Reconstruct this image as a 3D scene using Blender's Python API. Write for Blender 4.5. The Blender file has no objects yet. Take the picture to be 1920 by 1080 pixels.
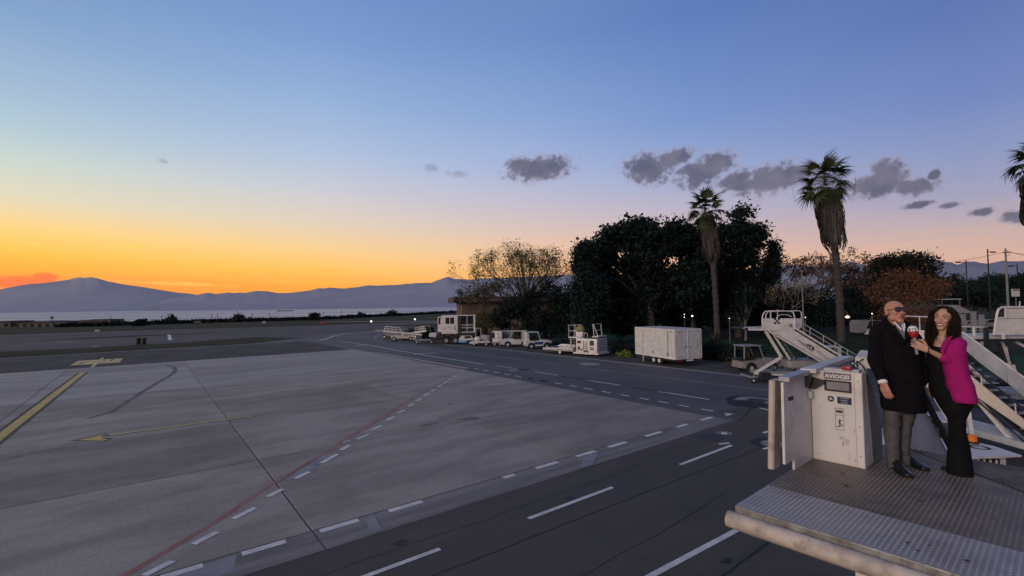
import bpy, bmesh, math, random
import numpy as np
from mathutils import Vector, Matrix, Euler, noise
R=math.radians
SC=bpy.context.scene
COL=SC.collection
# ------------------------------------------------------------------ camera
F_PX=890.0; EYE=4.9
PITCH=math.atan(31/F_PX); ROLL=math.atan(0.0135)
_f=Vector((0,math.cos(PITCH),math.sin(PITCH))); _r=Vector((1,0,0)); _u=Vector((0,-math.sin(PITCH),math.cos(PITCH)))
CAM_R=_r*math.cos(ROLL)-_u*math.sin(ROLL); CAM_U=_u*math.cos(ROLL)+_r*math.sin(ROLL); CAM_F=_f
cam_data=bpy.data.cameras.new('camera'); cam=bpy.data.objects.new('camera',cam_data); COL.objects.link(cam)
cam_data.sensor_width=36; cam_data.lens=36*F_PX/1920; cam_data.clip_start=0.05; cam_data.clip_end=60000
m=Matrix((CAM_R,CAM_U,-CAM_F)).transposed().to_4x4(); m.translation=(0,0,EYE); cam.matrix_world=m
SC.camera=cam
# ------------------------------------------------------------------ exposure
SC.view_settings.view_transform='Standard'; SC.view_settings.look='None'
SC.view_settings.exposure=0.0; SC.view_settings.gamma=1.0; SC.view_settings.use_curve_mapping=False
SC.cycles.max_bounces=6; SC.cycles.diffuse_bounces=3; SC.cycles.glossy_bounces=3; SC.cycles.volume_bounces=1
SC.cycles.transparent_max_bounces=8; SC.cycles.use_denoising=True
# ------------------------------------------------------------------ sun (fill lamp behind camera left, off the sunset, to light cabinet and faces)
sd=bpy.data.lights.new('fill_sun','SUN'); sd.energy=1.55; sd.angle=R(25); sd.color=(1.0,0.83,0.70)
fill_sun=bpy.data.objects.new('fill_sun',sd); COL.objects.link(fill_sun)
SUN_AZ=R(-133); SUN_EL=R(15)
_sdir=Vector((math.sin(SUN_AZ)*math.cos(SUN_EL),math.cos(SUN_AZ)*math.cos(SUN_EL),math.sin(SUN_EL)))
fill_sun.rotation_euler=_sdir.to_track_quat('Z','Y').to_euler()
# ------------------------------------------------------------------ sky
def s2l(c):
    return tuple(((x/255)/12.92 if x/255<=0.04045 else ((x/255+0.055)/1.055)**2.4) for x in c)
W=bpy.data.worlds.new('World'); SC.world=W; W.use_nodes=True
nt=W.node_tree; nt.nodes.clear()
def N(t,**k):
    n=nt.nodes.new(t)
    for a,b in k.items(): setattr(n,a,b)
    return n
def setin(n,i,v):
    if hasattr(v,'is_linked') or isinstance(v,bpy.types.NodeSocket): nt.links.new(v,n.inputs[i])
    else: n.inputs[i].default_value=v
def M(op,a,b=0.0,c=0.0,clamp=False):
    n=N('ShaderNodeMath',operation=op,use_clamp=clamp); setin(n,0,a); setin(n,1,b)
    if op in('MULTIPLY_ADD','COMPARE','SMOOTH_MIN','SMOOTH_MAX'): setin(n,2,c)
    return n.outputs[0]
def SM(v,a,b):
    n=N('ShaderNodeMapRange',interpolation_type='SMOOTHSTEP'); setin(n,0,v); setin(n,1,a); setin(n,2,b); return n.outputs[0]
def LM(v,a,b):
    n=N('ShaderNodeMapRange',interpolation_type='LINEAR'); setin(n,0,v); setin(n,1,a); setin(n,2,b); return n.outputs[0]
def MIX(f,a,b):
    n=N('ShaderNodeMix',data_type='RGBA'); setin(n,0,f); setin(n,6,a); setin(n,7,b); return n.outputs[2]
tc=N('ShaderNodeTexCoord'); sx=N('ShaderNodeSeparateXYZ'); nt.links.new(tc.outputs['Generated'],sx.inputs[0])
el=M('MULTIPLY',M('ARCSINE',sx.outputs[2]),180/math.pi)
az=M('MULTIPLY',M('ARCTAN2',sx.outputs[0],sx.outputs[1]),180/math.pi)
def ramp(stops):
    n=N('ShaderNodeValToRGB'); cr=n.color_ramp; cr.interpolation='CARDINAL' if False else 'EASE'
    cr.interpolation='LINEAR'
    while len(cr.elements)>1: cr.elements.remove(cr.elements[0])
    for i,(e,c) in enumerate(stops):
        p=max(0,e)/60
        el_=cr.elements[0] if i==0 else cr.elements.new(p)
        el_.position=p; el_.color=(*s2l(c),1)
    nt.links.new(M('DIVIDE',M('MAXIMUM',el,0.0),60.0,clamp=True),n.inputs[0]); return n.outputs[0]
SKY=[(-47,[(0,(252,122,0)),(2.2,(254,146,8)),(3.6,(253,172,26)),(5.0,(252,190,66)),(6.8,(246,202,116)),(9.5,(216,206,176)),(12.5,(190,202,194)),(15.5,(166,188,200)),(19,(148,172,198)),(24,(122,152,190)),(32,(100,130,176)),(60,(84,102,136))]),
 (-22,[(0,(252,142,6)),(2.6,(254,166,26)),(4.2,(252,188,78)),(6.5,(236,198,134)),(9.5,(214,196,176)),(13,(190,190,198)),(17,(164,180,206)),(22,(140,166,202)),(28,(116,146,194)),(34,(100,130,184)),(60,(82,102,140))]),
 (3,[(0,(246,150,50)),(3.2,(248,184,110)),(5.5,(232,186,144)),(8.5,(208,182,170)),(12,(182,176,190)),(16,(154,168,202)),(22,(126,152,196)),(30,(100,130,182)),(60,(80,100,140))]),
 (20,[(0,(236,150,90)),(3.6,(232,178,136)),(6.5,(208,174,160)),(10,(178,168,182)),(14,(146,160,194)),(20,(114,140,190)),(30,(86,116,174)),(60,(76,94,134))]),
 (44,[(0,(214,146,110)),(3.8,(208,168,148)),(6.0,(184,162,162)),(9,(150,150,176)),(12.5,(130,142,180)),(17,(106,126,178)),(25,(84,108,164)),(60,(76,88,130))]),
 (150,[(0,(150,126,126)),(6,(138,126,136)),(14,(118,118,142)),(30,(100,106,138)),(60,(84,92,128))])]
cur=ramp(SKY[0][1])
for i in range(1,len(SKY)):
    cur=MIX(LM(az,SKY[i-1][0],SKY[i][0]),cur,ramp(SKY[i][1]))
# out of frame on the left: the glow goes on past the sunset point, then fades to the dusk side, lifted and greyed as fill light
glow=ramp([(0,(255,140,20)),(4,(255,180,60)),(8,(252,205,130)),(13,(226,210,180)),(19,(180,190,200)),(28,(128,146,182)),(60,(84,98,138))])
cur=MIX(SM(az,-50.0,-80.0),cur,glow)
cur=MIX(SM(az,-115.0,-179.0),cur,ramp(SKY[-1][1]))
# faint streaks low in the west
cxyz=N('ShaderNodeCombineXYZ'); setin(cxyz,0,M('MULTIPLY',az,0.05)); setin(cxyz,1,M('MULTIPLY',el,0.9))
st=N('ShaderNodeTexNoise'); nt.links.new(cxyz.outputs[0],st.inputs['Vector']); st.inputs['Scale'].default_value=1.0; st.inputs['Detail'].default_value=4
stm=M('MULTIPLY',M('MULTIPLY',SM(st.outputs[0],0.52,0.72),SM(el,9.0,3.0)),0.35)
cur=MIX(stm,cur,(*s2l((255,196,70)),1))
# clouds: elliptical seeds in (azimuth, elevation), broken up by noise
cv=N('ShaderNodeCombineXYZ'); setin(cv,0,az); setin(cv,1,el)
cn=N('ShaderNodeTexNoise'); nt.links.new(cv.outputs[0],cn.inputs['Vector']); cn.inputs['Scale'].default_value=0.62; cn.inputs['Detail'].default_value=6; cn.inputs['Roughness'].default_value=0.6
cn2=N('ShaderNodeTexNoise'); nt.links.new(cv.outputs[0],cn2.inputs['Vector']); cn2.inputs['Scale'].default_value=0.30; cn2.inputs['Detail'].default_value=3
def pix_azel(px,py):
    d=(CAM_F+CAM_R*((px-960)/F_PX)+CAM_U*((540-py)/F_PX)).normalized()
    return math.degrees(math.atan2(d.x,d.y)),math.degrees(math.asin(d.z))
def cloudfield(lst):
    out=None
    for px,py,w,h,rot in lst:
        a,e=pix_azel(px,py); a1,_=pix_azel(px+w,py); _,e1=pix_azel(px,py-h)
        mp=N('ShaderNodeMapping'); mp.vector_type='TEXTURE'
        nt.links.new(cv.outputs[0],mp.inputs[0]); mp.inputs[1].default_value=(a,e,0); mp.inputs[2].default_value=(0,0,R(rot)); mp.inputs[3].default_value=(abs(a1-a)*1.08,abs(e1-e)*1.05,1)
        ln=N('ShaderNodeVectorMath',operation='LENGTH'); nt.links.new(mp.outputs[0],ln.inputs[0])
        v=M('SUBTRACT',1.0,ln.outputs['Value']); out=v if out is None else M('MAXIMUM',out,v)
    return out
greys=[(1013,316,74,30,4),(980,310,40,20,0),(1215,316,58,38,-10),(1262,299,48,22,14),(1322,322,76,34,20),(1348,303,42,22,-20),(1382,336,52,20,15),(1440,338,88,34,8),(1492,325,74,24,0),(1545,338,46,20,0),(1645,346,82,32,8),(1662,322,44,32,0),(1712,350,58,22,-8),(1752,327,15,16,-35),(1395,348,60,16,0),(1295,318,40,16,10),(1590,352,44,12,0),(1720,384,40,9,6),(1780,385,28,8,4),(1842,397,30,11,4),(1915,405,54,18,0)]
cf=cloudfield(greys)
cn3=N('ShaderNodeTexNoise'); nt.links.new(cv.outputs[0],cn3.inputs['Vector']); cn3.inputs['Scale'].default_value=1.35; cn3.inputs['Detail'].default_value=5; cn3.inputs['Roughness'].default_value=0.62
ca=SM(M('ADD',cf,M('ADD',M('MULTIPLY',M('SUBTRACT',cn.outputs[0],0.5),1.0),M('MULTIPLY',M('SUBTRACT',cn3.outputs[0],0.5),1.1))),-0.08,0.60)
ccol=MIX(SM(cn2.outputs[0],0.35,0.65),(*s2l((80,82,102)),1),(*s2l((104,100,116)),1))
faint=cloudfield([(808,315,20,11,0),(858,326,30,9,-4),(306,302,16,7,0)])
fa=SM(M('ADD',faint,M('MULTIPLY',M('SUBTRACT',cn3.outputs[0],0.5),1.6)),0.05,0.9)
cur=MIX(M('MULTIPLY',fa,0.35),cur,ccol)
cur=MIX(M('MULTIPLY',ca,0.92),cur,MIX(SM(ca,0.25,0.95),(*s2l((148,138,158)),1),ccol))
pl=cloudfield([(40,529,75,15,3),(82,521,34,12,0),(-40,530,90,14,0)])
pa=SM(M('ADD',pl,M('MULTIPLY',M('SUBTRACT',cn.outputs[0],0.5),1.0)),0.05,0.55)
cur=MIX(M('MULTIPLY',pa,0.85),cur,(*s2l((255,104,14)),1))
pl2=cloudfield([(240,462,60,6,1),(330,532,130,5,-2),(60,458,50,4,0)])
pa2=SM(M('ADD',pl2,M('MULTIPLY',M('SUBTRACT',cn.outputs[0],0.5),1.2)),0.1,0.7)
cur=MIX(M('MULTIPLY',pa2,0.45),cur,(*s2l((255,206,90)),1))
bg=N('ShaderNodeBackground'); nt.links.new(cur,bg.inputs[0]); bg.inputs[1].default_value=1.22
wo=N('ShaderNodeOutputWorld'); nt.links.new(bg.outputs[0],wo.inputs[0])
# ------------------------------------------------------------------ placing helpers
def ray(px,py): return CAM_F+CAM_R*((px-960)/F_PX)+CAM_U*((540-py)/F_PX)
def gp(px,py,z=0.0):
    d=ray(px,py); return Vector((0,0,EYE))+d*((z-EYE)/d.z)
def yp(px,py,Y):
    d=ray(px,py); return Vector((0,0,EYE))+d*(Y/d.y)
UV_O=Vector((-4.46,10.59,0)); UU=Vector((.791,.6118,0)); VV=Vector((-.6118,.791,0))
def uv(u,v,z=0.0):
    p=UV_O+UU*u+VV*v; p.z=z; return p
# ------------------------------------------------------------------ materials
def mat(name,col,col2=None,rough=0.7,metal=0.0,nscale=3.0,ndetail=5,contrast=0.35,bump=0.0,bscale=None,spec=0.4,emit=None,estr=0.0,stretch=None,dirt=None,dscale=1.2,damt=0.0,island=False,alpha=None,trans=0.0):
    m=bpy.data.materials.new(name); m.use_nodes=True; t=m.node_tree; n=t.nodes; l=t.links
    b=n['Principled BSDF']; b.inputs['Roughness'].default_value=rough; b.inputs['Metallic'].default_value=metal
    b.inputs['Specular IOR Level'].default_value=spec
    if trans: b.inputs['Transmission Weight'].default_value=trans
    c1=(*col,1); c2=(*(col2 if col2 else tuple(x*0.75 for x in col)),1)
    geo=n.new('ShaderNodeNewGeometry'); mp=n.new('ShaderNodeMapping'); mp.inputs[3].default_value=stretch or (1,1,1)
    tcn=n.new('ShaderNodeTexCoord')
    l.new(tcn.outputs['Object'] if not name.startswith('ground_') else geo.outputs['Position'],mp.inputs[0])
    ns=n.new('ShaderNodeTexNoise'); ns.inputs['Scale'].default_value=nscale; ns.inputs['Detail'].default_value=ndetail; ns.inputs['Roughness'].default_value=0.6; l.new(mp.outputs[0],ns.inputs['Vector'])
    mr=n.new('ShaderNodeMapRange'); mr.inputs[1].default_value=0.5-contrast/2; mr.inputs[2].default_value=0.5+contrast/2; l.new(ns.outputs[0],mr.inputs[0])
    mx=n.new('ShaderNodeMix'); mx.data_type='RGBA'; mx.inputs[6].default_value=c1; mx.inputs[7].default_value=c2; l.new(mr.outputs[0],mx.inputs[0])
    out=mx.outputs[2]
    if island:
        m2=n.new('ShaderNodeMix'); m2.data_type='RGBA'; m2.inputs[6].default_value=c1; m2.inputs[7].default_value=c2; l.new(geo.outputs['Random Per Island'],m2.inputs[0]); out=m2.outputs[2]
    if dirt:
        dn=n.new('ShaderNodeTexNoise'); dn.inputs['Scale'].default_value=dscale; dn.inputs['Detail'].default_value=8; dn.inputs['Roughness'].default_value=0.65; l.new(mp.outputs[0],dn.inputs['Vector'])
        dr=n.new('ShaderNodeMapRange'); dr.inputs[1].default_value=0.5; dr.inputs[2].default_value=0.72; dr.inputs[4].default_value=damt; l.new(dn.outputs[0],dr.inputs[0])
        m3=n.new('ShaderNodeMix'); m3.data_type='RGBA'; m3.inputs[7].default_value=(*dirt,1); l.new(dr.outputs[0],m3.inputs[0]); l.new(out,m3.inputs[6]); out=m3.outputs[2]
    l.new(out,b.inputs['Base Color'])
    if bump:
        bn=n.new('ShaderNodeTexNoise'); bn.inputs['Scale'].default_value=bscale or nscale*4; bn.inputs['Detail'].default_value=6; l.new(mp.outputs[0],bn.inputs['Vector'])
        bp=n.new('ShaderNodeBump'); bp.inputs['Strength'].default_value=bump; bp.inputs['Distance'].default_value=0.02; l.new(bn.outputs[0],bp.inputs['Height']); l.new(bp.outputs[0],b.inputs['Normal'])
    if emit: b.inputs['Emission Color'].default_value=(*emit,1); b.inputs['Emission Strength'].default_value=estr
    return m
MT={}
MT['white']=mat('white_paint',(.66,.63,.61),(.56,.53,.51),rough=.42,nscale=2,dirt=(.22,.18,.15),dscale=2.6,damt=.55,bump=.05)
MT['white2']=mat('aged_white_paint',(.56,.55,.55),(.46,.45,.44),rough=.5,nscale=2.5,dirt=(.2,.18,.17),dscale=3,damt=.6,bump=.05)
MT['cream']=mat('cream_panel_paint',(.66,.58,.49),(.60,.52,.44),rough=.45,nscale=1.5,dirt=(.35,.28,.22),dscale=2,damt=.4)
MT['rubbertan']=mat('cream_bumper',(.52,.45,.39),(.42,.36,.32),rough=.65,nscale=3,dirt=(.17,.13,.11),dscale=5,damt=.8,bump=.15,bscale=30)
MT['grey']=mat('grey_paint',(.22,.22,.23),(.17,.17,.18),rough=.5,nscale=2,dirt=(.1,.09,.08),dscale=3,damt=.4)
MT['greyside']=mat('worn_grey_panel',(.27,.26,.27),(.21,.20,.21),rough=.55,nscale=2,dirt=(.12,.1,.1),dscale=3,damt=.4)
MT['steel']=mat('galvanised_steel',(.42,.43,.45),(.30,.31,.33),rough=.45,metal=.6,nscale=8,dirt=(.14,.12,.1),dscale=5,damt=.5)
MT['darkmetal']=mat('dark_steel',(.03,.03,.035),(.05,.05,.05),rough=.5,metal=.4,nscale=6)
MT['rubber']=mat('tyre_rubber',(.015,.015,.016),(.03,.03,.03),rough=.85,nscale=10)
MT['glass']=mat('dark_window_glass',(.012,.014,.018),(.02,.022,.026),rough=.08,spec=.8,nscale=1)
MT['black']=mat('black_plastic',(.012,.012,.013),(.02,.02,.02),rough=.5,nscale=6)
MT['red']=mat('red_plastic',(.42,.02,.02),(.3,.015,.02),rough=.35,nscale=6)
MT['orange']=mat('orange_lens',(.85,.22,.01),(.7,.15,.01),rough=.25,nscale=6)
MT['blue']=mat('blue_paint',(.02,.05,.16),(.015,.04,.12),rough=.4,nscale=4)
MT['skyblue']=mat('light_blue_paint',(.16,.42,.62),(.12,.35,.55),rough=.4,nscale=4)
MT['navy']=mat('navy_sticker',(.012,.018,.07),(.012,.018,.06),rough=.4,nscale=4)
MT['stickerwhite']=mat('white_print',(.7,.7,.7),(.66,.66,.66),rough=.5,nscale=4)
MT['print']=mat('black_print',(.02,.02,.022),(.03,.03,.03),rough=.6,nscale=4)
MT['plategrey']=mat('brown_grey_plate',(.17,.14,.135),(.14,.12,.11),rough=.5,nscale=5)
MT['lamp']=mat('lit_lamp',(.9,.9,.85),emit=(1,.93,.8),estr=2.4,nscale=1)
MT['lampwarm']=mat('lit_warm_lamp',(.9,.7,.5),emit=(1,.62,.38),estr=2.2,nscale=1)
MT['hivis']=mat('yellow_green_cover',(.24,.26,.06),(.10,.11,.04),rough=.7,nscale=8)
# ------------------------------------------------------------------ mesh helpers
class MB:
    def __init__(s): s.v=[]; s.f=[]
    def add(s,vs,fs):
        o=len(s.v); s.v+= [Vector(p) for p in vs]; s.f+=[tuple(i+o for i in f) for f in fs]
    def box(s,x0,x1,y0,y1,z0,z1,mtx=None,bev=0.0):
        if bev>0:
            b=bmesh.new(); bmesh.ops.create_cube(b,size=1)
            for v in b.verts: v.co=Vector(((x0+x1)/2+v.co.x*(x1-x0),(y0+y1)/2+v.co.y*(y1-y0),(z0+z1)/2+v.co.z*(z1-z0)))
            bmesh.ops.bevel(b,geom=b.edges[:],offset=bev,segments=2,affect='EDGES',profile=.5)
            b.verts.ensure_lookup_table(); vs=[v.co.copy() for v in b.verts]; fs=[[v.index for v in f.verts] for f in b.faces]; b.free()
        else:
            vs=[Vector((x,y,z)) for z in(z0,z1) for y in(y0,y1) for x in(x0,x1)]
            fs=[(0,2,3,1),(4,5,7,6),(0,1,5,4),(2,6,7,3),(0,4,6,2),(1,3,7,5)]
        if mtx: vs=[mtx@p for p in vs]
        s.add(vs,fs); return s
    def prism(s,pts,d,cap=True):
        # pts: closed 3D polygon, d: extrusion vector
        d=Vector(d); n=len(pts); pts=[Vector(p) for p in pts]
        vs=pts+[p+d for p in pts]; fs=[tuple(range(n))[::-1],tuple(range(n,2*n))]
        fs+=[(i,(i+1)%n,n+(i+1)%n,n+i) for i in range(n)]
        s.add(vs,fs); return s
    def tube(s,path,r,n=6,caps=True,r1=None):
        path=[Vector(p) for p in path]; k=len(path); rings=[]
        rr=r if isinstance(r,(list,tuple)) else [r+(0 if r1 is None else (r1-r)*i/(k-1)) for i in range(k)]
        t0=(path[1]-path[0]).normalized(); a=t0.orthogonal().normalized()
        for i,p in enumerate(path):
            t=((path[min(i+1,k-1)]-path[max(i-1,0)])).normalized()
            a=(a-t*a.dot(t)); a=a.normalized() if a.length>1e-6 else t.orthogonal().normalized()
            b=t.cross(a); rings.append([p+(a*math.cos(2*math.pi*j/n)+b*math.sin(2*math.pi*j/n))*rr[i] for j in range(n)])
        vs=[q for rg in rings for q in rg]; fs=[]
        for i in range(k-1):
            for j in range(n): fs.append((i*n+j,i*n+(j+1)%n,(i+1)*n+(j+1)%n,(i+1)*n+j))
        if caps: fs.append(tuple(range(n))[::-1]); fs.append(tuple((k-1)*n+j for j in range(n)))
        s.add(vs,fs); return s
    def bar(s,p0,p1,w,h,up=(0,0,1)):
        p0=Vector(p0);p1=Vector(p1);t=(p1-p0).normalized();up=Vector(up); sd=t.cross(up)
        if sd.length<1e-4: sd=t.orthogonal()
        sd.normalize(); uu=sd.cross(t).normalized(); vs=[]
        for p in(p0,p1):
            for a,b in((-1,-1),(1,-1),(1,1),(-1,1)): vs.append(p+sd*a*w/2+uu*b*h/2)
        s.add(vs,[(0,1,2,3),(7,6,5,4),(0,4,5,1),(1,5,6,2),(2,6,7,3),(3,7,4,0)]); return s
    def ell(s,c,r,n=12,m=8,mtx=None):
        c=Vector(c); vs=[];fs=[]
        for i in range(m+1):
            th=math.pi*i/m
            for j in range(n):
                ph=2*math.pi*j/n; p=Vector((r[0]*math.sin(th)*math.cos(ph),r[1]*math.sin(th)*math.sin(ph),r[2]*math.cos(th)))
                if mtx: p=mtx@p
                vs.append(c+p)
        for i in range(m):
            for j in range(n): fs.append((i*n+j,(i+1)*n+j,(i+1)*n+(j+1)%n,i*n+(j+1)%n))
        s.add(vs,fs); return s
    def wheel(s,c,r,w,axis=(1,0,0),n=18):
        c=Vector(c);a=Vector(axis).normalized()*w/2
        s.tube([c-a,c-a*.7,c+a*.7,c+a],[r*.88,r,r,r*.88],n); return s
    def build(s,name,m,parent=None,smooth=False,kind=None,xf=None,recalc=True):
        vs=s.v
        if xf is not None: vs=[xf@p for p in vs]
        me=bpy.data.meshes.new(name); me.from_pydata([tuple(p) for p in vs],[],s.f); me.update()
        if recalc:
            b=bmesh.new(); b.from_mesh(me); bmesh.ops.remove_doubles(b,verts=b.verts,dist=1e-6) if len(s.v)<4000 else None
            bmesh.ops.recalc_face_normals(b,faces=b.faces); b.to_mesh(me); b.free()
        if smooth:
            me.shade_smooth()
            try: me.set_sharp_from_angle(angle=R(40))
            except Exception: pass
        o=bpy.data.objects.new(name,me); COL.objects.link(o); me.materials.append(MT[m] if isinstance(m,str) else m)
        if parent is not None: o.parent=parent
        if kind: o['kind']=kind
        return o
def thing(name,label,cat,loc=(0,0,0),rz=0.0,group=None,kind=None):
    o=bpy.data.objects.new(name,None); COL.objects.link(o); o.location=loc; o.rotation_euler=(0,0,rz); o.empty_display_size=.2
    if label: o['label']=label
    if cat: o['category']=cat
    if group: o['group']=group
    if kind: o['kind']=kind
    return o
def tag(o,label=None,cat=None,group=None,kind=None):
    if label:o['label']=label
    if cat:o['category']=cat
    if group:o['group']=group
    if kind:o['kind']=kind
    return o
def inv(o): return (Matrix.Translation(o.location)@o.rotation_euler.to_matrix().to_4x4()).inverted()
def copy_tree(o,parent=None):
    c=o.copy(); COL.objects.link(c); c.parent=parent
    for ch in list(o.children): copy_tree(ch,c)
    return c
def text_mb(txt,size,bold=False):
    cu=bpy.data.curves.new('txt','FONT'); cu.body=txt; cu.size=size; cu.align_x='CENTER'; cu.align_y='CENTER'
    cu.extrude=0.0015; cu.offset=size*.02 if bold else 0; cu.resolution_u=3
    o=bpy.data.objects.new('txt',cu); COL.objects.link(o); dg=bpy.context.evaluated_depsgraph_get(); dg.update()
    me=bpy.data.meshes.new_from_object(o.evaluated_get(dg)); mb=MB(); mb.add([v.co.copy() for v in me.vertices],[tuple(p.vertices) for p in me.polygons])
    bpy.data.objects.remove(o); bpy.data.curves.remove(cu); bpy.data.meshes.remove(me); return mb
def frame_on(origin,xdir,updir):
    x=Vector(xdir).normalized(); y=Vector(updir); y=(y-x*y.dot(x)).normalized(); z=x.cross(y)
    m=Matrix((x,y,z)).transposed().to_4x4(); m.translation=Vector(origin); return m
# ================================================================== SETTING
def poly(name,pts,m,z,kind='structure',parent=None,px=False,recalc=False):
    ps=[]
    for p in pts:
        q=gp(p[0],p[1],z) if px else Vector((p[0],p[1],z)); q.z=z; ps.append(q)
    a=sum(ps[i].x*ps[(i+1)%len(ps)].y-ps[(i+1)%len(ps)].x*ps[i].y for i in range(len(ps)))
    if a<0: ps=ps[::-1]
    mb=MB(); mb.add(ps,[tuple(range(len(ps)))])
    o=mb.build(name,m,parent,recalc=False); 
    if kind: o['kind']=kind
    return o
def gmat(name,c1,c2,scale,c3=None,s3=.05,a3=.5,stretch=(1,1,1),rot=0.0,rough=.85,bump=.15,bs=40,spec=.3,wear=None,fine=None,objvar=0):
    m=bpy.data.materials.new('ground_'+name); m.use_nodes=True; t=m.node_tree;n=t.nodes;l=t.links;b=n['Principled BSDF']
    b.inputs['Roughness'].default_value=rough; b.inputs['Specular IOR Level'].default_value=spec
    g=n.new('ShaderNodeNewGeometry'); mp=n.new('ShaderNodeMapping'); mp.inputs[2].default_value=(0,0,rot); mp.inputs[3].default_value=(1,1,1); l.new(g.outputs['Position'],mp.inputs[0])
    mq=n.new('ShaderNodeMapping'); mq.inputs[3].default_value=stretch; l.new(mp.outputs[0],mq.inputs[0])
    def nz(sc,vec,det=6,ro=.6):
        x=n.new('ShaderNodeTexNoise'); x.inputs['Scale'].default_value=sc; x.inputs['Detail'].default_value=det; x.inputs['Roughness'].default_value=ro; l.new(vec,x.inputs['Vector']); return x.outputs[0]
    def mr(v,a,bb,c=0,d=1):
        x=n.new('ShaderNodeMapRange'); x.inputs[1].default_value=a;x.inputs[2].default_value=bb;x.inputs[3].default_value=c;x.inputs[4].default_value=d; l.new(v,x.inputs[0]); return x.outputs[0]
    def mx(f,a,bb):
        x=n.new('ShaderNodeMix'); x.data_type='RGBA'; l.new(f,x.inputs[0])
        for i,v in((6,a),(7,bb)):
            if isinstance(v,tuple): x.inputs[i].default_value=(*v,1)
            else: l.new(v,x.inputs[i])
        return x.outputs[2]
    out=mx(mr(nz(scale,mq.outputs[0]),.41,.59),c1,c2)
    if c3: out=mx(mr(nz(s3,mq.outputs[0],7,.65),.45,.68,0,a3),out,c3)
    if wear: out=mx(mr(nz(wear[1],mp.outputs[0],8,.7),wear[3],wear[4],0,wear[2]),out,wear[0])
    if fine:
        out=mx(mr(nz(fine[1],mp.outputs[0],3,.7),.3,.7,0,fine[2]),out,fine[0])
    if objvar:
        oi=n.new('ShaderNodeObjectInfo'); v=mr(oi.outputs['Random'],0,1,1-objvar,1+objvar*.6); vm=n.new('ShaderNodeVectorMath'); vm.operation='SCALE'; l.new(out,vm.inputs[0]); l.new(v,vm.inputs['Scale']); out=vm.outputs[0]
    l.new(out,b.inputs['Base Color'])
    rr=mr(nz(scale*.7,mq.outputs[0]),.3,.7,max(.2,rough-.12),min(1,rough+.1)); l.new(rr,b.inputs['Roughness'])
    if bump:
        bp=n.new('ShaderNodeBump'); bp.inputs['Strength'].default_value=bump; bp.inputs['Distance'].default_value=.01; l.new(nz(bs,mp.outputs[0],4,.7),bp.inputs['Height']); l.new(bp.outputs[0],b.inputs['Normal'])
    return m
AU=math.atan2(UU.y,UU.x)
MT['concrete']=gmat('concrete',(.38,.335,.285),(.265,.232,.20),.55,c3=(.175,.14,.13),s3=.16,a3=.55,stretch=(.5,1.25,1),rot=-AU,rough=.72,bs=90,bump=.25,wear=((.36,.325,.30),.8,.6,.54,.68),fine=((.09,.085,.075),14,.45),objvar=.22)
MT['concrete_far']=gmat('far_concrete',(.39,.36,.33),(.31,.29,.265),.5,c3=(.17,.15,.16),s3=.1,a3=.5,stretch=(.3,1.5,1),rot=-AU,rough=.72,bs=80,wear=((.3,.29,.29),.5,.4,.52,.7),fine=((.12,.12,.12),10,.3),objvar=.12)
MT['gutter']=gmat('gutter_concrete',(.25,.22,.20),(.15,.135,.125),.9,c3=(.26,.25,.26),s3=.5,a3=.6,stretch=(.25,2.5,1),rot=-AU,rough=.75,bs=60,fine=((.07,.07,.07),16,.4))
MT['patch']=gmat('patch_concrete',(.26,.26,.275),(.2,.2,.22),1.5,rough=.7,bs=60,fine=((.15,.15,.16),20,.4))
MT['asphalt']=gmat('asphalt',(.060,.050,.044),(.036,.031,.028),.35,c3=(.080,.068,.060),s3=.22,a3=.6,stretch=(.3,1.4,1),rot=-AU,rough=.78,bs=160,bump=.5,fine=((.13,.12,.11),45,.5),wear=((.034,.030,.028),.45,.7,.5,.66))
MT['asphalt_road']=gmat('road_asphalt',(.082,.082,.088),(.060,.061,.068),.3,c3=(.125,.12,.125),s3=.12,a3=.5,stretch=(1.4,.3,1),rot=-AU,rough=.75,bs=140,bump=.4,fine=((.12,.12,.13),35,.3),wear=((.05,.05,.06),.35,.45,.55,.72))
MT['asphalt_dark']=gmat('dark_asphalt',(.030,.029,.032),(.022,.021,.024),.3,rough=.8,bs=140,bump=.4,fine=((.05,.05,.055),30,.3))
MT['asphalt_old']=gmat('old_asphalt',(.070,.070,.076),(.052,.052,.056),.06,c3=(.09,.085,.085),s3=.03,a3=.5,stretch=(.3,1.4,1),rot=-AU,rough=.85,bs=60)
MT['grass']=gmat('grass',(.020,.028,.016),(.034,.036,.024),.35,c3=(.062,.055,.038),s3=.03,a3=.75,stretch=(.35,1.3,1),rot=-AU,rough=.95,bs=20,bump=.8,spec=.1,fine=((.02,.03,.012),6,.5))
MT['grassgreen']=gmat('green_grass',(.016,.066,.030),(.026,.078,.034),.5,c3=(.05,.06,.025),s3=.2,a3=.4,rough=.95,bs=30,bump=.9,spec=.1,fine=((.01,.03,.01),8,.5))
MT['soil']=gmat('shoulder',(.045,.043,.045),(.07,.066,.064),.4,c3=(.04,.05,.03),s3=.5,a3=.4,rough=.92,bs=50)
MT['linewhite']=gmat('line_white',(.74,.71,.68),(.58,.56,.54),2.5,rough=.65,bs=80,fine=((.22,.21,.2),14,.35))
MT['linefaded']=gmat('line_faded',(.36,.35,.36),(.22,.215,.22),1.5,rough=.7,bs=80,fine=((.09,.09,.1),12,.5))
MT['lineyellow']=gmat('line_yellow',(.62,.40,.05),(.45,.29,.04),2.0,rough=.65,bs=80,fine=((.5,.42,.25),9,.5))
MT['linesand']=gmat('line_sand',(.66,.50,.20),(.50,.38,.16),1.0,rough=.65,bs=80,fine=((.12,.11,.1),5,.4))
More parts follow.
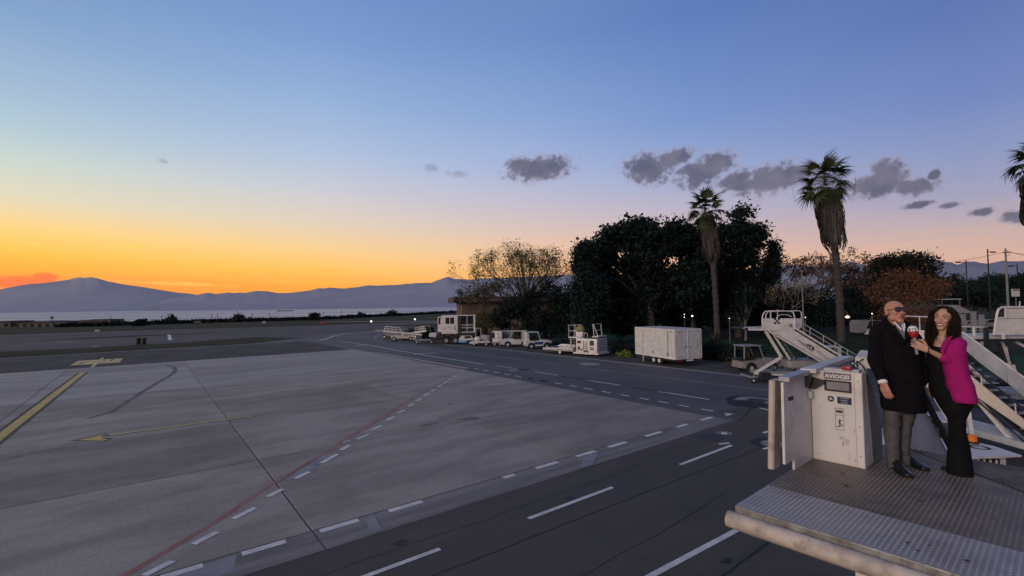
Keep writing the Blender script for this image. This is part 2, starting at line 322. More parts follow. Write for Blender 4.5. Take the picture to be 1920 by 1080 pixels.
MT['linered']=gmat('line_red',(.29,.115,.095),(.30,.17,.14),1.2,c3=(.25,.19,.165),s3=1.6,a3=.85,rough=.75,bs=80)
MT['tar']=gmat('tar',(.012,.012,.013),(.018,.018,.018),3,rough=.6,bs=60)
MT['rub']=gmat('rubber_mark',(.085,.08,.085),(.11,.10,.105),2,rough=.75,bs=60,fine=((.15,.14,.14),10,.5))
MT['iron']=gmat('iron',(.030,.028,.032),(.045,.042,.045),8,rough=.6,bs=100)
# ground sheet: one sheet out to the horizon on land, ending at the coast on the west side
coast=[(-900,624),(-300,617),(0,613),(120,612.5),(200,611),(300,607.5),(400,604.5),(500,602),(600,599),(700,594),(780,590.5),(850,586.5),(900,583)]
cp=[gp(x,y,-.03) for x,y in coast]
land=[(p.x,p.y) for p in cp]+[(40,700),(400,1600),(4000,2600),(4000,-600),(-500,-600),(-700,0)]
poly('ground',land,'grass',-.03)
# beach terrace and slope down to the sea
mb=MB(); edge=[Vector((-700,0,-.03))]+cp+[Vector((40,700,-.03)),Vector((400,1600,-.03)),Vector((4000,2600,-.03))]
def seaward(i):
    a=edge[max(i-1,0)];b=edge[min(i+1,len(edge)-1)];t=(b-a);n=Vector((-t.y,t.x,0)).normalized();return n if i not in(0,) else Vector((-1,.3,0)).normalized()
rows=[]
for i,p in enumerate(edge):
    n=seaward(i); rows.append([p+Vector((0,0,-.02)),p+n*22+Vector((0,0,-4)),p+n*80+Vector((0,0,-4.5)),p+n*140+Vector((0,0,-18))])
vs=[q for r_ in rows for q in r_]; fs=[(i*4+j,i*4+j+1,(i+1)*4+j+1,(i+1)*4+j) for i in range(len(rows)-1) for j in range(3)]
mb.add(vs,fs); mb.build('beach_terrain','soil',recalc=False,kind='structure')
# sea
SEAM=bpy.data.materials.new('sea_water'); SEAM.use_nodes=True; t=SEAM.node_tree; b=t.nodes['Principled BSDF']
b.inputs['Base Color'].default_value=(.24,.25,.33,1); b.inputs['Roughness'].default_value=.38; b.inputs['Specular IOR Level'].default_value=.55
g=t.nodes.new('ShaderNodeNewGeometry'); mp=t.nodes.new('ShaderNodeMapping'); mp.inputs[3].default_value=(.6,2.2,1); t.links.new(g.outputs['Position'],mp.inputs[0])
nz=t.nodes.new('ShaderNodeTexNoise'); nz.inputs['Scale'].default_value=.08; nz.inputs['Detail'].default_value=8; t.links.new(mp.outputs[0],nz.inputs['Vector'])
bp=t.nodes.new('ShaderNodeBump'); bp.inputs['Strength'].default_value=1.0; bp.inputs['Distance'].default_value=4; t.links.new(nz.outputs[0],bp.inputs['Height']); t.links.new(bp.outputs[0],b.inputs['Normal'])
n2=t.nodes.new('ShaderNodeTexNoise'); n2.inputs['Scale'].default_value=.0025; n2.inputs['Detail'].default_value=3; mp2=t.nodes.new('ShaderNodeMapping'); mp2.inputs[3].default_value=(.25,1.6,1); t.links.new(g.outputs['Position'],mp2.inputs[0]); t.links.new(mp2.outputs[0],n2.inputs['Vector'])
mr=t.nodes.new('ShaderNodeMapRange'); mr.inputs[1].default_value=.4; mr.inputs[2].default_value=.6; mr.inputs[3].default_value=.28; mr.inputs[4].default_value=.5; t.links.new(n2.outputs[0],mr.inputs[0]); t.links.new(mr.outputs[0],b.inputs['Roughness'])
MT['sea']=SEAM
poly('sea',[(-14000,-2000),(14000,-2000),(14000,13000),(-14000,13000)],'sea',-15)
# mountains across the strait
MT['mountain']=mat('mountain_haze_blue',(.26,.275,.34),(.31,.32,.37),rough=.95,nscale=.002,ndetail=8,contrast=.3,spec=.05)  # blue-grey of distance haze put into the base colour
MT['hill']=mat('hill_slope',(.20,.225,.29),(.26,.28,.33),rough=.95,nscale=.004,ndetail=8,contrast=.3,spec=.05)  # same haze tint carried in the slope colour
MT['snowpatch']=MT['white2']
def interp(prof,x):
    if x<=prof[0][0]: return prof[0][1]
    for (a,b_),(c,d) in zip(prof,prof[1:]):
        if a<=x<=c: return b_+(d-b_)*(x-a)/(c-a)
    return prof[-1][1]
def range_mesh(name,prof,Y,foot,depth,m,jag=1.0,step=5,seed=0,zf=-20,label=None):
    rows=[]; x=prof[0][0]
    while x<=prof[-1][0]:
        py=interp(prof,x)+jag*.8*(noise.noise(Vector((x*.09,seed,0)))+.5*noise.noise(Vector((x*.31,seed,3))))
        top=yp(x,py,Y); f=yp(x,py,Y-depth); f.z=zf; r_=[f]
        sm=sum(interp(prof,x+d_) for d_ in range(-120,121,30))/9; tsm=yp(x,sm,Y)
        for k,(tt,hh) in enumerate(((.25,.12),(.45,.30),(.65,.52),(.85,.76))):
            q=f.lerp(tsm,tt); q.z=zf+(tsm.z-zf)*hh*(1+.07*noise.noise(Vector((x*.004+k*3.1,seed+7,k*1.7)))); r_.append(q)
        r_.append(top); bk=yp(x,py,Y+depth); bk.z=zf; r_.append(bk); rows.append(r_); x+=step
    n=len(rows[0]); mb=MB(); mb.add([q for r_ in rows for q in r_],[(i*n+j,(i+1)*n+j,(i+1)*n+j+1,i*n+j+1) for i in range(len(rows)-1) for j in range(n-1)])
    return mb.build(name,m,smooth=True,kind='structure',recalc=False)
etna=[(-900,560),(-400,556),(-200,551),(-60,547),(0,542.5),(40,534.5),(62,532),(75,531.5),(100,528.5),(128,524.5),(140,521),(150,519.8),(160,521),(168,519.5),(182,521.5),(200,527),(230,533),(270,538.5),(300,543.5),(335,549),(352,550),(370,553),(388,556),(430,562),(520,570)]
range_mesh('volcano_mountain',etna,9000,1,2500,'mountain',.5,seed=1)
sic=[(300,566),(340,556),(370,553),(388,548.5),(405,551),(425,549),(460,549),(480,545.5),(500,545.8),(520,549.5),(545,549),(575,545.5),(590,542.5),(598,540),(606,541),(620,539),(640,541),(670,538.5),(690,535),(710,535.5),(750,533.5),(775,531),(810,530),(830,521.5),(840,519),(855,523),(880,524.5),(905,522),(960,520),(1020,517),(1075,515),(1150,520),(1300,512),(1400,505),(1440,500),(1480,497),(1560,500),(1590,489.5),(1612,494),(1640,502),(1700,505),(1800,510),(2000,505),(2400,495),(3200,500)]
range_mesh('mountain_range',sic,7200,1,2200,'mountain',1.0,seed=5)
near_h=[(1500,540),(1560,520),(1600,505),(1640,506),(1690,503),(1715,490),(1735,484.5),(1752,486),(1775,491),(1798,496),(1812,489.5),(1835,492),(1852,494.5),(1880,489),(1905,490),(1950,488),(2200,480),(2800,495)]
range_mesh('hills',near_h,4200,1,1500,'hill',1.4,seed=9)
low_h=[(1500,545),(1600,530),(1680,524),(1750,528),(1800,522),(1860,528),(1925,520),(2300,510)]
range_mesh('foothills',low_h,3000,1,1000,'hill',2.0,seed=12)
# haze: a closed box round everything, the sky outside
hm=bpy.data.materials.new('haze_air'); hm.use_nodes=True; t=hm.node_tree; t.nodes.clear()
vo=t.nodes.new('ShaderNodeVolumePrincipled'); vo.inputs['Color'].default_value=(.93,.95,1,1); vo.inputs['Density'].default_value=1.4e-5; vo.inputs['Anisotropy'].default_value=0.0
om=t.nodes.new('ShaderNodeOutputMaterial'); t.links.new(vo.outputs[0],om.inputs['Volume']); MT['haze']=hm
MB().box(-13500,13500,-1500,11600,-22,760).build('haze','haze',kind='stuff')
# far paved strips
poly('runway',[(-400,633),(0,628),(250,620),(500,613),(700,606.5),(860,601.5),(980,598),(980,601),(860,605.5),(700,611),(500,619),(250,629),(0,641),(-400,650)],'asphalt_old',-.024,px=True)
poly('grass_verge',[(-60,620),(200,617),(480,608),(700,602),(700,604.5),(480,611),(250,618.5),(0,626),(-60,628)],'grass',-.026,px=True)
poly('far_taxiway',[(-200,645),(200,634),(480,620),(650,612),(760,611),(800,614),(800,624),(700,628),(560,634),(480,632),(330,643),(150,653),(-200,668)],'asphalt_old',-.020,px=True)
# main paved sheet
road_far=[(520,639),(560,634),(600,629),(680,622),(750,616),(800,617),(860,620),(960,626),(1100,634),(1200,641),(1310,652),(1400,662),(1500,668),(1640,676),(1800,688),(1925,704),(2600,760)]
rp=[gp(x,y,-.012) for x,y in road_far]
road_poly=[(p.x,p.y) for p in rp]+[(60,-60),(-90,-60),(-90,20)]+[tuple(gp(-60,700,0).xy)]
road=poly('road',road_poly,'asphalt_road',-.012)
near=poly('apron_road',[tuple(uv(u,v).xy) for u,v in((-60,-1.0),(16.6,-1.0),(17.2,.2),(22,.2),(24,-6),(24,-60),(-60,-60))],'asphalt',-.008)
shoulder=[(750,630),(800,633),(900,640),(1000,648),(1200,661),(1310,671.5),(1407,680),(1500,690),(1925,735),(1925,690),(1500,668),(1310,652),(1100,634),(960,626),(860,620),(760,618)]
poly('parking_strip',[(x,y) for x,y in [(760,640),(830,644),(889,650.5),(1020,661.8),(1210,682.5),(1407,703),(1480,712),(1700,745),(1990,790),(2600,900),(2600,760),(1925,704),(1800,688),(1640,676),(1500,668),(1400,662),(1310,652),(1200,641),(1100,634),(960,626),(860,620),(800,617),(750,620)]],'soil',-.006,px=True)
poly('verge',[(900,612),(1100,622),(1300,634),(1400,642),(1500,648),(1640,655),(1925,668),(2600,700),(2600,760),(1925,704),(1640,676),(1500,668),(1310,654),(1200,643),(1100,636),(960,628),(860,620)],'grassgreen',.02,px=True)
tax=poly('taxiway',[(-300,729),(640,657.3),(655,656),(600,645),(560,639.3),(500,642.7),(0,671.7),(-300,689)],'asphalt_dark',-.008,px=True)
poly('grass_strip',[(-60,676),(0,670.5),(500,641.8),(556,637),(570,633.5),(480,633.5),(330,644.5),(150,655),(0,662),(-60,665)],'grass',-.016,px=True)
# apron: concrete slabs with open joints
apron=thing('apron',None,None,kind='structure')
def slab(name,u0,u1,v0,v1,m,parent,top=0.0,gap=.018,jit=.002):
    dz=random.uniform(-jit,jit)
    mb=MB(); b4=[uv(u0+gap,v0+gap),uv(u1-gap,v0+gap),uv(u1-gap,v1-gap),uv(u0+gap,v1-gap)]
    b=.012; t4=[uv(u0+gap+b,v0+gap+b,top+dz),uv(u1-gap-b,v0+gap+b,top+dz),uv(u1-gap-b,v1-gap-b,top+dz),uv(u0+gap+b,v1-gap-b,top+dz)]
    lo=[Vector((p.x,p.y,-.10)) for p in b4]; mid=[Vector((p.x,p.y,top+dz-.006)) for p in b4]
    mb.add(lo+mid+t4,[(0,1,5,4),(1,2,6,5),(2,3,7,6),(3,0,4,7),(4,5,9,8),(5,6,10,9),(6,7,11,10),(7,4,8,11),(8,9,10,11)])
    return mb.build(name,m,parent,recalc=False)
random.seed(3)
for i in range(-9,2):
    for j in range(7):
        u1=8*(i+1)+(.25 if i==1 else 0)
        slab('slab',8*i,u1,6.2*j,6.2*(j+1),'concrete' if j<4 else 'concrete_far',apron,gap=.022 if i in(0,1,-1) or j==1 else .014,jit=.0008)
gut=thing('gutter',None,None,kind='structure')
for i in range(-7,2):
    slab('gutter_slab',8*i+.02,8*(i+1)+(.3 if i==1 else 0),-1.02,-.02,'gutter',gut,top=.001,gap=.006)
# markings
def strip(parent,pts,w,m,z=.005,name='lane_line',sheet=None):
    ps=[Vector((p[0],p[1],z)) for p in pts]; n=len(ps); Lf=[];Rt=[]
    for i,p in enumerate(ps):
        t_=(ps[min(i+1,n-1)]-ps[max(i-1,0)]).normalized(); s_=Vector((-t_.y,t_.x,0)); ww=w[i] if isinstance(w,(list,tuple)) else w
        Lf.append(p+s_*ww/2); Rt.append(p-s_*ww/2)
    mb=MB(); mb.add(Lf+Rt,[(i,n+i,n+i+1,i+1)[::1] for i in range(n-1)]); return mb.build(name,m,parent,recalc=False)
def P(x,y): q=gp(x,y,0); return (q.x,q.y)
def z3(x,y): return (560+x/4,600+y/4)
def z4(x,y): return (960+x/4,660+y/4)
def z2(x,y): return (200+x/3,720+y/3)
def dashpx(a,b,w,m='linewhite',parent=None,name='lane_dash',z=.006): return strip(parent,[P(*a),P(*b)],w,m,z,name)
# short dashes along the apron edge (u about 17.2)
E=[(z3(1290,366),z3(1330,371)),(z3(1365,378),z3(1410,385)),(z3(1445,392),z3(1495,399)),(z3(1530,405),z3(1580,413)),(z3(1610,419),z3(1660,427)),(z3(1700,437),z3(1753,445)),(z3(1795,455),z3(1850,463))]
E+=[(z4(95,197),z4(155,206)),(z4(195,214),z4(252,223)),(z4(308,233),z4(365,242)),(z4(422,253),z4(482,262)),(z4(532,273),z4(602,283)),(z4(667,296),z4(740,307)),(z4(810,321),z4(878,331)),(z4(947,347),z4(1025,357)),(z4(1097,371),z4(1175,383)),(z4(1257,398),z4(1335,409)),(z4(1422,427),z4(1520,441))]
for a,b in E:
    ua=(Vector((*P(*a),0))-UV_O); ub=(Vector((*P(*b),0))-UV_O); va,vb=ua.dot(VV),ub.dot(VV)
    strip(road,[uv(17.25,va).xy,uv(17.25,vb).xy],.15,'linewhite',.004,'lane_dash')
for v0,v1 in ((1.9,4.9),(7.6,10.5),(13.0,15.4),(17.6,20.2)): strip(road,[uv(19.55,v0).xy,uv(19.55,v1).xy],.14,'linewhite',-.004,'lane_dash')
strip(road,[P(907,683),P(792,665),P(772.5,661.5),P(735,655),P(692,647),P(660,643),P(640,641)],.16,'linewhite',-.003,'lane_line')
strip(road,[P(775,664),P(792,662.5),P(820,662)],.3,'linewhite',-.003,'lane_mark')
strip(road,[P(668,648),P(676,646.5),P(692,647)],.35,'linewhite',-.003,'lane_mark')
strip(road,[P(602,637),P(612,635),P(625,630),P(650,625.5),P(690,622.5),P(740,620.5)],.28,'linewhite',-.003,'lane_line')
strip(road,[P(598,638),P(602,637),P(612,637)],.35,'linewhite',-.003,'lane_mark')
strip(road,[P(560,631),P(600,627),P(660,624),P(720,621.5)],.3,'linefaded',-.0035,'lane_line')
strip(road,[uv(28.3,2).xy,uv(28.25,12).xy,uv(28.1,24).xy,uv(28.0,34).xy,P(866,649),P(830,645.5)],.15,'linewhite',-.003,'edge_line')
strip(road,[uv(24.1,1).xy,uv(23.7,15).xy,uv(23.2,30).xy,uv(22.8,44).xy,uv(22.57,50).xy,P(705,637.5),P(702,632),P(716,627)],.15,'linefaded',-.003,'lane_line')
dl=strip(road,[P(877,690.5),P(790,675.5),P(707,661),P(699,661)],.15,'linewhite',.005,'edge_line')
for a,b,w in (((1590,457),(1652,464),.16),((1652,464),(1602,475),.16)): dashpx(z4(a[0],a[1]),z4(b[0],b[1]),w,parent=road,name='corner_mark',z=.0)
dashpx((955,695.5),(972,693),.16,parent=road,name='lane_mark',z=-.003); dashpx((973,692.5),(994,692.5),.5,'tar',parent=road,name='tar_patch',z=-.002)
dashpx(z4(1840,415),z4(1925,434),.14,parent=road,z=-.003); dashpx(z4(1885,608),z4(1925,592),.14,parent=near,z=.0)
dashpx((1445,838),(1432,842),.14,parent=near,z=.0)
# near road: centre dashes, tar joints, platform-side line
for u0,u1,v in ((-7.5,-4.2,-2.45),(-1.6,1.81,-2.46),(4.05,6.97,-2.55),(9.9,12.95,-2.68)): strip(near,[uv(u0,v).xy,uv(u1,v).xy],.12,'linewhite',-.002,'lane_dash')
strip(near,[P(*z4(1552,690)),P(*z4(1630,681))],.14,'linewhite',-.002,'lane_mark')
strip(near,[uv(-4,-5.5).xy,uv(4.24,-5.7).xy,uv(7.6,-5.83).xy],.13,'linewhite',-.002,'lane_line')
def wig(pts,amp,seed,step=.25):
    out=[];ps=[Vector(p) for p in pts]
    for a,b in zip(ps,ps[1:]):
        n=max(2,int((b-a).length/step))
        for i in range(n):
            q=a.lerp(b,i/n); out.append((q.x+amp*noise.noise(Vector((q.x*1.3,q.y*1.3,seed))),q.y+amp*noise.noise(Vector((q.x*1.3,q.y*1.3,seed+9)))))
    out.append(tuple(ps[-1])); return out
strip(near,wig([uv(-12,-3.15).xy,uv(1.2,-3.23).xy,uv(6,-3.28).xy,uv(13.6,-3.45).xy,uv(14.6,-3.9).xy],.05,1),.035,'tar',-.0035,'tar_joint')
strip(near,wig([uv(-12,-1.9).xy,uv(-1.5,-1.85).xy,uv(3,-1.95).xy,uv(9,-1.95).xy],.05,4),.015,'tar',-.0035,'tar_joint')
strip(near,wig([uv(1,-4.7).xy,uv(3.6,-4.9).xy,uv(6.2,-4.85).xy,uv(9,-4.6).xy],.06,6),.018,'tar',-.0035,'tar_joint')
strip(near,wig([uv(3,-6.6).xy,uv(9,-6.4).xy],.06,8),.05,'tar',-.0035,'tar_joint')
strip(near,wig([P(*z4(1700,520)),P(*z4(1760,470)),P(*z4(1790,430)),P(*z4(1780,415))],.05,3),.05,'tar',.0,'tar_joint')
strip(road,wig([P(*z4(370,183)),P(*z4(620,215))],.05,3),.16,'tar',-.003,'tar_joint'); strip(road,wig([P(*z4(905,263)),P(*z4(1170,303))],.05,3),.14,'tar',-.003,'tar_joint')
def disc(name,c,r,m,z,parent,n=28,h=.004,r_in=0.0):
    mb=MB(); c=Vector((c[0],c[1],z))
    if r_in: 
        o_=[c+Vector((math.cos(2*math.pi*i/n)*r,math.sin(2*math.pi*i/n)*r,0)) for i in range(n)]; i_=[c+Vector((math.cos(2*math.pi*i/n)*r_in,math.sin(2*math.pi*i/n)*r_in,0)) for i in range(n)]
        mb.add(o_+i_,[(i,(i+1)%n,n+(i+1)%n,n+i) for i in range(n)])
    else:
        t_=[c+Vector((math.cos(2*math.pi*i/n)*r,math.sin(2*math.pi*i/n)*r,h)) for i in range(n)]; b_=[Vector((p.x,p.y,z-.01)) for p in t_]
        mb.add(t_+b_,[tuple(range(n))]+[(i,n+i,n+(i+1)%n,(i+1)%n) for i in range(n)])
    return mb.build(name,m,parent,recalc=False)
disc('manhole_cover',P(1330,819.5),.47,'iron',-.002,near)
disc('manhole_cover',P(1421,750.5),.42,'iron',-.002,road); disc('manhole_frame',P(1419,750),.95,'patch',-.004,road,r_in=.48); disc('tar_ring',P(1415,751),1.3,'tar',-.0035,road,r_in=1.0)
disc('tar_patch',P(1402,757),.9,'tar',-.0055,road)
disc('manhole_cover',P(1106,682.3),.85,'linefaded',-.004,road)
disc('manhole_cover',P(1452,832),.42,'patch',.0,near); disc('tar_ring',P(1450,832),.7,'tar',-.002,near,r_in=.45)
disc('survey_mark',P(1358,812),.12,'linewhite',.0,near); disc('survey_mark_ring',P(1358,812),.26,'linefaded',.001,near,r_in=.18)
# apron markings
def quadpx(pts,m,z,name,parent): return poly(name,pts,m,z,kind=None,parent=parent,px=True)
Fd=[((1240,380),(1215,387)),((1212,400),(1190,407)),((1180,418),(1160,427)),((1145,440),(1120,452)),((1112,463),(1088,475)),((1072,489),(1043,503)),((1025,521),(992,535)),((975,553),(935,571)),((918,590),(885,606)),((862,629),(822,647)),((796,676),(745,697)),((716,727),(660,752)),((626,789),(552,824)),((523,860),(440,893)),((385,941),(315,975))]
for a,b in Fd: dashpx(z3(*a),z3(*b),.16,parent=apron,z=.008)
for a,b in (((1300,395),(1205,447)),((1140,495),(1062,533)),((993,592),(905,635)),((838,697),(712,760)),((626,833),(487,903)),((373,997),(210,1080)),((80,1160),(-120,1270))): dashpx(z2(*a),z2(*b),.17,parent=apron,z=.010)
dashpx(z3(330,917),z3(385,903),.1,parent=apron,z=.008)
quadpx([z2(1058,535),z2(1306,392),z2(1212,402),z2(1060,505),z2(990,548)],'patch',.006,'repair_patch',apron)
strip(apron,[P(*z2(-140,1240)),P(*z2(110,1075)),P(*z2(360,925)),P(*z2(610,778)),P(*z2(800,650)),P(*z2(960,545)),P(*z2(1080,475)),P(*z2(1215,398)),P(*z3(330,905)),P(*z3(460,830)),P(*z3(620,735)),P(*z3(800,620)),P(*z3(1000,505)),P(*z3(1215,385))],[.17,.17,.16,.16,.15,.13,.13,.14,.17,.26,.28,.22,.16,.1],'linered',.004,'red_line')
strip(apron,[P(*z2(960,548)),P(*z2(1090,468)),P(*z2(1210,400))],.12,MT['linered'],.0085,'red_line')
strip(road,[uv(16.62,20).xy,uv(16.62,28).xy,uv(16.62,37).xy],[.3,.3,.15],'linered',.003,'red_line')
for a,b in (((200,880),(360,832)),((500,790),(650,752)),((742,720),(885,684)),((1027,640),(1155,607)),((1268,572),(1358,549)),((1450,519),(1540,496))):
    A_=Vector((*P(*z4(*a)),0))-UV_O; B_=Vector((*P(*z4(*b)),0))-UV_O
    strip(gut,[uv(A_.dot(UU),-.14).xy,uv(B_.dot(UU),-.14).xy],.19,'linewhite',.006,'edge_dash')
for a,b in (((-45,953),(37,928)),): 
    A_=Vector((*P(*z4(*a)),0))-UV_O; B_=Vector((*P(*z4(*b)),0))-UV_O; strip(gut,[uv(A_.dot(UU),-.14).xy,uv(B_.dot(UU),-.14).xy],.19,'linewhite',.006,'edge_dash')
for a,b in (((1200,830),(1418,766)),((1590,718),(1780,664)),((760,957),(1008,886)),((300,1080),(540,1017))):
    A_=Vector((*P(*z2(*a)),0))-UV_O; B_=Vector((*P(*z2(*b)),0))-UV_O; strip(gut,[uv(A_.dot(UU),-.14).xy,uv(B_.dot(UU),-.14).xy],.19,'linewhite',.006,'edge_dash')
quadpx([z5 for z5 in ((1080,862),(1125,845),(1118,858),(1112,872),(1085,876),(1092,866))],'patch',.0075,'repair_patch',gut)
quadpx([(686,972),(702,966),(712,985),(722,992),(700,1000),(690,990)],'patch',.0075,'repair_patch',gut)
quadpx([z2(300,1080),z2(420,1045),z2(600,1000),z2(735,955),z2(720,1010),z2(735,1040),z2(640,1080)],'patch',.0045,'repair_patch',gut)
# yellow double line, arrow
def yel(a,b,w):
    strip(apron,[a,b],w+.32,'tar',.004,'marking_border'); strip(apron,[a,b],w,'lineyellow',.008,'yellow_line'); strip(apron,[a,b],w*.22,'linesand',.012,'yellow_line_centre')
yel(uv(-7.6,8).xy,uv(-6.75,39.4).xy,.36)
strip(apron,[P(*(148+0,824)),P(471,780)],.34,'tar',.004,'marking_border'); strip(apron,[P(205,816),P(472,780)],.22,'linesand',.008,'arrow_shaft')
quadpx([(130,827),(203,811),(188,818),(216,814),(190,821),(212,822),(198,827)],'tar',.003,'marking_border',apron)
quadpx([(145,825.5),(200,813),(187,819.5),(206,817),(190,822.3),(205,824.3),(192,826.3)],'lineyellow',.009,'arrow_head',apron)
strip(apron,wig([P(312,684),P(325,688),P(330,694),P(322,702),P(300,715),(P(270,733)),P(240,752),P(210,772),P(165,785)],.1,2),[.28]*200,'rub',.003,'skid_mark')
# taxiway marking
quadpx([(131,685.5),(146,676.5),(231,671.5),(224,679.5)],'linesand',-.003,'taxi_marking',tax)
for k,(a,b,c,d) in enumerate((((146,682.5),(156,679.5),(160,679.5),(150,682.7)),((193,676.8),(196,674.9),(199,674.7),(197,676.5)),((205,677),(210,673.5),(214,673.3),(209,676.8)))): quadpx([a,b,c,d],'asphalt_dark',.001,'taxi_marking_letter',tax)
quadpx([(168,688.5),(190,671),(196,670.5),(176,688.5)],'linesand',.0,'taxi_marking',tax)
strip(tax,[P(-200,684.5),P(70,675),P(100,674)],.1,'linefaded',-.003,'lane_line')
strip(tax,[P(-60,675.5),P(0,672.2),P(250,657.7),P(500,643.1),P(560,639.6),P(590,637)],.45,'linefaded',-.003,'edge_line')
# far markings
rm=bpy.data.objects['far_taxiway']
dashpx((104,642.5),(147,640.3),.5,'linewhite',rm,z=-.01); dashpx((45,644),(104,642.5),.35,'linefaded',rm,z=-.01)
dashpx((303,628),(331,627.2),.35,'linefaded',rm,z=-.01,name='runway_mark'); dashpx((317,627.5),(319,637.5),.5,'linewhite',rm,z=-.009,name='runway_mark')
dashpx((36,648),(40,648),.8,'linewhite',rm,z=-.01,name='runway_mark'); dashpx((177,649.3),(182,649.3),.8,'linewhite',rm,z=-.01,name='runway_mark')
strip(rm,[P(610,603.5),P(700,602.5),P(880,602)],1.6,'linewhite',.0,'runway_line')

MT['oil']=gmat('oil_stain',(.050,.043,.040),(.085,.074,.066),3,rough=.55,bs=60,fine=((.16,.14,.12),9,.7))
random.seed(21)
def blot(parent,c,r,m,z,name,asp=2.2):
    n=16; pts=[]; a0=AU+random.gauss(0,.25)
    for i in range(n):
        a=2*math.pi*i/n; rr=r*(.55+.75*abs(noise.noise(Vector((c.x+math.cos(a)*1.3,c.y+math.sin(a)*1.3,r*7)))+.35)); x=rr*asp*math.cos(a); y=rr*math.sin(a)
        pts.append(Vector((c.x+x*math.cos(a0)-y*math.sin(a0),c.y+x*math.sin(a0)+y*math.cos(a0),z)))
    mb=MB(); mb.add(pts,[tuple(range(n))]); return mb.build(name,m,parent,recalc=False)
for i in range(26): blot(apron,uv(random.uniform(-24,15),random.uniform(.5,30)),random.uniform(.04,.22),'oil',.0028+.00002*i,'oil_spot',random.uniform(1,3))
for i in range(9): blot(near,uv(random.uniform(-6,12),random.uniform(-7,-1.5)),random.uniform(.04,.16),'tar',-.0045+.00002*i,'oil_spot',random.uniform(1,2.5))
for (a,b,c_) in (((-18,9),(-6,12.5),(7,19)),((-14,20),(0,22.5),(12,27)),((-22,27),(-8,29),(4,36))):
    for d_ in(0,1.7): strip(apron,[uv(a[0],a[1]+d_).xy,uv((a[0]+b[0])/2,(a[1]+b[1])/2-.5+d_).xy,uv(b[0],b[1]+d_).xy,uv((b[0]+c_[0])/2,(b[1]+c_[1])/2-.6+d_).xy,uv(c_[0],c_[1]+d_).xy],[.02,.16,.2,.16,.02],MT['rub2'] if 'rub2' in MT else MT.setdefault('rub2',gmat('faint_rubber',(.175,.15,.13),(.30,.26,.22),1.4,rough=.72,bs=60,stretch=(.3,2,1),rot=-AU,fine=((.30,.26,.22),7,.7))),.0024,'tyre_mark')
# ================================================================== OUR STAIR PLATFORM (front right)
PO=Vector((1.864,4.065,0)); PRZ=math.atan2(-.76,.65)
plat=thing('boarding_stairs_platform','steel chequer plate platform with white control cabinet, the two people stand on it','boarding stairs',PO,PRZ)
def L2W(x,y,z=0): return Matrix.Translation(PO)@Matrix.Rotation(PRZ,4,'Z')@Vector((x,y,z))
Z=3.18; XR=3.25
MT['tread']=mat('worn_tread_plate',(.20,.165,.14),(.13,.11,.095),rough=.5,metal=.35,nscale=1.6,dirt=(.07,.06,.055),dscale=2.2,damt=.85,bump=.1,bscale=60)
MT['treadbar']=mat('worn_tread_bars',(.34,.295,.255),(.19,.165,.145),rough=.42,metal=.45,nscale=2.2,dirt=(.09,.08,.07),dscale=3,damt=.7)
MT['treadnew']=mat('bright_tread_plate',(.34,.325,.32),(.27,.262,.265),rough=.45,metal=.35,nscale=1.4,dirt=(.16,.14,.14),dscale=3,damt=.5,bump=.1,bscale=60)
MT['treadbarnew']=mat('bright_tread_bars',(.52,.50,.48),(.37,.36,.355),rough=.38,metal=.45,nscale=2,dirt=(.2,.18,.17),dscale=3,damt=.4)
MT['edgesteel']=mat('scuffed_edge_steel',(.34,.33,.32),(.16,.15,.145),rough=.45,metal=.4,nscale=14,contrast=.3,dirt=(.10,.08,.07),dscale=9,damt=.6)
rib_a=Vector((.60,2.97)); rib_b=Vector((1.566,2.13)); rib_d=(rib_b-rib_a).normalized(); rib_n=Vector((-rib_d.y,rib_d.x)) # towards back right
def above_rib(x,y): return (Vector((x,y))-rib_a).dot(rib_n)>0
mb=MB(); mb.prism([(0.01,.672,Z-.012),(XR,.672,Z-.012),(XR,2.97,Z-.012),(0.01,2.97,Z-.012)],(0,0,.012)); floor=mb.build('floor_plate','tread',plat)
mb=MB(); mb.box(0,XR,0.0,.664,Z-.03,Z+.006,bev=.006); strip_=mb.build('step_plate','treadnew',plat)
mb=MB(); mb.box(-.004,XR,-.016,.012,Z-.052,Z+.004,bev=.005); mb.build('edge_trim','edgesteel',plat)
random.seed(11)
def bars(name,x0,x1,y0,y1,z,m,parent,test=None):
    mb=MB(); s=.034; i=0; y=y0+.02
    while y<y1-.015:
        x=x0+.02; j=0
        while x<x1-.015:
            if test is None or test(x,y):
                a=R(45) if (i+j)%2 else R(-45); c,sn=math.cos(a),math.sin(a); h=.0030; l=.0125; w=.0042
                d=Vector((c,sn,0)); n=Vector((-sn,c,0)); o=Vector((x,y,z))
                mb.add([o-d*l,o+n*w,o+d*l,o-n*w,o-d*l*.6+Vector((0,0,h)),o+d*l*.6+Vector((0,0,h))],[(0,4,1),(1,4,5),(1,5,2),(2,5,3),(3,5,4),(3,4,0)])
            x+=s; j+=1
        y+=s*.78; i+=1
    o=mb.build(name,m,parent,kind='stuff',recalc=False); return o
bars('tread_bars',0,XR,.672,2.97,Z,'treadbar',floor,lambda x,y: not above_rib(x,y) and not(x<.5 and y>1.83))
bars('tread_bars',0,XR,0.01,.655,Z+.006,'treadbarnew',strip_)
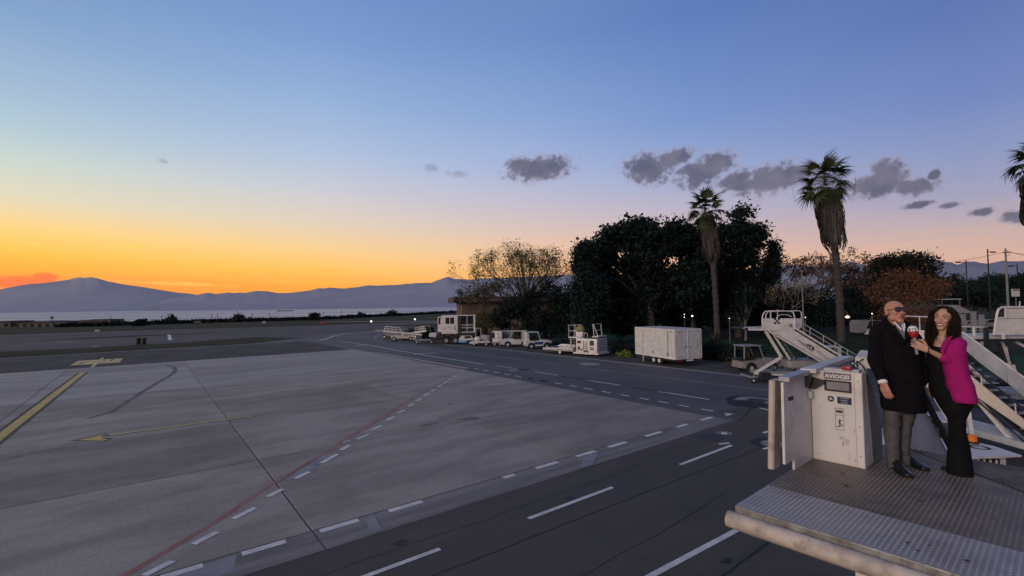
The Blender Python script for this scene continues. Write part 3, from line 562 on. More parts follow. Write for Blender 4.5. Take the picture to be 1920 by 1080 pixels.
# ribbed plate
mb=MB(); pl_=[(rib_a.x,rib_a.y),(rib_b.x,rib_b.y)]; e=rib_a+rib_d*4.0
tri=[(rib_a.x+.01,2.966,Z+.001),(XR-.01,2.966,Z+.001),(XR-.01,(rib_a+rib_d*((XR-rib_a.x)/rib_d.x)).y,Z+.001)]
mb.prism(tri,(0,0,.004)); MT['ribgrey']=mat('dark_ribbed_steel',(.17,.165,.17),(.11,.105,.11),rough=.5,metal=.3,nscale=3,dirt=(.06,.055,.05),dscale=3,damt=.6); ribp=mb.build('ribbed_plate','darkmetal',plat)
mb=MB(); k=0.02
while k<3.2:
    p0=rib_a+rib_n*k; # clip to y<2.966 and x<XR
    t_lo=max(0,(p0.y-2.96)/(-rib_d.y)); t_hi=(XR-.02-p0.x)/rib_d.x
    if t_hi>t_lo+.02:
        a=p0+rib_d*t_lo; b=p0+rib_d*t_hi; mb.bar((a.x,a.y,Z+.009),(b.x,b.y,Z+.009),.012,.009)
    k+=.032
mb.build('rib','ribgrey',ribp,kind='stuff')
random.seed(5)
mb=MB()
for i in range(26):
    x,y=random.uniform(.3,2.4),random.uniform(.75,2.3); r_=random.uniform(.004,.016)
    if x<.5 and y>1.7: continue
    mb.add([Vector((x+r_*random.uniform(.8,2.2)*math.cos(a),y+r_*math.sin(a),Z+.0045)) for a in np.linspace(0,2*math.pi,8)[:-1]],[tuple(range(7))])
for i in range(6):
    x,y=random.uniform(.2,2.2),random.uniform(.1,.6); r_=random.uniform(.004,.012); mb.add([Vector((x+r_*1.6*math.cos(a),y+r_*math.sin(a),Z+.0115)) for a in np.linspace(0,2*math.pi,8)[:-1]],[tuple(range(7))])
mb.build('dirt_speck','print',plat,kind='stuff',recalc=False)
# bumper roll below the edge
path=[(x,-.050+.004*noise.noise(Vector((x*3,0,0))),Z-.105) for x in np.linspace(-.045,XR,40)]
mb=MB(); mb.tube(path,.066,20); mb.build('bumper_roll','rubbertan',plat,smooth=True)
# side skirts, beams, leg
mb=MB(); mb.box(-.012,.0,0.02,2.97,Z-.16,Z-.002); mb.build('side_beam','grey',plat)
mb=MB(); mb.box(.02,XR,.03,.13,Z-.22,Z-.06); mb.box(.02,XR,2.86,2.96,Z-.22,Z-.02); mb.box(.02,.1,.13,2.86,Z-.2,Z-.02); mb.box(1.5,1.6,.13,2.86,Z-.2,Z-.03); mb.build('under_frame','grey',plat)
mb=MB(); mb.box(.80,.98,.12,.30,.55,Z-.22,bev=.006); mb.build('support_leg','white',plat)
mb=MB(); mb.box(2.5,2.68,.12,.30,.55,Z-.22,bev=.006); mb.build('support_leg','white',plat)
mb=MB(); mb.box(.3,3.0,.9,7.6,.45,.75,bev=.03); mb.build('chassis','white2',plat)
for wx in(.25,3.05):
    for wy in(1.9,6.2): MB().wheel((wx,wy,.42),.42,.26,(1,0,0)).build('wheel','rubber',plat,smooth=True)
mb=MB(); mb.bar((.5,6.5,.7),(.7,2.6,Z-.25),.12,.16); mb.bar((2.6,6.5,.7),(2.5,2.6,Z-.25),.12,.16); mb.build('lift_arm','white2',plat)
# control cabinet
cab=MB(); x0,x1=.016,.483; y0=1.83
prof=[(y0,Z),(2.50,Z),(2.52,3.48),(2.27,3.88),(2.03,4.135),(y0,4.145)]
cab.prism([(x0,y,z) for y,z in prof],(x1-x0,0,0)); cabo=cab.build('control_cabinet','white',plat)
mb=MB(); sp=[(1.93,4.12),(2.02,4.12),(2.26,3.87),(2.505,3.475),(2.485,3.195),(2.09,3.195),(2.06,3.5),(1.99,3.78)]
mb.prism([(x1,y,z) for y,z in sp],(.006,0,0)); mb.build('side_cover','greyside',cabo)
mb=MB(); mb.box(.022,.415,y0-.010,y0-.001,Z+.012,4.135,bev=.003); door=mb.build('cabinet_door','white',cabo)
mb=MB(); mb.box(.420,.481,y0-.010,y0-.001,Z+.005,4.14,bev=.003); mb.build('corner_post','white',cabo)
mb=MB(); mb.box(.146,.393,y0-.016,y0-.0105,4.062,4.132); npl=mb.build('name_plate','plategrey',cabo)
FX=frame_on((.268,y0-.0165,4.092),(1,0,0),(0,0,1))
text_mb('AVIOGEI',.052,True).build('name_lettering','stickerwhite',npl,xf=FX@Matrix.Scale(1.12,4,Vector((1,0,0))))
mb=MB(); a,b,c,d=.152,.392,3.938,4.052
for q in((a,b,c,c+.014),(a,b,d-.014,d),(a,a+.016,c+.0145,d-.0145),(b-.016,b,c+.0145,d-.0145)): mb.box(q[0],q[1],y0-.034,y0-.0105,q[2],q[3])
scr=mb.build('screen_frame','black',cabo)
mb=MB(); mb.box(a+.017,b-.017,y0-.018,y0-.0107,c+.015,d-.015); mb.build('screen_pane','greyside',scr)
mb=MB(); mb.tube([(.203,y0-.0105,3.853),(.203,y0-.0135,3.853)],.031,24); rs=mb.build('round_sticker','navy',cabo)
mb=MB()
for pts in (((-.022,.002),(-.004,.004),(-.002,.024),(.004,.022),(.004,.004),(.022,-.006),(.020,-.011),(.002,-.006),(-.006,-.016),(-.010,-.014),(-.006,-.004),(-.020,-.004)),):
    mb.prism([(.203+x,y0-.0155,3.853+z) for x,z in pts],(0,.0015,0))
mb.build('runner_symbol','stickerwhite',rs)
mb=MB(); mb.box(.262,.388,y0-.0135,y0-.0105,3.812,3.885,bev=.001); ds=mb.build('notice_sticker','navy',cabo)
for i,(w_,t_) in enumerate(((.05,'ATTENZIONE'),(.03,'WARNING'),(.05,'ALLARME'))):
    text_mb(t_,.0135).build('notice_lettering','stickerwhite',ds,xf=frame_on((.325,y0-.0150,3.872-.023*i),(1,0,0),(0,0,1)))
mb=MB(); a,b,c,d=.236,.314,3.535,3.765
for q in((a,b,c,c+.003),(a,b,d-.003,d),(a,a+.003,c+.0035,d-.0035),(b-.003,b,c+.0035,d-.0035),(a+.0035,b-.0035,3.688,3.691),(a+.0035,b-.0035,3.752,3.755)): mb.box(q[0],q[1],y0-.0125,y0-.0105,q[2],q[3])
mb.box(a+.01,b-.01,y0-.0125,y0-.0105,3.715,3.740)
mb.prism([(a+.012,y0-.0125,3.558),(b-.01,y0-.0125,3.585),(b-.01,y0-.0125,3.592),(a+.012,y0-.0125,3.566)],(0,.002,0))
mb.prism([(a+.03,y0-.0125,3.57),(a+.036,y0-.0125,3.572),(a+.042,y0-.0125,3.60),(a+.058,y0-.0125,3.582),(a+.062,y0-.0125,3.587),(a+.045,y0-.0125,3.612),(a+.046,y0-.0125,3.625),(a+.06,y0-.0125,3.64),(a+.057,y0-.0125,3.644),(a+.038,y0-.0125,3.632),(a+.026,y0-.0125,3.618),(a+.036,y0-.0125,3.606)],(0,.002,0))
mb.tube([(a+.04,y0-.0125,3.640),(a+.04,y0-.0105,3.640)],.008,12)
mb.build('instruction_sign','print',cabo)
mb=MB()
for x,z in((.45,3.3),(.45,3.6),(.45,4.06),(.40,3.25),(.07,4.1),(.07,3.25)): mb.tube([(x,y0-.0105,z),(x,y0-.0145,z)],.005,8)
mb.build('screw','darkmetal',cabo)
MT['stain']=mat('grey_smudge',(.34,.31,.29),(.52,.49,.47),rough=.6,nscale=22,contrast=.3)
for cx,cz,w_,h_,sd_ in((.335,3.42,.030,.05,1),(.29,3.46,.05,.025,2),(.30,3.40,.018,.06,3),(.352,3.27,.006,.09,4),(.40,3.55,.012,.03,5),(.10,3.75,.02,.01,6)):
    mb=MB(); mb.add([Vector((cx+w_*(.6+.6*noise.noise(Vector((a,sd_,0))))*math.cos(a),y0-.01035,cz+h_*(.7+.6*noise.noise(Vector((a,sd_,5))))*math.sin(a))) for a in np.linspace(0,2*math.pi,18)[:-1]],[tuple(range(17))]); mb.build('smudge','stain',cabo,recalc=False)
# top of the cabinet: controls, red lamp
mb=MB(); mb.box(.12,.44,1.90,2.02,4.14,4.165,bev=.004); mb.build('top_tray','white2',plat)
mb=MB(); mb.box(.300,.385,1.84,1.93,4.166,4.205,bev=.012); mb.build('red_lamp','red',plat,smooth=True)
mb=MB(); mb.prism([(.34,2.20,4.16),(.50,2.20,4.16),(.50,2.42,4.17),(.34,2.42,4.17)],(0,0,.10)); mb.prism([(.34,2.2,4.262),(.5,2.2,4.262),(.5,2.42,4.32),(.34,2.42,4.32)],(0,0,.012)); mb.bar((.42,2.15,3.9),(.42,2.15,4.17),.05,.05); mb.build('control_box','white2',plat)
mb=MB(); mb.tube([(.36,2.18,4.17),(.38,2.1,4.24),(.44,2.06,4.20),(.47,2.05,4.14)],.008,6); mb.tube([(.32,2.05,4.14),(.35,2.1,4.2),(.42,2.18,4.26)],.006,6); mb.build('cable','black',plat,smooth=True)
# folding guard panel on the left side
mb=MB(); gp_=[(1.055,3.285),(1.30,3.285),(1.30,3.165),(1.826,3.165),(1.826,4.09),(1.07,4.085)]
mb.prism([(-.012,y,z) for y,z in gp_],(.024,0,0)); gpo=mb.build('guard_panel','white',plat)
mb=MB()
for y,z in((1.09,4.03),(1.09,3.86),(1.09,3.68),(1.09,3.50),(1.09,3.33),(1.28,3.34),(1.5,3.6),(1.7,3.3)): mb.tube([(-.012,y,z),(-.016,y,z)],.007,8)
mb.build('bolt','darkmetal',gpo)
mb=MB(); mb.prism([(.0125,1.18,3.89),(.0125,1.32,3.88),(.0125,1.32,3.925),(.0125,1.18,3.93)],(.0015,0,0)); mb.prism([(-.0140,1.19,3.895),(-.0140,1.30,3.885),(-.0140,1.30,3.915),(-.0140,1.19,3.92)],(.0018,0,0)); mb.prism([(-.0140,1.235,3.96),(-.0140,1.275,3.96),(-.0140,1.255,4.02)],(.0018,0,0)); mb.prism([(-.0140,1.19,3.932),(-.0140,1.30,3.925),(-.0140,1.30,3.938),(-.0140,1.19,3.945)],(.0018,0,0)); mb.build('warning_print','print',gpo)
mb=MB(); mb.box(-.035,-.0125,1.40,1.52,3.96,4.07,bev=.006); mb.build('latch','greyside',gpo)
mb=MB(); mb.box(.013,.05,1.74,1.80,3.84,3.92,bev=.008); mb.build('hinge_block','white2',plat)
mb=MB(); mb.prism([(.0,1.76,4.085),(.17,1.76,4.05),(.165,1.76,4.02),(.07,1.76,3.945),(.0,1.76,3.94)],(0,.012,0)); mb.prism([(.0,1.70,4.085),(.012,1.70,4.085),(.012,1.70,3.94),(.0,1.70,3.94)],(0,.07,0)); mb.prism([(.0,1.66,4.09),(.08,1.66,4.09),(.05,1.66,3.98),(.0,1.66,3.96)],(0,.012,0)); mb.build('rail_bracket','darkmetal',plat)
mb=MB(); mb.prism([(-.05,1.12,4.093),(.05,1.12,4.093),(.05,1.12,4.135),(-.05,1.12,4.135)],(0,.93,.022)); mb.build('top_rail','steel',plat)
mb=MB(); mb.prism([(-.045,1.70,4.118),(.11,1.70,4.125),(.11,1.70,4.168),(-.045,1.70,4.160)],(0,1.38,.03)); mb.build('top_rail','white2',plat)
mb=MB(); mb.prism([(.10,1.92,4.09),(.115,1.92,4.09),(.115,3.0,4.12),(.10,3.0,4.12)],(0,0,.03)); mb.build('rail_flange','grey',plat)
# rubbing post
pts=[(-.165,1.13),(-.15,1.115),(-.12,1.115),(-.105,1.13),(-.105,1.30),(-.12,1.315),(-.15,1.315),(-.165,1.30)]
mb=MB(); mb.prism([(x-.02,y,3.185) for x,y in pts],(.03,.02,.90)); bp_=mb.build('bumper_post','rubbertan',plat)
mb=MB()
for z in(3.26,3.62,4.0): mb.tube([(-.180+.03*(z-3.185)/.9,1.20,z),(-.192+.03*(z-3.185)/.9,1.20,z)],.010,10)
mb.build('bolt','black',bp_)
mb=MB()
for z in(3.30,3.62,3.70,4.02): mb.bar((-.10,1.3,z),(-.01,1.3,z),.012,.012)
mb.bar((-.06,1.34,3.25),(-.05,1.33,4.08),.02,.03); mb.build('post_bracket','steel',plat)
# the flight going down behind the platform
sl=.56; yb=8.0
def zt(y): return 4.33-sl*(y-2.97)
def zf(y): return Z-.577*(y-2.97)
for xs,nm in((.50,'a'),(2.35,'b')):
    for k in range(3):
        lo=[zf(2.97)-.1+(zt(2.97)-zf(2.97)+.1)*t for t in((k)/3+.004,(k+1)/3-.004)]
        hi=[zf(yb)-.1+(zt(yb)-zf(yb)+.1)*t for t in((k)/3+.004,(k+1)/3-.004)]
        mb=MB(); mb.prism([(xs-.015,3.0,lo[0]),(xs-.015,yb,hi[0]),(xs-.015,yb,hi[1]),(xs-.015,3.0,lo[1])],(.03,0,0)); mb.build('balustrade_board','white',plat)
    sgn=1 if xs<1 else -1
    mb=MB(); mb.tube([(xs+.05*sgn,3.0,zt(3)+.03),(xs+.05*sgn,yb,zt(yb)+.03)],.024,8); mb.tube([(xs+.12*sgn,3.0,zt(3)-.04),(xs+.12*sgn,yb,zt(yb)-.04)],.02,8); mb.build('handrail','black',plat,smooth=True)
    mb=MB()
    for i in range(5): y=3.2+i*1.1; mb.bar((xs+.05*sgn,y,zt(y)-.12),(xs+.05*sgn,y,zt(y)+.03),.02,.02)
    mb.build('rail_post','steel',plat)
ns=15
for i in range(ns):
    y=3.0+i*.33; MB().box(.53,2.32,y,y+.30,Z-.19*(i+1)-.03,Z-.19*(i+1),bev=.004).build('stair_tread','steel',plat)

# ================================================================== STAIRS "18" ACROSS THE ROAD
o18=yp(1470,720,28.6); o18.z=0
st18=thing('passenger_stairs','white passenger stairs with chequer emblem and number 18 across the road','boarding stairs',o18)
I18=inv(st18)
def q(x,y,Y=28.6): return yp(x,y,Y)
def pl18(pts,Y=28.6,th=.05): return MB().prism([q(x,y,Y) for x,y in pts],(0,th,0))
def rr(x0,y0,x1,y1,r,n=4):
    out=[]
    for cx,cy,a0 in((x1-r,y0+r,-90),(x1-r,y1-r,0),(x0+r,y1-r,90),(x0+r,y0+r,180)):
        for i in range(n+1):
            a=R(a0+90*i/n); out.append((cx+r*math.cos(a),cy+r*math.sin(a)))
    return out
sp=pl18(rr(1430,597,1490,617,2.5)).build('side_panel','white',st18,xf=I18)
for (a,b) in((1453.5,598.3),(1460.5,598.3),(1457,602),(1453.5,605.7),(1460.5,605.7)):
    MB().prism([q(x,y,28.58) for x,y in((a-1.8,b-1.8),(a+1.8,b-1.8),(a+1.8,b+1.8),(a-1.8,b+1.8))],(0,.018,0)).build('emblem_square','print',sp,xf=I18)
text_mb('18',.30,True).build('number','print',sp,xf=I18@frame_on(q(1481.5,611,28.585),(1,0,0),(0,0,1)))
pp=[(1430,617),(1428.8,604),(1429.5,594),(1432,587),(1436,583.6),(1460,582.8),(1484,583.6),(1488,587),(1489.6,593),(1490,600),(1490,617)]
MB().tube([q(x,y) for x,y in pp],.035,6).build('side_railing','white',st18,xf=I18,smooth=True)
mb=MB(); mb.tube([q(1445,584),q(1445,598)],.03,5); mb.tube([q(1458,580,28.9),q(1458,617,28.9)],.025,5); mb.build('railing_post','white',st18,xf=I18)
pp=[(1453,612),(1454,600),(1458,593),(1464,590),(1475,590),(1485,594)]
MB().tube([q(x,y,29.4) for x,y in pp],.025,5).build('hoop_rail','white',st18,xf=I18,smooth=True)
pp=[(1436,617),(1436,590),(1440,584.5),(1498,582.6),(1502,585),(1503,592),(1503,612),(1496,618)]
MB().tube([q(x,y,30.4) for x,y in pp],.03,5).build('side_railing','white',st18,xf=I18,smooth=True)
pl18([(1489,597),(1503,597),(1503,610),(1499,617),(1489,617)],30.4).build('far_side_panel','white2',st18,xf=I18)
mb=MB(); a=q(1403,616.2); b=q(1490,617.5); c=q(1490,620.5); d=q(1403,619.5); mb.prism([a,b,c,d],(0,1.9,0)); mb.build('platform_floor','white',st18,xf=I18)
mb=MB(); mb.prism([q(1393.5,616.5),q(1402.8,614.5),q(1402.8,620),q(1396,619)],(0,1.9,0)); mb.build('nose_bumper','darkmetal',st18,xf=I18)
mb=MB(); mb.tube([q(1394,616),q(1399,613.6),q(1430,612.6)],.03,5); mb.build('nose_rail','white2',st18,xf=I18)
clad=pl18([(1446,621.5),(1489.5,619.5),(1573,671.5),(1543.5,678.5)],28.62,.04).build('side_cladding','white',st18,xf=I18)
MB().bar(q(1441.5,621,28.55),q(1546,682.5,28.55),.06,.09).build('stringer','white',st18,xf=I18)
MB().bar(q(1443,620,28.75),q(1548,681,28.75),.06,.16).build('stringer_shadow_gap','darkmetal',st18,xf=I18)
MB().bar(q(1489.6,614.5,28.6),q(1622,695.5,28.6),.06,.10).build('upper_rail','white',st18,xf=I18)
MB().bar(q(1493,619.5,28.72),q(1615,694,28.72),.05,.14).build('slotted_channel','darkmetal',st18,xf=I18)
mb=MB()
for t in np.linspace(.05,.95,13):
    x=1491+t*122; y=617.5+t*75; mb.bar(q(x,y-1,28.66),q(x+3.4,y+1.8,28.66),.03,.05)
mb.build('channel_clip','white2',st18,xf=I18)
mb=MB(); mb.bar(q(1458,628,28.6),q(1556,683,28.6),.012,.012); mb.bar(q(1532,658,28.6),q(1560,675,28.6),.015,.02); mb.bar(q(1535,664,28.6),q(1552,674,28.6),.012,.012); mb.build('cladding_seam','print',clad,xf=I18)
# livery mark on the cladding (slanted strokes)
mb=MB()
S0=q(1496,637,28.6); ex=(q(1528,655,28.6)-S0); ey=Vector((0,0,1))
def dg(t,h): return S0+ex*t+ey*h
for a in([(0,0),(.55,-.03),(.55,-.07),(0,-.05)],[(.15,-.11),(.80,-.14),(.80,-.18),(.2,-.15)],[(.45,.06),(.55,.05),(.62,-.02),(.55,-.03)],[(.60,.09),(.66,.09),(.64,-.04),(.58,-.05)],[(.70,.12),(.78,.12),(.74,-.07),(.68,-.06)],[(.80,.14),(.95,.12),(.97,.06),(.83,.08)],[(.84,.07),(.90,.06),(.87,-.12),(.81,-.10)],[(.93,.05),(.99,.02),(.93,-.13),(.88,-.12)],[(.55,-.10),(.85,-.24),(.85,-.28),(.55,-.14)]):
    mb.prism([dg(*p) for p in a],(0,.012,0))
mb.build('livery_mark','print',clad,xf=I18)
mb=MB()
for a,b in(((1504,605.5),(1604,665)),((1503,614),(1604,673)),((1502,622),(1612,688))): mb.tube([q(*a,30.4),q(*b,30.4)],.022,5)
for t in(.15,.4,.62,.85): x=1504+100*t; mb.tube([q(x,605.5+59.5*t,30.4),q(x,605.5+59.5*t+14,30.4)],.02,5)
mb.build('far_handrail','white2',st18,xf=I18)
for i in range(12):
    t=(i+.5)/12; p=q(1488+118*t,619+70*t,28.85); w_=MB().box(p.x-.14,p.x+.14,28.9,30.3,p.z-.02,p.z+.01); w_.build('stair_tread','steel',st18,xf=I18)
def beam(a,b,w,h,m='white',Y=28.8,nm='support_beam'): return MB().bar(q(*a,Y),q(*b,Y),w,h).build(nm,m,st18,xf=I18)
beam((1434.8,620),(1465.5,670.5),.12,.14); beam((1464.8,670),(1416,699),.12,.14); beam((1414.5,700.5),(1478,703.5),.14,.09); beam((1447,622),(1481,674),.10,.10,Y=29.0)
beam((1434.8,620),(1465.5,670.5),.12,.14,Y=30.0); beam((1464.8,670),(1416,699),.12,.14,Y=30.0); beam((1414.5,700.5),(1478,703.5),.14,.09,Y=30.2)
mb=MB(); 
for a,b in(((1452.5,630),(1482,674)),((1461,629),(1490,672))): mb.bar(q(*a,29.5),q(*b,29.5),.05,.06)
for i in range(8):
    t=i/7; mb.bar(q(1452.5+29.5*t,630+44*t,29.5),q(1461+29*t,629+43*t,29.5),.04,.04)
mb.build('access_ladder','steel',st18,xf=I18)
mb=MB(); mb.bar(q(1472,655,29.2),q(1452,700,29.2),.04,.05); mb.bar(q(1449,674,29.2),q(1451,703,29.2),.07,.07); mb.tube([q(1482,678,29.2),q(1482,660,29.2),q(1484,657.5,29.2),q(1491,657.5,29.2),q(1493,660,29.2),q(1493,680,29.2)],.03,5); mb.build('hydraulic_strut','darkmetal',st18,xf=I18)
mb=MB(); p=q(1440,708,28.8); mb.box(p.x-.4,p.x+5.2,28.9,30.2,.42,.62,bev=.03); mb.build('chassis','grey',st18,xf=I18)
mb=MB(); p=q(1500,700,28.8); mb.box(p.x-.5,p.x+1.4,28.95,30.1,.80,1.25,bev=.08); mb.build('engine_cover','greyside',st18,xf=I18,smooth=True)
mb=MB(); p=q(1433,712,28.7); mb.box(p.x-.3,p.x+.32,28.5,28.9,.15,.62,bev=.03); mb.build('battery_box','black',st18,xf=I18)
for x,Y in((1412.5,28.6),(1412.5,30.3)):
    p=q(x,712,Y); w_=MB().wheel((p.x,Y,.16),.16,.10,(0,1,0)).build('castor_wheel','rubber',st18,xf=I18,smooth=True); MB().wheel((p.x,Y-.06,.16),.06,.04,(0,1,0)).build('hub','white2',w_,xf=I18)
mb=MB(); p=q(1413,705,28.7); mb.bar((p.x,28.6,.3),(p.x,30.3,.3),.1,.1); mb.bar((p.x,28.8,.3),(p.x+1.2,28.9,.55),.08,.08); mb.build('tow_bar','steel',st18,xf=I18)
for x,Y in((1500,28.7),(1500,30.4),(1560,28.7),(1560,30.4)):
    p=q(x,712,Y); MB().wheel((p.x,Y,.36),.36,.22,(0,1,0)).build('wheel','rubber',st18,xf=I18,smooth=True)

# ================================================================== STAIRS ON THE RIGHT (behind the woman)
stB=thing('passenger_stairs','cream sided passenger stairs descending to the right behind the woman','boarding stairs',(15.6,14.5,0)); IB=inv(stB)
SL=.67; XB=15.1; WB=.95
def zs(Y): return 1.17+SL*(Y-14)
Ya,Yt=12.35,17.0
mb=MB(); mb.prism([(XB-.03,Ya,zs(Ya)),(XB-.03,Yt,zs(Yt)),(XB-.03,Yt,zs(Yt)-.78),(XB-.03,Ya,max(.12,zs(Ya)-.78))],(.05,0,0)); sb=mb.build('side_stringer','cream',stB,xf=IB)
MB().bar((XB-.05,Ya,zs(Ya)-.62),(XB-.05,Yt,zs(Yt)-.62),.03,.03).build('stringer_trim','black',sb,xf=IB)
mb=MB()
for i in range(14):
    Y=12.7+i*.31
    for dz in(-.52,-.70): mb.tube([(XB-.032,Y,zs(Y)+dz),(XB-.042,Y,zs(Y)+dz)],.014,6)
mb.build('rivet','darkmetal',sb,xf=IB)
mb=MB(); mb.prism([(XB-.035,13.75,zs(13.75)-.25),(XB-.035,13.95,zs(13.95)-.15),(XB-.035,13.95,zs(13.95)-.38),(XB-.035,13.7,zs(13.7)-.42)],(-.05,0,0)); mb.build('clamp','darkmetal',sb,xf=IB)
MT['canvas']=mat('grey_canvas_panel',(.42,.43,.46),(.33,.34,.37),rough=.6,nscale=2.5,dirt=(.2,.2,.22),dscale=2,damt=.5,bump=.3,bscale=3)
for k in range(3):
    y0_,y1_=Ya+k*1.6,min(Ya+(k+1)*1.6-.02,Yt)
    mb=MB(); n=8; up=[];lo=[]
    for i in range(n+1):
        Y=y0_+(y1_-y0_)*i/n; up.append(Vector((XB+WB+.02*math.sin(i*1.3),Y,zs(Y)+.52))); lo.append(Vector((XB+WB+.03*math.sin(i*.9+1),Y,zs(Y)-.08)))
    b2=[p+Vector((.012,0,0)) for p in up+lo]; N_=n+1
    mb.add(up+lo+b2,[(i,i+1,N_+i+1,N_+i) for i in range(n)]+[(2*N_+i,3*N_+i,3*N_+i+1,2*N_+i+1) for i in range(n)]); mb.build('canvas_panel','canvas',stB,xf=IB,smooth=True,recalc=False)
mb=MB(); mb.tube([(XB+WB,Ya,zs(Ya)+.54),(XB+WB,Yt,zs(Yt)+.54)],.025,6); mb.build('far_handrail','white',stB,xf=IB)
mb=MB(); mb.tube([(XB-.02,Ya,zs(Ya)+.33),(XB-.02,15.2,zs(15.2)+.33),(XB-.02,Yt+.4,zs(Yt)+.9)],.03,6); mb.build('near_handrail','black',stB,xf=IB)
mb=MB()
for Y in(12.8,13.55,14.4,15.4,16.4): mb.tube([(XB,Y,zs(Y)-.02),(XB-.02,Y,zs(Y)+.32)],.02,5)
mb.build('handrail_post','white',stB,xf=IB)
for i in range(17):
    Y=12.45+i*.275; MB().box(XB+.03,XB+WB-.03,Y,Y+.24,zs(Y)-.27,zs(Y)-.24).build('stair_tread','steel',stB,xf=IB)
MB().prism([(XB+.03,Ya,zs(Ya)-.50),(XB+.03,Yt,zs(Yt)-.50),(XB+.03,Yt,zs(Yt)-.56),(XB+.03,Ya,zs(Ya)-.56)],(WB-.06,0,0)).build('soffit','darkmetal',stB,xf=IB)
mb=MB(); mb.box(XB-.05,XB+WB+.05,17.0,18.6,3.02,3.18); mb.build('top_platform','white',stB,xf=IB)
mb=MB(); mb.prism([(XB-.04,17.05,3.2),(XB-.04,18.6,3.2),(XB-.04,18.6,3.75),(XB-.04,17.05,3.75)],(.03,0,0)); mb.build('platform_side_panel','white',stB,xf=IB)
mb=MB(); mb.tube([(XB-.04,17.05,3.2),(XB-.04,17.05,4.15),(XB-.04,17.2,4.25),(XB-.04,18.5,4.25),(XB-.04,18.6,4.15),(XB-.04,18.6,3.2)],.025,6); mb.tube([(XB-.04,17.6,3.2),(XB-.04,17.6,4.25)],.02,6); mb.build('platform_railing','white',stB,xf=IB)
for a,b in(((XB+.1,17.1,3.0),(XB+.1,14.6,.5)),((XB+.8,17.1,3.0),(XB+.8,14.6,.5)),((XB+.1,18.4,3.0),(XB+.1,16.6,.5)),((XB-.4,15.4,.5),(XB-.1,15.9,2.0))): MB().bar(a,b,.10,.12).build('support_beam','white',stB,xf=IB)
mb=MB(); mb.box(XB-.1,XB+1.1,12.6,18.2,.42,.62,bev=.02); mb.build('chassis','white2',stB,xf=IB)
for x in(XB-.1,XB+1.05):
    for Y in(13.4,17.4): MB().wheel((x,Y,.33),.33,.2,(1,0,0)).build('wheel','rubber',stB,xf=IB,smooth=True)
# white tractor nose with number, beacon (below the platform edge)
hc=Vector((11.2,12.6,0)); hz=R(-14)
tb=thing('stair_tug','white tug with black numerals on its flat bonnet and an orange beacon','airport tug',hc,hz)
MB().prism([(-1.4,-1.2,1.0),(.2,-.92,1.0),(1.40,-.50,1.0),(1.30,.27,1.0),(.95,.80,1.0),(-1.3,.80,1.0)],(0,0,.04)).build('bonnet','white',tb)
MB().box(-1.3,1.15,-.42,2.0,.38,.985,bev=.05).build('body','white2',tb,smooth=True)
HF=Matrix.Translation((.60,-.02,1.043))@Matrix.Rotation(R(8),4,'Z')
nm=text_mb('10',.62,False); nm.build('bonnet_number','print',tb,xf=HF@Matrix.Scale(1.7,4,Vector((1,0,0))))
for x in np.linspace(-.1,.9,9): MB().box(x,x+.03,-.465,-.428,.55,.88).build('grille_bar','stickerwhite',tb)
MB().box(-.15,1.0,-.427,-.4205,.5,.9).build('grille','black',tb)
MB().tube([(.96,.46,1.041),(.96,.46,1.09)],.13,16).build('beacon_base','black',tb)
MB().tube([(.96,.46,1.091),(.96,.46,1.22),(.96,.46,1.25)],[.10,.095,.065],16).build('beacon','orange',tb,smooth=True)
MB().box(-.5,.35,1.0,1.5,.96,1.12,bev=.05).build('seat','black',tb,smooth=True); MB().box(-.5,.35,1.5,1.62,1.0,1.5,bev=.05).build('backrest','black',tb,smooth=True)
mb=MB(); ring=[(math.cos(a)*.2+.3,.85+.08*math.sin(a),1.42+.18*math.sin(a)) for a in np.linspace(0,2*math.pi,17)]; mb.tube(ring,.018,5); mb.tube([(.3,.85,1.42),(.3,.7,1.15)],.025,5); mb.build('steering_wheel','black',tb)
mb=MB(); mb.box(.55,1.0,.8,1.4,.96,1.35,bev=.04); mb.build('instrument_box','black',tb)
for x in(-1.3,.95):
    for y in(-.7,1.4): MB().wheel((x,y,.34),.34,.24,(1,0,0)).build('wheel','rubber',tb,smooth=True)

# ================================================================== STAIRS AT THE RIGHT EDGE
stC=thing('passenger_stairs','white panelled passenger stairs platform cut by the right edge of the view','boarding stairs',(21,20,0)); IC=inv(stC)
def qc(x,y,Y=20.0): return yp(x,y,Y)
def pc(pts,Y=20.0,th=.05): return MB().prism([qc(x,y,Y) for x,y in pts],(0,th,0))
pc([(1868,596),(1990,594),(1990,626),(1863,628)]).build('side_panel','white',stC,xf=IC)
pc([(1886,577.5),(1903,577.3),(1902,595.5),(1886,595.8)],20.02).build('upper_panel','white',stC,xf=IC); pc([(1905,577.3),(1990,576),(1990,593.6),(1904,595.4)],20.02).build('upper_panel','white',stC,xf=IC)
mb=MB(); mb.tube([qc(x,y,19.97) for x,y in((1864,628),(1869,590),(1872,580),(1878,576.2),(1990,575))],.045,6); mb.tube([qc(1869,596,19.97),qc(1990,594.5,19.97)],.03,6); mb.tube([qc(1885,577,19.97),qc(1885,596,19.97)],.03,6); mb.tube([qc(1912,565,19.97),qc(1912,577,19.97)],.02,6); mb.build('panel_frame','white',stC,xf=IC)
MB().prism([qc(1790,629.5,20.3),qc(2000,628,20.3),qc(2000,634,20.3),qc(1790,636,20.3)],(0,1.6,0)).build('platform_floor','white2',stC,xf=IC)
MB().prism([qc(1790,637,20.2),qc(2000,635,20.2),qc(2000,639,20.2),qc(1790,640,20.2)],(0,1.6,0)).build('platform_beam','black',stC,xf=IC)
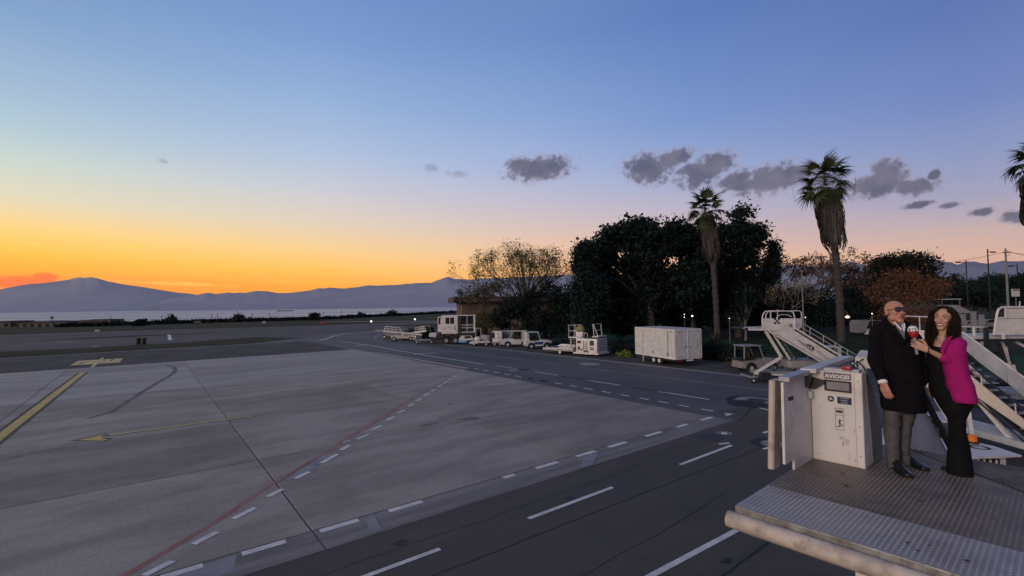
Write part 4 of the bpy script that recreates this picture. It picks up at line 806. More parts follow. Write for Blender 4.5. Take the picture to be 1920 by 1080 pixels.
mb=MB(); mb.tube([qc(x,y,20.4) for x,y in((1790,613),(1815,612.5),(1845,614),(1849,618),(1850,640))],.03,6); mb.tube([qc(1825.5,613,20.4),qc(1827.5,634,20.4)],.045,6); mb.build('end_railing','white',stC,xf=IC)
mb=MB(); mb.bar(qc(1848.5,614,20.1),qc(1850,655,20.1),.12,.12); mb.build('corner_post','black',stC,xf=IC)
pc([(1880,626.5),(1885,626.5),(1885,636),(1880,636)],19.98).build('bracket','white',stC,xf=IC)
for a,b,m_ in(((1877,638),(1893,684),'white2'),((1873,644),(1886,680),'darkmetal'),((1884,650),(1893,690),'white'),((1902,640),(1925,652),'white')): MB().bar(qc(*a,20.6),qc(*b,20.6),.09,.10).build('support_beam',m_,stC,xf=IC)
MB().prism([qc(x,y,20.2) for x,y in((1816,641),(1850,642.5),(1849,672),(1842,664),(1826,648))],(0,.05,0)).build('stair_cover','canvas',stC,xf=IC)
for a in(([(1888,688),(1894,687),(1906,718),(1898,716)]),([(1898,684),(1903,684),(1911,712),(1905,716)]),([(1905,706),(1910,702),(1921,724),(1914,727)])): pc(a,20.8,.06).build('folded_tread','white',stC,xf=IC)
p=qc(1900,700,21); MB().box(p.x-1.2,p.x+3,20.6,22.2,.5,.8,bev=.03).build('chassis','grey',stC,xf=IC)
for dx in(-.8,2.4):
    for Y in(20.6,22.2): MB().wheel((p.x+dx,Y,.38),.38,.22,(0,1,0)).build('wheel','rubber',stC,xf=IC,smooth=True)
# ================================================================== GROUND EQUIPMENT ALONG THE ROAD
def wheelset(parent,pts,r,w,axis=(0,1,0),rim='white2'):
    for p in pts:
        w_=MB().wheel(p,r,w,axis).build('wheel','rubber',parent,smooth=True)
        a=Vector(axis).normalized()*(w/2+.004); MB().tube([Vector(p)-a,Vector(p)+a],r*.5,12).build('rim',rim,w_)
# --- box trailer
tr=thing('box_trailer','closed white box trailer on twin axles parked beside the road in front of the hedge','trailer',(12.23,36.01,0),math.atan2(4.7,-1.77)) # local x along the long side (away to the left), local -y... right-hand side
# local x: from near corner towards left end; local y: to the left of x => towards camera-left; the end face lies at x=0, going to -y
TL,TW=5.0,2.55; zb,zt_=.60,2.82
MB().box(0.03,TL-.03,-TW+.03,-.03,zb,zt_-.03).build('body','white2',tr)
mb=MB()
for a in((0,TL,-.05,.02,zt_-.09,zt_),(0,TL,-.05,.02,zb-.04,zb+.06),(0,.05,-.05,.021,zb+.06,zt_-.09),(TL-.05,TL,-.05,.021,zb+.06,zt_-.09),(-.02,.03,-TW,-.05,zt_-.08,zt_),(-.02,.03,-TW,-.05,zb-.04,zb+.05),(-.02,.03,-TW-.01,-TW+.05,zb+.05,zt_-.08),(-.02,.03,-.1,-.05,zb+.05,zt_-.08)): mb.box(*a)
mb.build('frame','white',tr)
MB().prism([(0,-.0,zt_+.001),(TL,0,zt_+.001),(TL,-TW,zt_+.001),(0,-TW,zt_+.001)],(0,0,.03)).build('roof','white2',tr)
for x in(.78,4.0):
    MB().box(x,x+.025,-.029,-.012,zb+.07,zt_-.1).build('door_seam','print',tr)
MB().box(.82,3.98,-.031,-.004,zb+.10,zt_-.12).build('side_door','white2',tr)
MB().box(2.55,2.67,-.003,.012,zb+.20,zb+.42).build('side_latch','black',tr); MB().box(.83,.88,-.003,.015,zb+.15,zb+.40).build('side_latch','black',tr)
for y in(-.10,-1.30): MB().box(-.030,.028,y-1.12,y-.02,zb+.08,zt_-.10,bev=.006).build('rear_door','white2',tr)
mb=MB(); mb.box(-.045,-.02,-1.25,-1.18,zb-.0,zt_-.05); mb.build('locking_bar','stickerwhite',tr)
mb=MB(); mb.box(-.06,-.03,-1.12,-.98,zb+.85,zb+.92); mb.build('door_handle','black',tr); MB().box(-.06,-.03,-1.48,-1.34,zb+.85,zb+.92).build('door_handle','black',tr)
MB().box(.2,.6,-.001,.004,zt_-.20,zt_-.165).build('lettering_strip','print',tr); MB().box(-.036,-.031,-.75,-.25,zt_-.22,zt_-.19).build('lettering_strip','print',tr)
MB().box(.1,TL+.2,-TW+.2,-.2,.40,zb-.045).build('chassis','darkmetal',tr)
MB().box(-.12,.05,-TW+.1,-.1,.42,.54).build('rear_bumper','darkmetal',tr); MB().box(-.14,-.121,-1.6,-1.0,.43,.53).build('number_plate','stickerwhite',tr)
for y in(-.35,-2.3): MB().box(-.14,-.121,y-.12,y+.12,.44,.52).build('tail_light','red',tr)
wheelset(tr,[(1.95,-.16,.30),(2.65,-.16,.30),(1.95,-TW+.16,.30),(2.65,-TW+.16,.30)],.30,.2,rim='white')
MB().box(1.55,3.05,-.30,.01,.52,.58).build('mudguard','black',tr)
MB().bar((4.2,-.2,0.02),(4.2,-.2,.5),.06,.06).build('prop_leg','steel',tr); MB().bar((5,-1.2,.45),(6.2,-1.2,.42),.08,.1).build('tow_bar','darkmetal',tr)
tag(tr)
# --- cargo transporter
ct=thing('cargo_transporter','white cargo transporter with long low deck, railed lift cage and louvred engine end','cargo loader',(3.0,47.75,0),math.atan2(-.64,.77))
MB().box(0,3.5,.0,2.2,.34,.56,bev=.02).build('deck','white',ct); MB().box(.0,3.4,-.01,-.002,.40,.47).build('deck_stripe','print',ct)
MB().prism([(.9,0.02,.565),(1.6,.02,.565),(2.1,.02,.74),(3.5,.02,.74),(3.5,.02,.60)],(0,.15,0)).build('deck_rail','white',ct)
MB().prism([(.3,1.9,.565),(3.5,1.9,.565),(3.5,1.9,.82),(1.0,1.9,.82)],(0,.15,0)).build('deck_rail','white',ct)
for x in(.5,1.1,1.7,2.3,2.9): MB().tube([(x,.2,.60),(x,1.9,.60)],.045,8).build('roller','steel',ct)
MB().box(3.9,6.15,.0,2.0,.30,1.62,bev=.05).build('engine_body','white',ct,smooth=True)
MB().box(3.95,6.0,.1,1.9,1.625,1.75,bev=.03).build('top_cover','black',ct)
MB().box(3.6,6.3,-.06,2.05,.16,.32,bev=.03).build('skirt','white',ct)
for i in range(5): MB().box(6.155,6.18,.35,1.7,.55+.22*i,.60+.22*i).build('louvre','black',ct)
MB().box(6.151,6.165,.2,1.85,.4,1.58).build('louvre_panel','white2',ct)
for a in((4.05,4.45,1.15,1.40),(4.1,4.35,.55,.85),(5.4,5.85,1.0,1.42),(5.4,5.85,.6,.72),(5.45,5.8,.80,.86),(4.45,4.6,.5,.66)): MB().box(a[0],a[1],-.012,.005,a[2],a[3]).build('access_hatch','black',ct)
mb=MB(); mb.bar((4.75,-.03,.4),(4.75,-.03,1.4),.05,.05); mb.bar((5.1,-.03,.4),(5.1,-.03,1.4),.05,.05)
for z in(.5,.7,.9,1.1,1.3): mb.bar((4.75,-.03,z),(5.1,-.03,z),.04,.04)
mb.build('ladder','grey',ct)
MB().prism([(5.4,-.02,1.45),(5.85,-.02,1.45),(5.72,-.02,1.1),(5.6,-.02,1.1)],(0,.02,0)).build('vee_mark','print',ct)
# lift cage
MB().box(3.0,4.7,.1,1.1,1.62,1.72).build('cage_floor','white',ct)
mb=MB()
def fr(mb,x0,x1,y,z0,z1,mid=None,r=.03):
    mb.tube([(x0,y,z0),(x0,y,z1),(x1,y,z1),(x1,y,z0)],r,5)
    if mid: mb.tube([(x0,y,mid),(x1,y,mid)],r,5)
fr(mb,3.05,3.85,.12,1.72,2.85,2.3); mb.build('cage_railing','white',ct); mb=MB(); fr(mb,3.05,3.85,1.08,1.72,2.85,2.3); mb.build('cage_railing','white',ct)
mb=MB(); mb.bar((3.15,.3,.5),(3.15,.3,1.62),.12,.12); mb.build('cage_column','white',ct); mb=MB(); mb.bar((3.7,.3,.5),(3.7,.3,1.62),.1,.1); mb.build('cage_column','darkmetal',ct)
mb=MB(); 
for z in(.7,.95,1.2,1.45): mb.bar((3.25,.2,z),(3.6,.2,z),.04,.04)
mb.bar((3.25,.2,.5),(3.25,.2,1.62),.04,.04); mb.bar((3.6,.2,.5),(3.6,.2,1.62),.04,.04); mb.build('ladder','grey',ct)
MB().box(3.85,4.55,.1,.7,1.73,2.25,bev=.05).build('control_desk','white',ct,smooth=True)
MB().ell((4.2,.4,2.45),(.42,.4,.42),14,8).build('hi_vis_cover','hivis',ct,smooth=True)
MB().ell((4.05,.4,2.78),(.12,.12,.1),10,6).build('beacon','black',ct,smooth=True)
mb=MB(); fr(mb,4.55,5.0,.3,1.75,2.1); mb.build('seat_rail','white',ct)
mb=MB(); mb.tube([(5.65,.4,1.76),(5.55,.4,2.95),(5.55,1.9,2.95),(5.65,1.9,1.76)],.035,5); mb.tube([(5.6,.4,2.35),(5.6,1.9,2.35)],.03,5); mb.build('end_railing','white',ct)
mb=MB(); mb.tube([(6.1,.4,1.76),(5.6,.4,2.93)],.035,5); mb.build('railing_brace','white',ct); MB().box(5.5,6.12,.3,2.0,1.755,1.85).build('railing_base','white',ct)
for i,(x,y) in enumerate(((4.5,.9),(4.9,.5),(5.3,.9))): MB().tube([(x,y,1.76),(x+.1,y,1.95),(x+.3,y+.1,1.9)],.06,6).build('hose','black',ct,smooth=True)
wheelset(ct,[(5.0,.05,.28),(5.0,1.95,.28),(2.0,.15,.2),(2.0,2.05,.2)],.27,.2)
# --- baggage tractors
def tractor(name,label,loc,rz,col='white2',cab='open',L=2.9,group=None,stripe=None):
    t=thing(name,label,'baggage tractor',loc,rz,group)
    h=L/2
    prof=[(-h,.30),(-h,.80),(-h+.25,.86),(.15,.86),(.35,.98),(h-.25,.90),(h,.80),(h,.30)]
    MB().prism([(x,-.62,z) for x,z in prof],(0,1.24,0)).build('body',col,t)
    for x in(-h+.62,h-.55):
        for y in(-.63,.63):
            s=-1 if y<0 else 1
            pts=[(x+.40*math.cos(a),y,.30+.40*math.sin(a)) for a in np.linspace(0,math.pi,9)]
            MB().prism(pts,(0,.012*s,0)).build('wheel_arch','black',t)
    wheelset(t,[(-h+.62,-.58,.28),(-h+.62,.58,.28),(h-.55,-.58,.28),(h-.55,.58,.28)],.28,.2)
    MB().box(h,h+.08,-.6,.6,.30,.50,bev=.02).build('front_bumper',col if stripe is None else 'grey',t); MB().box(-h-.08,-h,-.6,.6,.30,.45,bev=.02).build('rear_bumper','grey',t)
    for y in(-.45,.45): MB().tube([(h-.005,y,.66),(h+.02,y,.66)],.09,12).build('headlight','glass',t)
    if stripe: 
        for s in(-1,1): MB().box(-h+.95,h-1.0,.622*s-.004,.622*s+.004,.46,.74).build('side_panel',stripe,t)
    if cab:
        z0=.86; z1=1.78; xa,xb=(-h+.12,-.05) if cab!='van' else (-h+.3,.45)
        for s in(-1,1):
            MB().bar((xa+.03,.56*s,z0),(xa+.08,.54*s,z1),.06,.06).build('cab_pillar',col,t); MB().bar((xb+.28,.56*s,z0),(xb-.02,.54*s,z1),.06,.06).build('cab_pillar',col,t)
        MB().box(xa-.02,xb+.12,-.62,.62,z1,z1+.07,bev=.02).build('roof',col,t)
        MB().prism([(xb+.27,-.52,z0+.03),(xb+.27,.52,z0+.03),(xb,.50,z1-.03),(xb,-.50,z1-.03)],(.015,0,0)).build('windscreen','glass',t)
        if cab!='frame': MB().box(xa+.0,xa+.05,-.52,.52,z0,z1-.02).build('rear_panel',col,t)
        if cab=='frame': pass
        elif cab=='van':
            for s in(-1,1): MB().prism([(xa+.08,.565*s,z0),(xa+.62,.565*s,z0),(xa+.60,.55*s,z1),(xa+.1,.55*s,z1)],(0,.02*s,0)).build('cab_side',col,t)
        else:
            for s in(-1,1): MB().prism([(xa+.08,.57*s,z0),(xa+.30,.57*s,z0),(xa+.22,.55*s,z1),(xa+.1,.55*s,z1)],(0,.02*s,0)).build('cab_side',col,t)
        MB().box(xb-.55,xb-.15,-.3,.3,.86,1.05,bev=.04).build('seat','black',t); MB().box(xb-.68,xb-.56,-.3,.3,.95,1.4,bev=.04).build('backrest','black',t)
        ring=[(xb+.02+.05*math.sin(a),.28*math.cos(a)*.7,1.22+.18*math.sin(a)) for a in np.linspace(0,2*math.pi,13)]
        MB().tube(ring,.018,5).build('steering_wheel','black',t)
    return t
tractor('baggage_tractor','small white tractor with dark side panel and open cab beside the low cargo deck',(2.75,53.1,0),R(12),cab='open',L=2.95,stripe='blue')
tractor('baggage_tractor','boxier white tractor with raked windscreen between the grey cabinet and the small tractor',(.35,55.6,0),R(186),cab='van',L=3.1)
t3=tractor('baggage_tractor','white tractor with dark flat rear deck behind the stairs numbered 18',(17.1,33.6,0),R(8),col='greyside',cab='frame',L=2.8)
MB().box(-1.75,-.65,-.75,.75,.87,.93).build('rear_deck','black',t3)
tractor('baggage_tractor','white tractor half hidden under the flight of the stairs numbered 18',(20.2,31.9,0),R(172),cab='open',L=3.0)
t5=tractor('baggage_tractor','white closed hood tug right under the stair flight beside the control cabinet',(18.9,30.3,0),R(182),cab=None,L=2.6)
for z in(.55,.68): MB().box(1.30,1.33,-.5,.5,z,z+.06).build('grille_slot','black',t5)
# --- power units (cabinets)
def gpu(label,loc,rz,w,d,h,col,txt=None):
    g=thing('ground_power_unit',label,'power unit',loc,rz)
    MB().box(-w/2,w/2,0,d,.42,h,bev=.04).build('housing',col,g,smooth=True); MB().box(-w/2-.1,w/2+.1,-.03,d+.05,.30,.42).build('chassis','grey',g)
    MB().box(-w/2+.0,-w/2+.28,-.02,-.002,.9,h-.12).build('control_panel','black',g)
    if txt:
        for i,c in enumerate(txt): text_mb(c,.26,True).build('marking','print',g,xf=frame_on((.12,-.006,h-.3-i*.24),(1,0,0),(0,0,1)))
    wheelset(g,[(-w/2+.25,.1,.2),(w/2-.25,.1,.2),(-w/2+.25,d-.1,.2),(w/2-.25,d-.1,.2)],.2,.14); MB().bar((-w/2-.1,d/2,.35),(-w/2-.9,d/2,.25),.06,.06).build('tow_bar','grey',g); return g
gpu('upright white power cabinet with black marks at the left of the tractors',(-1.85,57.0,0),R(-4),1.15,1.3,1.72,'white','HIA'); gpu('pale grey power cabinet behind the boxier tractor',(-.75,58.4,0),R(-4),1.6,1.4,1.70,'greyside')
# low cart with lumps
lc=thing('towed_air_unit','low white towed unit with rounded tanks left of the white power cabinet','air start unit',(-3.9,57.6,0),R(-8))
MB().box(-1.0,1.2,-.5,.7,.35,.55,bev=.04).build('chassis','white2',lc); MB().box(-1.25,-.2,-.6,.5,.28,.42,bev=.03).build('platform','white',lc)
MB().ell((-.35,0,.80),(.45,.4,.30),14,8).build('tank','white',lc,smooth=True); MB().ell((.45,.1,.95),(.42,.4,.38),14,8).build('tank','greyside',lc,smooth=True); MB().box(.5,1.1,-.3,.5,.56,1.25,bev=.08).build('engine_housing','greyside',lc,smooth=True)
mb=MB(); mb.tube([(-.1,.2,.9),(0,.2,1.35),(.25,.2,1.45),(.5,.2,1.2)],.03,5); mb.build('hose','hivis',lc,smooth=True)
wheelset(lc,[(-.7,-.5,.22),(-.7,.6,.22),(.8,-.5,.22),(.8,.6,.22)],.22,.15)
# --- ambulift (high lift vehicle)
am=thing('ambulift','high lift truck with windowed white cabin box, open railed bay and blue chassis','lift truck',(-10.0,60.2,0),R(3))
def AB(n,a,m,**k): return MB().box(*a).build(n,m,am,**k)
MB().box(1.0,3.05,0,2.3,1.42,3.62,bev=.03).build('cabin_box','white',am)
for x in(1.52,2.10): 
    w_=AB('window',(x,x+.48,-.012,.0,2.55,3.35),'glass'); MB().box(x-.03,x+.51,-.016,-.0125,3.352,3.38).build('window_trim','white2',w_)
MB().box(.52,.98,.15,1.7,1.55,3.45,bev=.03).build('cabin_annex','white',am); AB('window',(.62,.86,.135,.149,2.5,3.35),'glass')
for a in((1.35,1.5,-.010,.0,1.95,2.05),(1.85,1.95,-.01,0,2.05,2.18),(2.6,2.75,-.01,0,2.12,2.28),(2.6,2.75,-.01,0,1.85,2.02),(2.8,2.92,-.01,0,1.6,1.72)): AB('sign_plate',a,'print')
MB().prism([(3.06,.0,1.45),(3.5,-.05,1.45),(3.5,-.05,3.45),(3.06,0,3.62)],(0,2.2,0)).build('vestibule','black',am)
AB('bay_roof',(3.0,5.25,.0,2.3,3.55,3.63),'white'); AB('bay_floor',(3.0,5.25,0,2.3,1.42,1.52),'white2')
AB('bay_side',(5.17,5.23,.0,2.3,1.53,3.54),'skyblue'); MB().box(5.05,5.25,-.02,.08,1.53,3.6).build('bay_post','white',am); AB('bay_post',(4.2,4.26,-.02,.05,1.53,3.54),'white'); AB('bay_back',(3.5,5.16,2.2,2.28,1.53,3.54),'greyside')
for z in(2.0,2.35): AB('bay_rail',(3.5,5.04,-.03,.02,z,z+.07),'white')
AB('sub_frame',(.6,5.4,.1,2.2,1.22,1.41),'black'); MB().box(1.0,3.0,-.02,.1,1.30,1.415).build('frame_edge','white',am)
for a,b in(((1.4,.3,.6),(3.6,.3,1.25)),((3.6,.3,.6),(1.4,.3,1.25)),((1.4,2.0,.6),(3.6,2.0,1.25)),((3.6,2.0,.6),(1.4,2.0,1.25))): MB().bar(a,b,.1,.12).build('scissor_arm','darkmetal',am)
AB('chassis',(-.4,5.4,.3,2.0,.48,.72),'black'); MB().box(.25,1.35,.1,1.9,.75,1.18,bev=.05).build('tank_box','darkmetal',am)
MB().box(-.55,.35,.0,1.2,.92,1.42,bev=.04).build('rear_console','white2',am)
MB().prism([(3.2,-.1,.35),(5.0,-.1,.35),(5.0,-.1,.62),(4.75,-.1,1.02),(3.5,-.1,1.02),(3.2,-.1,.7)],(0,2.2,0)).build('driver_cab','white',am)
AB('cab_window',(3.9,4.7,-.112,-.101,.70,.98),'glass'); AB('cab_bumper',(3.15,4.15,-.16,-.101,.18,.46),'skyblue'); AB('cab_skirt',(4.16,5.1,-.16,-.101,.18,.46),'blue')
mb=MB(); mb.tube([(5.35,-.1,.85),(5.3,-.1,1.45),(5.38,-.1,1.95),(5.95,-.1,1.95),(6.0,-.1,1.4),(6.0,-.1,.85)],.04,5); mb.build('tail_gate_frame','white',am); MB().box(5.35,6.0,-.12,-.04,.72,.86).build('tail_gate','white',am)
wheelset(am,[(1.6,.15,.45),(2.75,.15,.45),(1.6,2.0,.45),(2.75,2.0,.45)],.45,.3,rim='steel')
cr=thing('pallet_dolly','low dark flat dolly left of the high lift truck','dolly',(-11.4,62.5,0),R(-10)); MB().box(-1.4,1.4,-.7,.7,.38,.48,bev=.02).build('deck','grey',cr); wheelset(cr,[(-1,-.6,.18),(1,-.6,.18),(-1,.6,.18),(1,.6,.18)],.18,.12)
# --- belt loaders
def belt(label,loc,rz,up=1.7,rail=True,col='white'):
    b=thing('belt_loader',label,'belt loader',loc,rz)
    prof=[(-1.6,.3),(-1.6,.75),(-1.1,.95),(-.2,.95),(.0,.7),(1.7,.7),(1.7,.3)]
    MB().prism([(x,-.9,z) for x,z in prof],(0,1.0,0)).build('body',col,b); MB().ell((-1.0,-.5,.9),(.45,.4,.25),12,6).build('engine_hood',col,b,smooth=True)
    z0,z1=.75,up; MB().bar((-2.6,.6,z0),(2.6,.6,z1),.7,.14).build('conveyor','black',b)
    for s in(.2,1.0): MB().bar((-2.65,s,z0+.06),(2.65,s,z1+.06),.07,.22).build('conveyor_side',col,b)
    if rail:
        for s in(.2,1.0):
            a=Vector((.2,s,(z0+z1)/2)); c=Vector((2.5,s,z1)); mb=MB(); mb.tube([a+Vector((0,0,.15)),a+Vector((.1,0,.75)),c+Vector((-.1,0,.75)),c+Vector((0,0,.15))],.035,5); mb.tube([a+Vector((0,0,.45)),c+Vector((0,0,.45))],.03,5)
            for k in(.3,.55,.8): p=a.lerp(c,k); mb.tube([p+Vector((0,0,.15)),p+Vector((0,0,.75))],.025,4)
            mb.build('safety_rail',col,b)
    MB().box(-.5,-.1,-.7,-.3,.95,1.4,bev=.05).build('seat','black',b)
    wheelset(b,[(-1.1,-.85,.3),(1.2,-.85,.3),(-1.1,.9,.3),(1.2,.9,.3)],.3,.2); return b
belt('white belt loader with raised railed conveyor nearest to the high lift truck',(-14.3,68.5,0),R(-40),1.3); belt('belt loader with lumpy white engine covers in front of the railed one',(-15.6,67.8,0),R(-172),1.35,True); belt('dark low belt loader at the left end of the equipment row',(-18.0,72.5,0),R(172),1.2,False,'grey')

# ================================================================== BUILDINGS
MT['render']=mat('brown_render_wall',(.16,.115,.09),(.11,.08,.065),rough=.9,nscale=.6,ndetail=8,bump=.4,bscale=5,dirt=(.06,.05,.045),dscale=.8,damt=.7)
MT['renderpale']=mat('pale_render_wall',(.13,.12,.115),(.10,.092,.09),rough=.9,nscale=.3,ndetail=8,dirt=(.06,.055,.05),dscale=.5,damt=.6)
MT['roofdark']=mat('dark_roof',(.07,.06,.055),(.05,.045,.042),rough=.9,nscale=1.5,dirt=(.12,.1,.09),dscale=2,damt=.4)
bl=yp(866,600,80); br=yp(1066,600,84)
bd=(Vector((br.x,br.y,0))-Vector((bl.x,bl.y,0))); Lb=bd.length
bld=thing('service_building','low brown rendered building with flat overhanging roof behind the bare tree','building',(bl.x,bl.y,0),math.atan2(bd.y,bd.x))
hb=5.35
MB().box(0,Lb,0,9,0,hb).build('wall','render',bld); MB().box(-1.5,Lb+1,-1.0,10,hb+.003,hb+.95,bev=.04).build('roof_slab','roofdark',bld)
MB().box(-1.42,Lb+.9,-1.03,-1.003,hb+.25,hb+.70).build('fascia_band','render',bld)
for i,x in enumerate((2.5,5.2,7.9,11.0,13.6)):
    if x<Lb-1.5:
        f=MB(); f.box(x,x+1.4,-.05,-.002,2.2,3.6); fo=f.build('window','grey',bld); MB().box(x+.08,x+1.32,-.056,-.0505,2.28,3.52).build('pane','glass',fo)
dd=MB().box(9.5,10.5,-.05,-.002,0,2.15).build('door','grey',bld); MB().box(10.35,10.42,-.09,-.051,1,1.1).build('handle','steel',dd)
mp_=yp(861.5,600,78.5); mz=4.9-(556-572)/890*78.5
ms=thing('mast_with_horns','thin dark mast with speakers at the left corner of the brown building','mast',(mp_.x,mp_.y,0))
MB().tube([(0,0,0),(0,0,6.6)],.09,6).build('pole','black',ms)
for z,x in((5.6,-.5),(6.1,-.35),(6.4,.4)): MB().tube([(0,0,z),(x*.6,0,z),(x,0,z+.05),(x*1.5,0,z+.06)],[.05,.06,.12,.26],8).build('horn','black',ms,smooth=True)
# low shore buildings
def shore(label,x0,x1,ytop,Y,zb,nw,depth=12,roof='gable',prop=None):
    a=yp(x0,600,Y); b=yp(x1,600,Y*1.01); top=yp((x0+x1)/2,ytop,Y).z; d=Vector((b.x-a.x,b.y-a.y,0)); L=d.length
    t=thing('beach_house',label,'building',(a.x,a.y,zb),math.atan2(d.y,d.x),'low buildings along the shore')
    h=top-zb
    MB().box(0,L,0,depth,0,h-.9).build('wall','renderpale',t)
    prof=prop or [(0,.0),(.12,.35),(.5,.9),(.88,.35),(1,0)]
    pts=[(-.3,-.4,h-.895)]+[(L*p,-.4,h-.9+.9*q_+.05) for p,q_ in prof]+[(L+.3,-.4,h-.895)]
    MB().prism(pts,(0,depth+.8,0)).build('roof','roofdark',t)
    for i in range(nw):
        x=L*(i+.5)/nw; fo=MB().box(x-.8,x+.8,-.06,-.002,h-2.6,h-1.2).build('window','roofdark',t); MB().box(x-.7,x+.7,-.066,-.061,h-2.5,h-1.3).build('pane','glass',fo)
    return t
shore('dark low house cut by the left edge on the shoreline',-45,20,602,205,-4.2,4,prop=[(0,.7),(.5,.9),(1,.75)])
shore('long low house with uneven roof, second from the left on the shoreline',25,124,602,208,-4.2,7,prop=[(0,.15),(.2,.25),(.45,.9),(.72,.62),(.75,.25),(1,.15)])
shore('low house with stepped dark roof, third from the left on the shoreline',127,198,599,212,-4.2,6,prop=[(0,.2),(.3,.55),(.55,.7),(.65,1),(.78,.8),(1,.8)])
hut=thing('beach_cabin','tiny light cabin with a thin mast at the right end of the shoreline houses','cabin',yp(202,604,214).xy.to_3d()+Vector((0,0,-4.2)))
MB().box(-1,1,0,2,0,4.6).build('wall','renderpale',hut); MB().box(-1.2,1.2,-.2,2.2,4.61,4.8).build('roof','roofdark',hut); MB().tube([(.5,1,4.8),(.5,1,7.0)],.08,5).build('mast','black',hut)
ch=thing('chimney_post','small dark box on a post above the second shoreline house','post',yp(97,600,215).xy.to_3d()+Vector((0,0,-4.2))); MB().tube([(0,0,0),(0,0,5.4)],.15,6).build('pole','black',ch); MB().box(-.5,.5,-.3,.3,5.4,6.6).build('box','black',ch)
# ships
def ship(label,x,y,w,Y):
    p=gp(x,y,-15) if False else yp(x,y,Y); k=Y/890.0; L=w*k
    t=thing('ship',label,'ship',(p.x,p.y,-15),R(4))
    h=2.6*k
    MB().prism([(-L/2,0,0),(L/2-.06*L,0,0),(L/2,0,h*.45),(L/2-.02*L,0,h*.5),(-L/2,0,h*.38)],(0,L*.15,0)).build('hull','blue',t)
    MB().box(-L/2+.03*L,-L/2+.14*L,.02*L,.12*L,h*.39,h*1.1).build('superstructure','grey',t); MB().box(-L/2+.2*L,L/2-.15*L,.02*L,.12*L,h*.44,h*.58).build('deck_cargo','roofdark',t); return t
ship('long dark cargo ship far out on the water',534,577,30,2600); ship('tiny dark boat far out on the water at the left',318,585.5,9,1700)
# ================================================================== SMALL AIRFIELD ITEMS
def airbox(label,x,y,w,h,m='black',name='airfield_box',cat='equipment box',grp=None):
    p=gp(x,y,0); k=p.y/890; t=thing(name,label,cat,(p.x,p.y,0),0,grp)
    MB().box(-w*k/2,w*k/2,0,.6,.12,h*k,bev=.02).build('housing',m,t); MB().box(-w*k/2+.1,-w*k/2+.2,.1,.2,0,.12).build('foot','grey',t); MB().box(w*k/2-.2,w*k/2-.1,.1,.2,0,.12).build('foot','grey',t); return t
airbox('dark box with pale front on the far grass at the left',182,623,9,4.5,'grey'); airbox('low dark box near the coast bushes',370,606,13,4,'black'); airbox('small pale box at the runway edge left of the ship',495,607.5,6,5,'grey')
airbox('left one of two runway boards lying dark on the far grass',593,607.5,9,3,'roofdark',name='runway_board',cat='board'); airbox('right one of two dark runway boards on the far grass',604,607.5,8,3,'red',name='runway_board',cat='board'); airbox('low dark board right of the two runway boards',630,607,8,3,'roofdark',name='runway_board',cat='board')
for x,lb in((259,'left dark ribbed bin of the pair on the far taxiway'),(269,'right dark ribbed bin of the pair on the far taxiway')):
    p=gp(x,645.5,0); t=thing('drum_bin',lb,'bin',(p.x,p.y,0)); MB().tube([(0,0,0.02),(0,0,.3),(0,0,.32),(0,0,.6),(0,0,.62),(0,0,.86)],[.33,.33,.30,.30,.33,.33],14).build('drum','black',t); MB().tube([(0,0,.861),(0,0,.90)],.35,14).build('lid','black',t)
def lamp(label,x,y,Y,m='lamp',r=.12,pole=True,name='runway_light',group=None):
    p=yp(x,y,Y); t=thing(name,label,'light',(p.x,p.y,0),0,group)
    if pole: MB().tube([(0,0,0),(0,0,max(.1,p.z-r))],max(.03,r*.3),6).build('stem','grey',t)
    MB().ell((0,0,p.z),(r,r,r),12,8).build('bulb',m,t,smooth=True); return t
lamp('bright round runway light shining left of the belt loaders',696,602.7,150,'lamp',.28); lamp('small lit lamp above the dark shrub behind the belt loaders',777.8,598.6,76,'lamp',.13)
# ================================================================== VEGETATION
def leafmat(name,c1,c2,rough=.6):
    m=mat(name,c1,c2,rough=rough,island=True,spec=.08); return m
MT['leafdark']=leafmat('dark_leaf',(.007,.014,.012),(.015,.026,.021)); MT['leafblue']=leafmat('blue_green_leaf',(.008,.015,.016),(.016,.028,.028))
MT['leafolive']=leafmat('olive_leaf',(.05,.055,.025),(.09,.085,.04)); MT['leafbrown']=leafmat('russet_leaf',(.17,.080,.045),(.085,.045,.028)); MT['leafred']=leafmat('dull_red_leaf',(.15,.085,.065),(.085,.055,.042))
MT['leafpale']=leafmat('pale_leaf',(.42,.34,.22),(.16,.12,.07)); MT['leafyellow']=leafmat('yellow_green_leaf',(.20,.24,.04),(.10,.15,.03)); MT['leafpine']=leafmat('pine_needle',(.010,.012,.009),(.018,.019,.014))
MT['bark']=mat('bark',(.075,.06,.05),(.045,.038,.034),rough=.95,nscale=4,stretch=(1,1,.3),bump=.6,bscale=12); MT['barkpale']=mat('pale_bark',(.20,.18,.16),(.12,.11,.10),rough=.9,nscale=4,bump=.4)
MT['palmtrunk']=mat('palm_trunk_bark',(.06,.054,.052),(.032,.029,.029),rough=.95,nscale=3,stretch=(1,1,3),bump=.8,bscale=8)
MT['deadfrond']=leafmat('dead_palm_frond',(.080,.070,.066),(.038,.033,.033),.85); MT['frond']=leafmat('palm_frond',(.030,.042,.020),(.055,.065,.03),.5)
rng=np.random.default_rng(7)
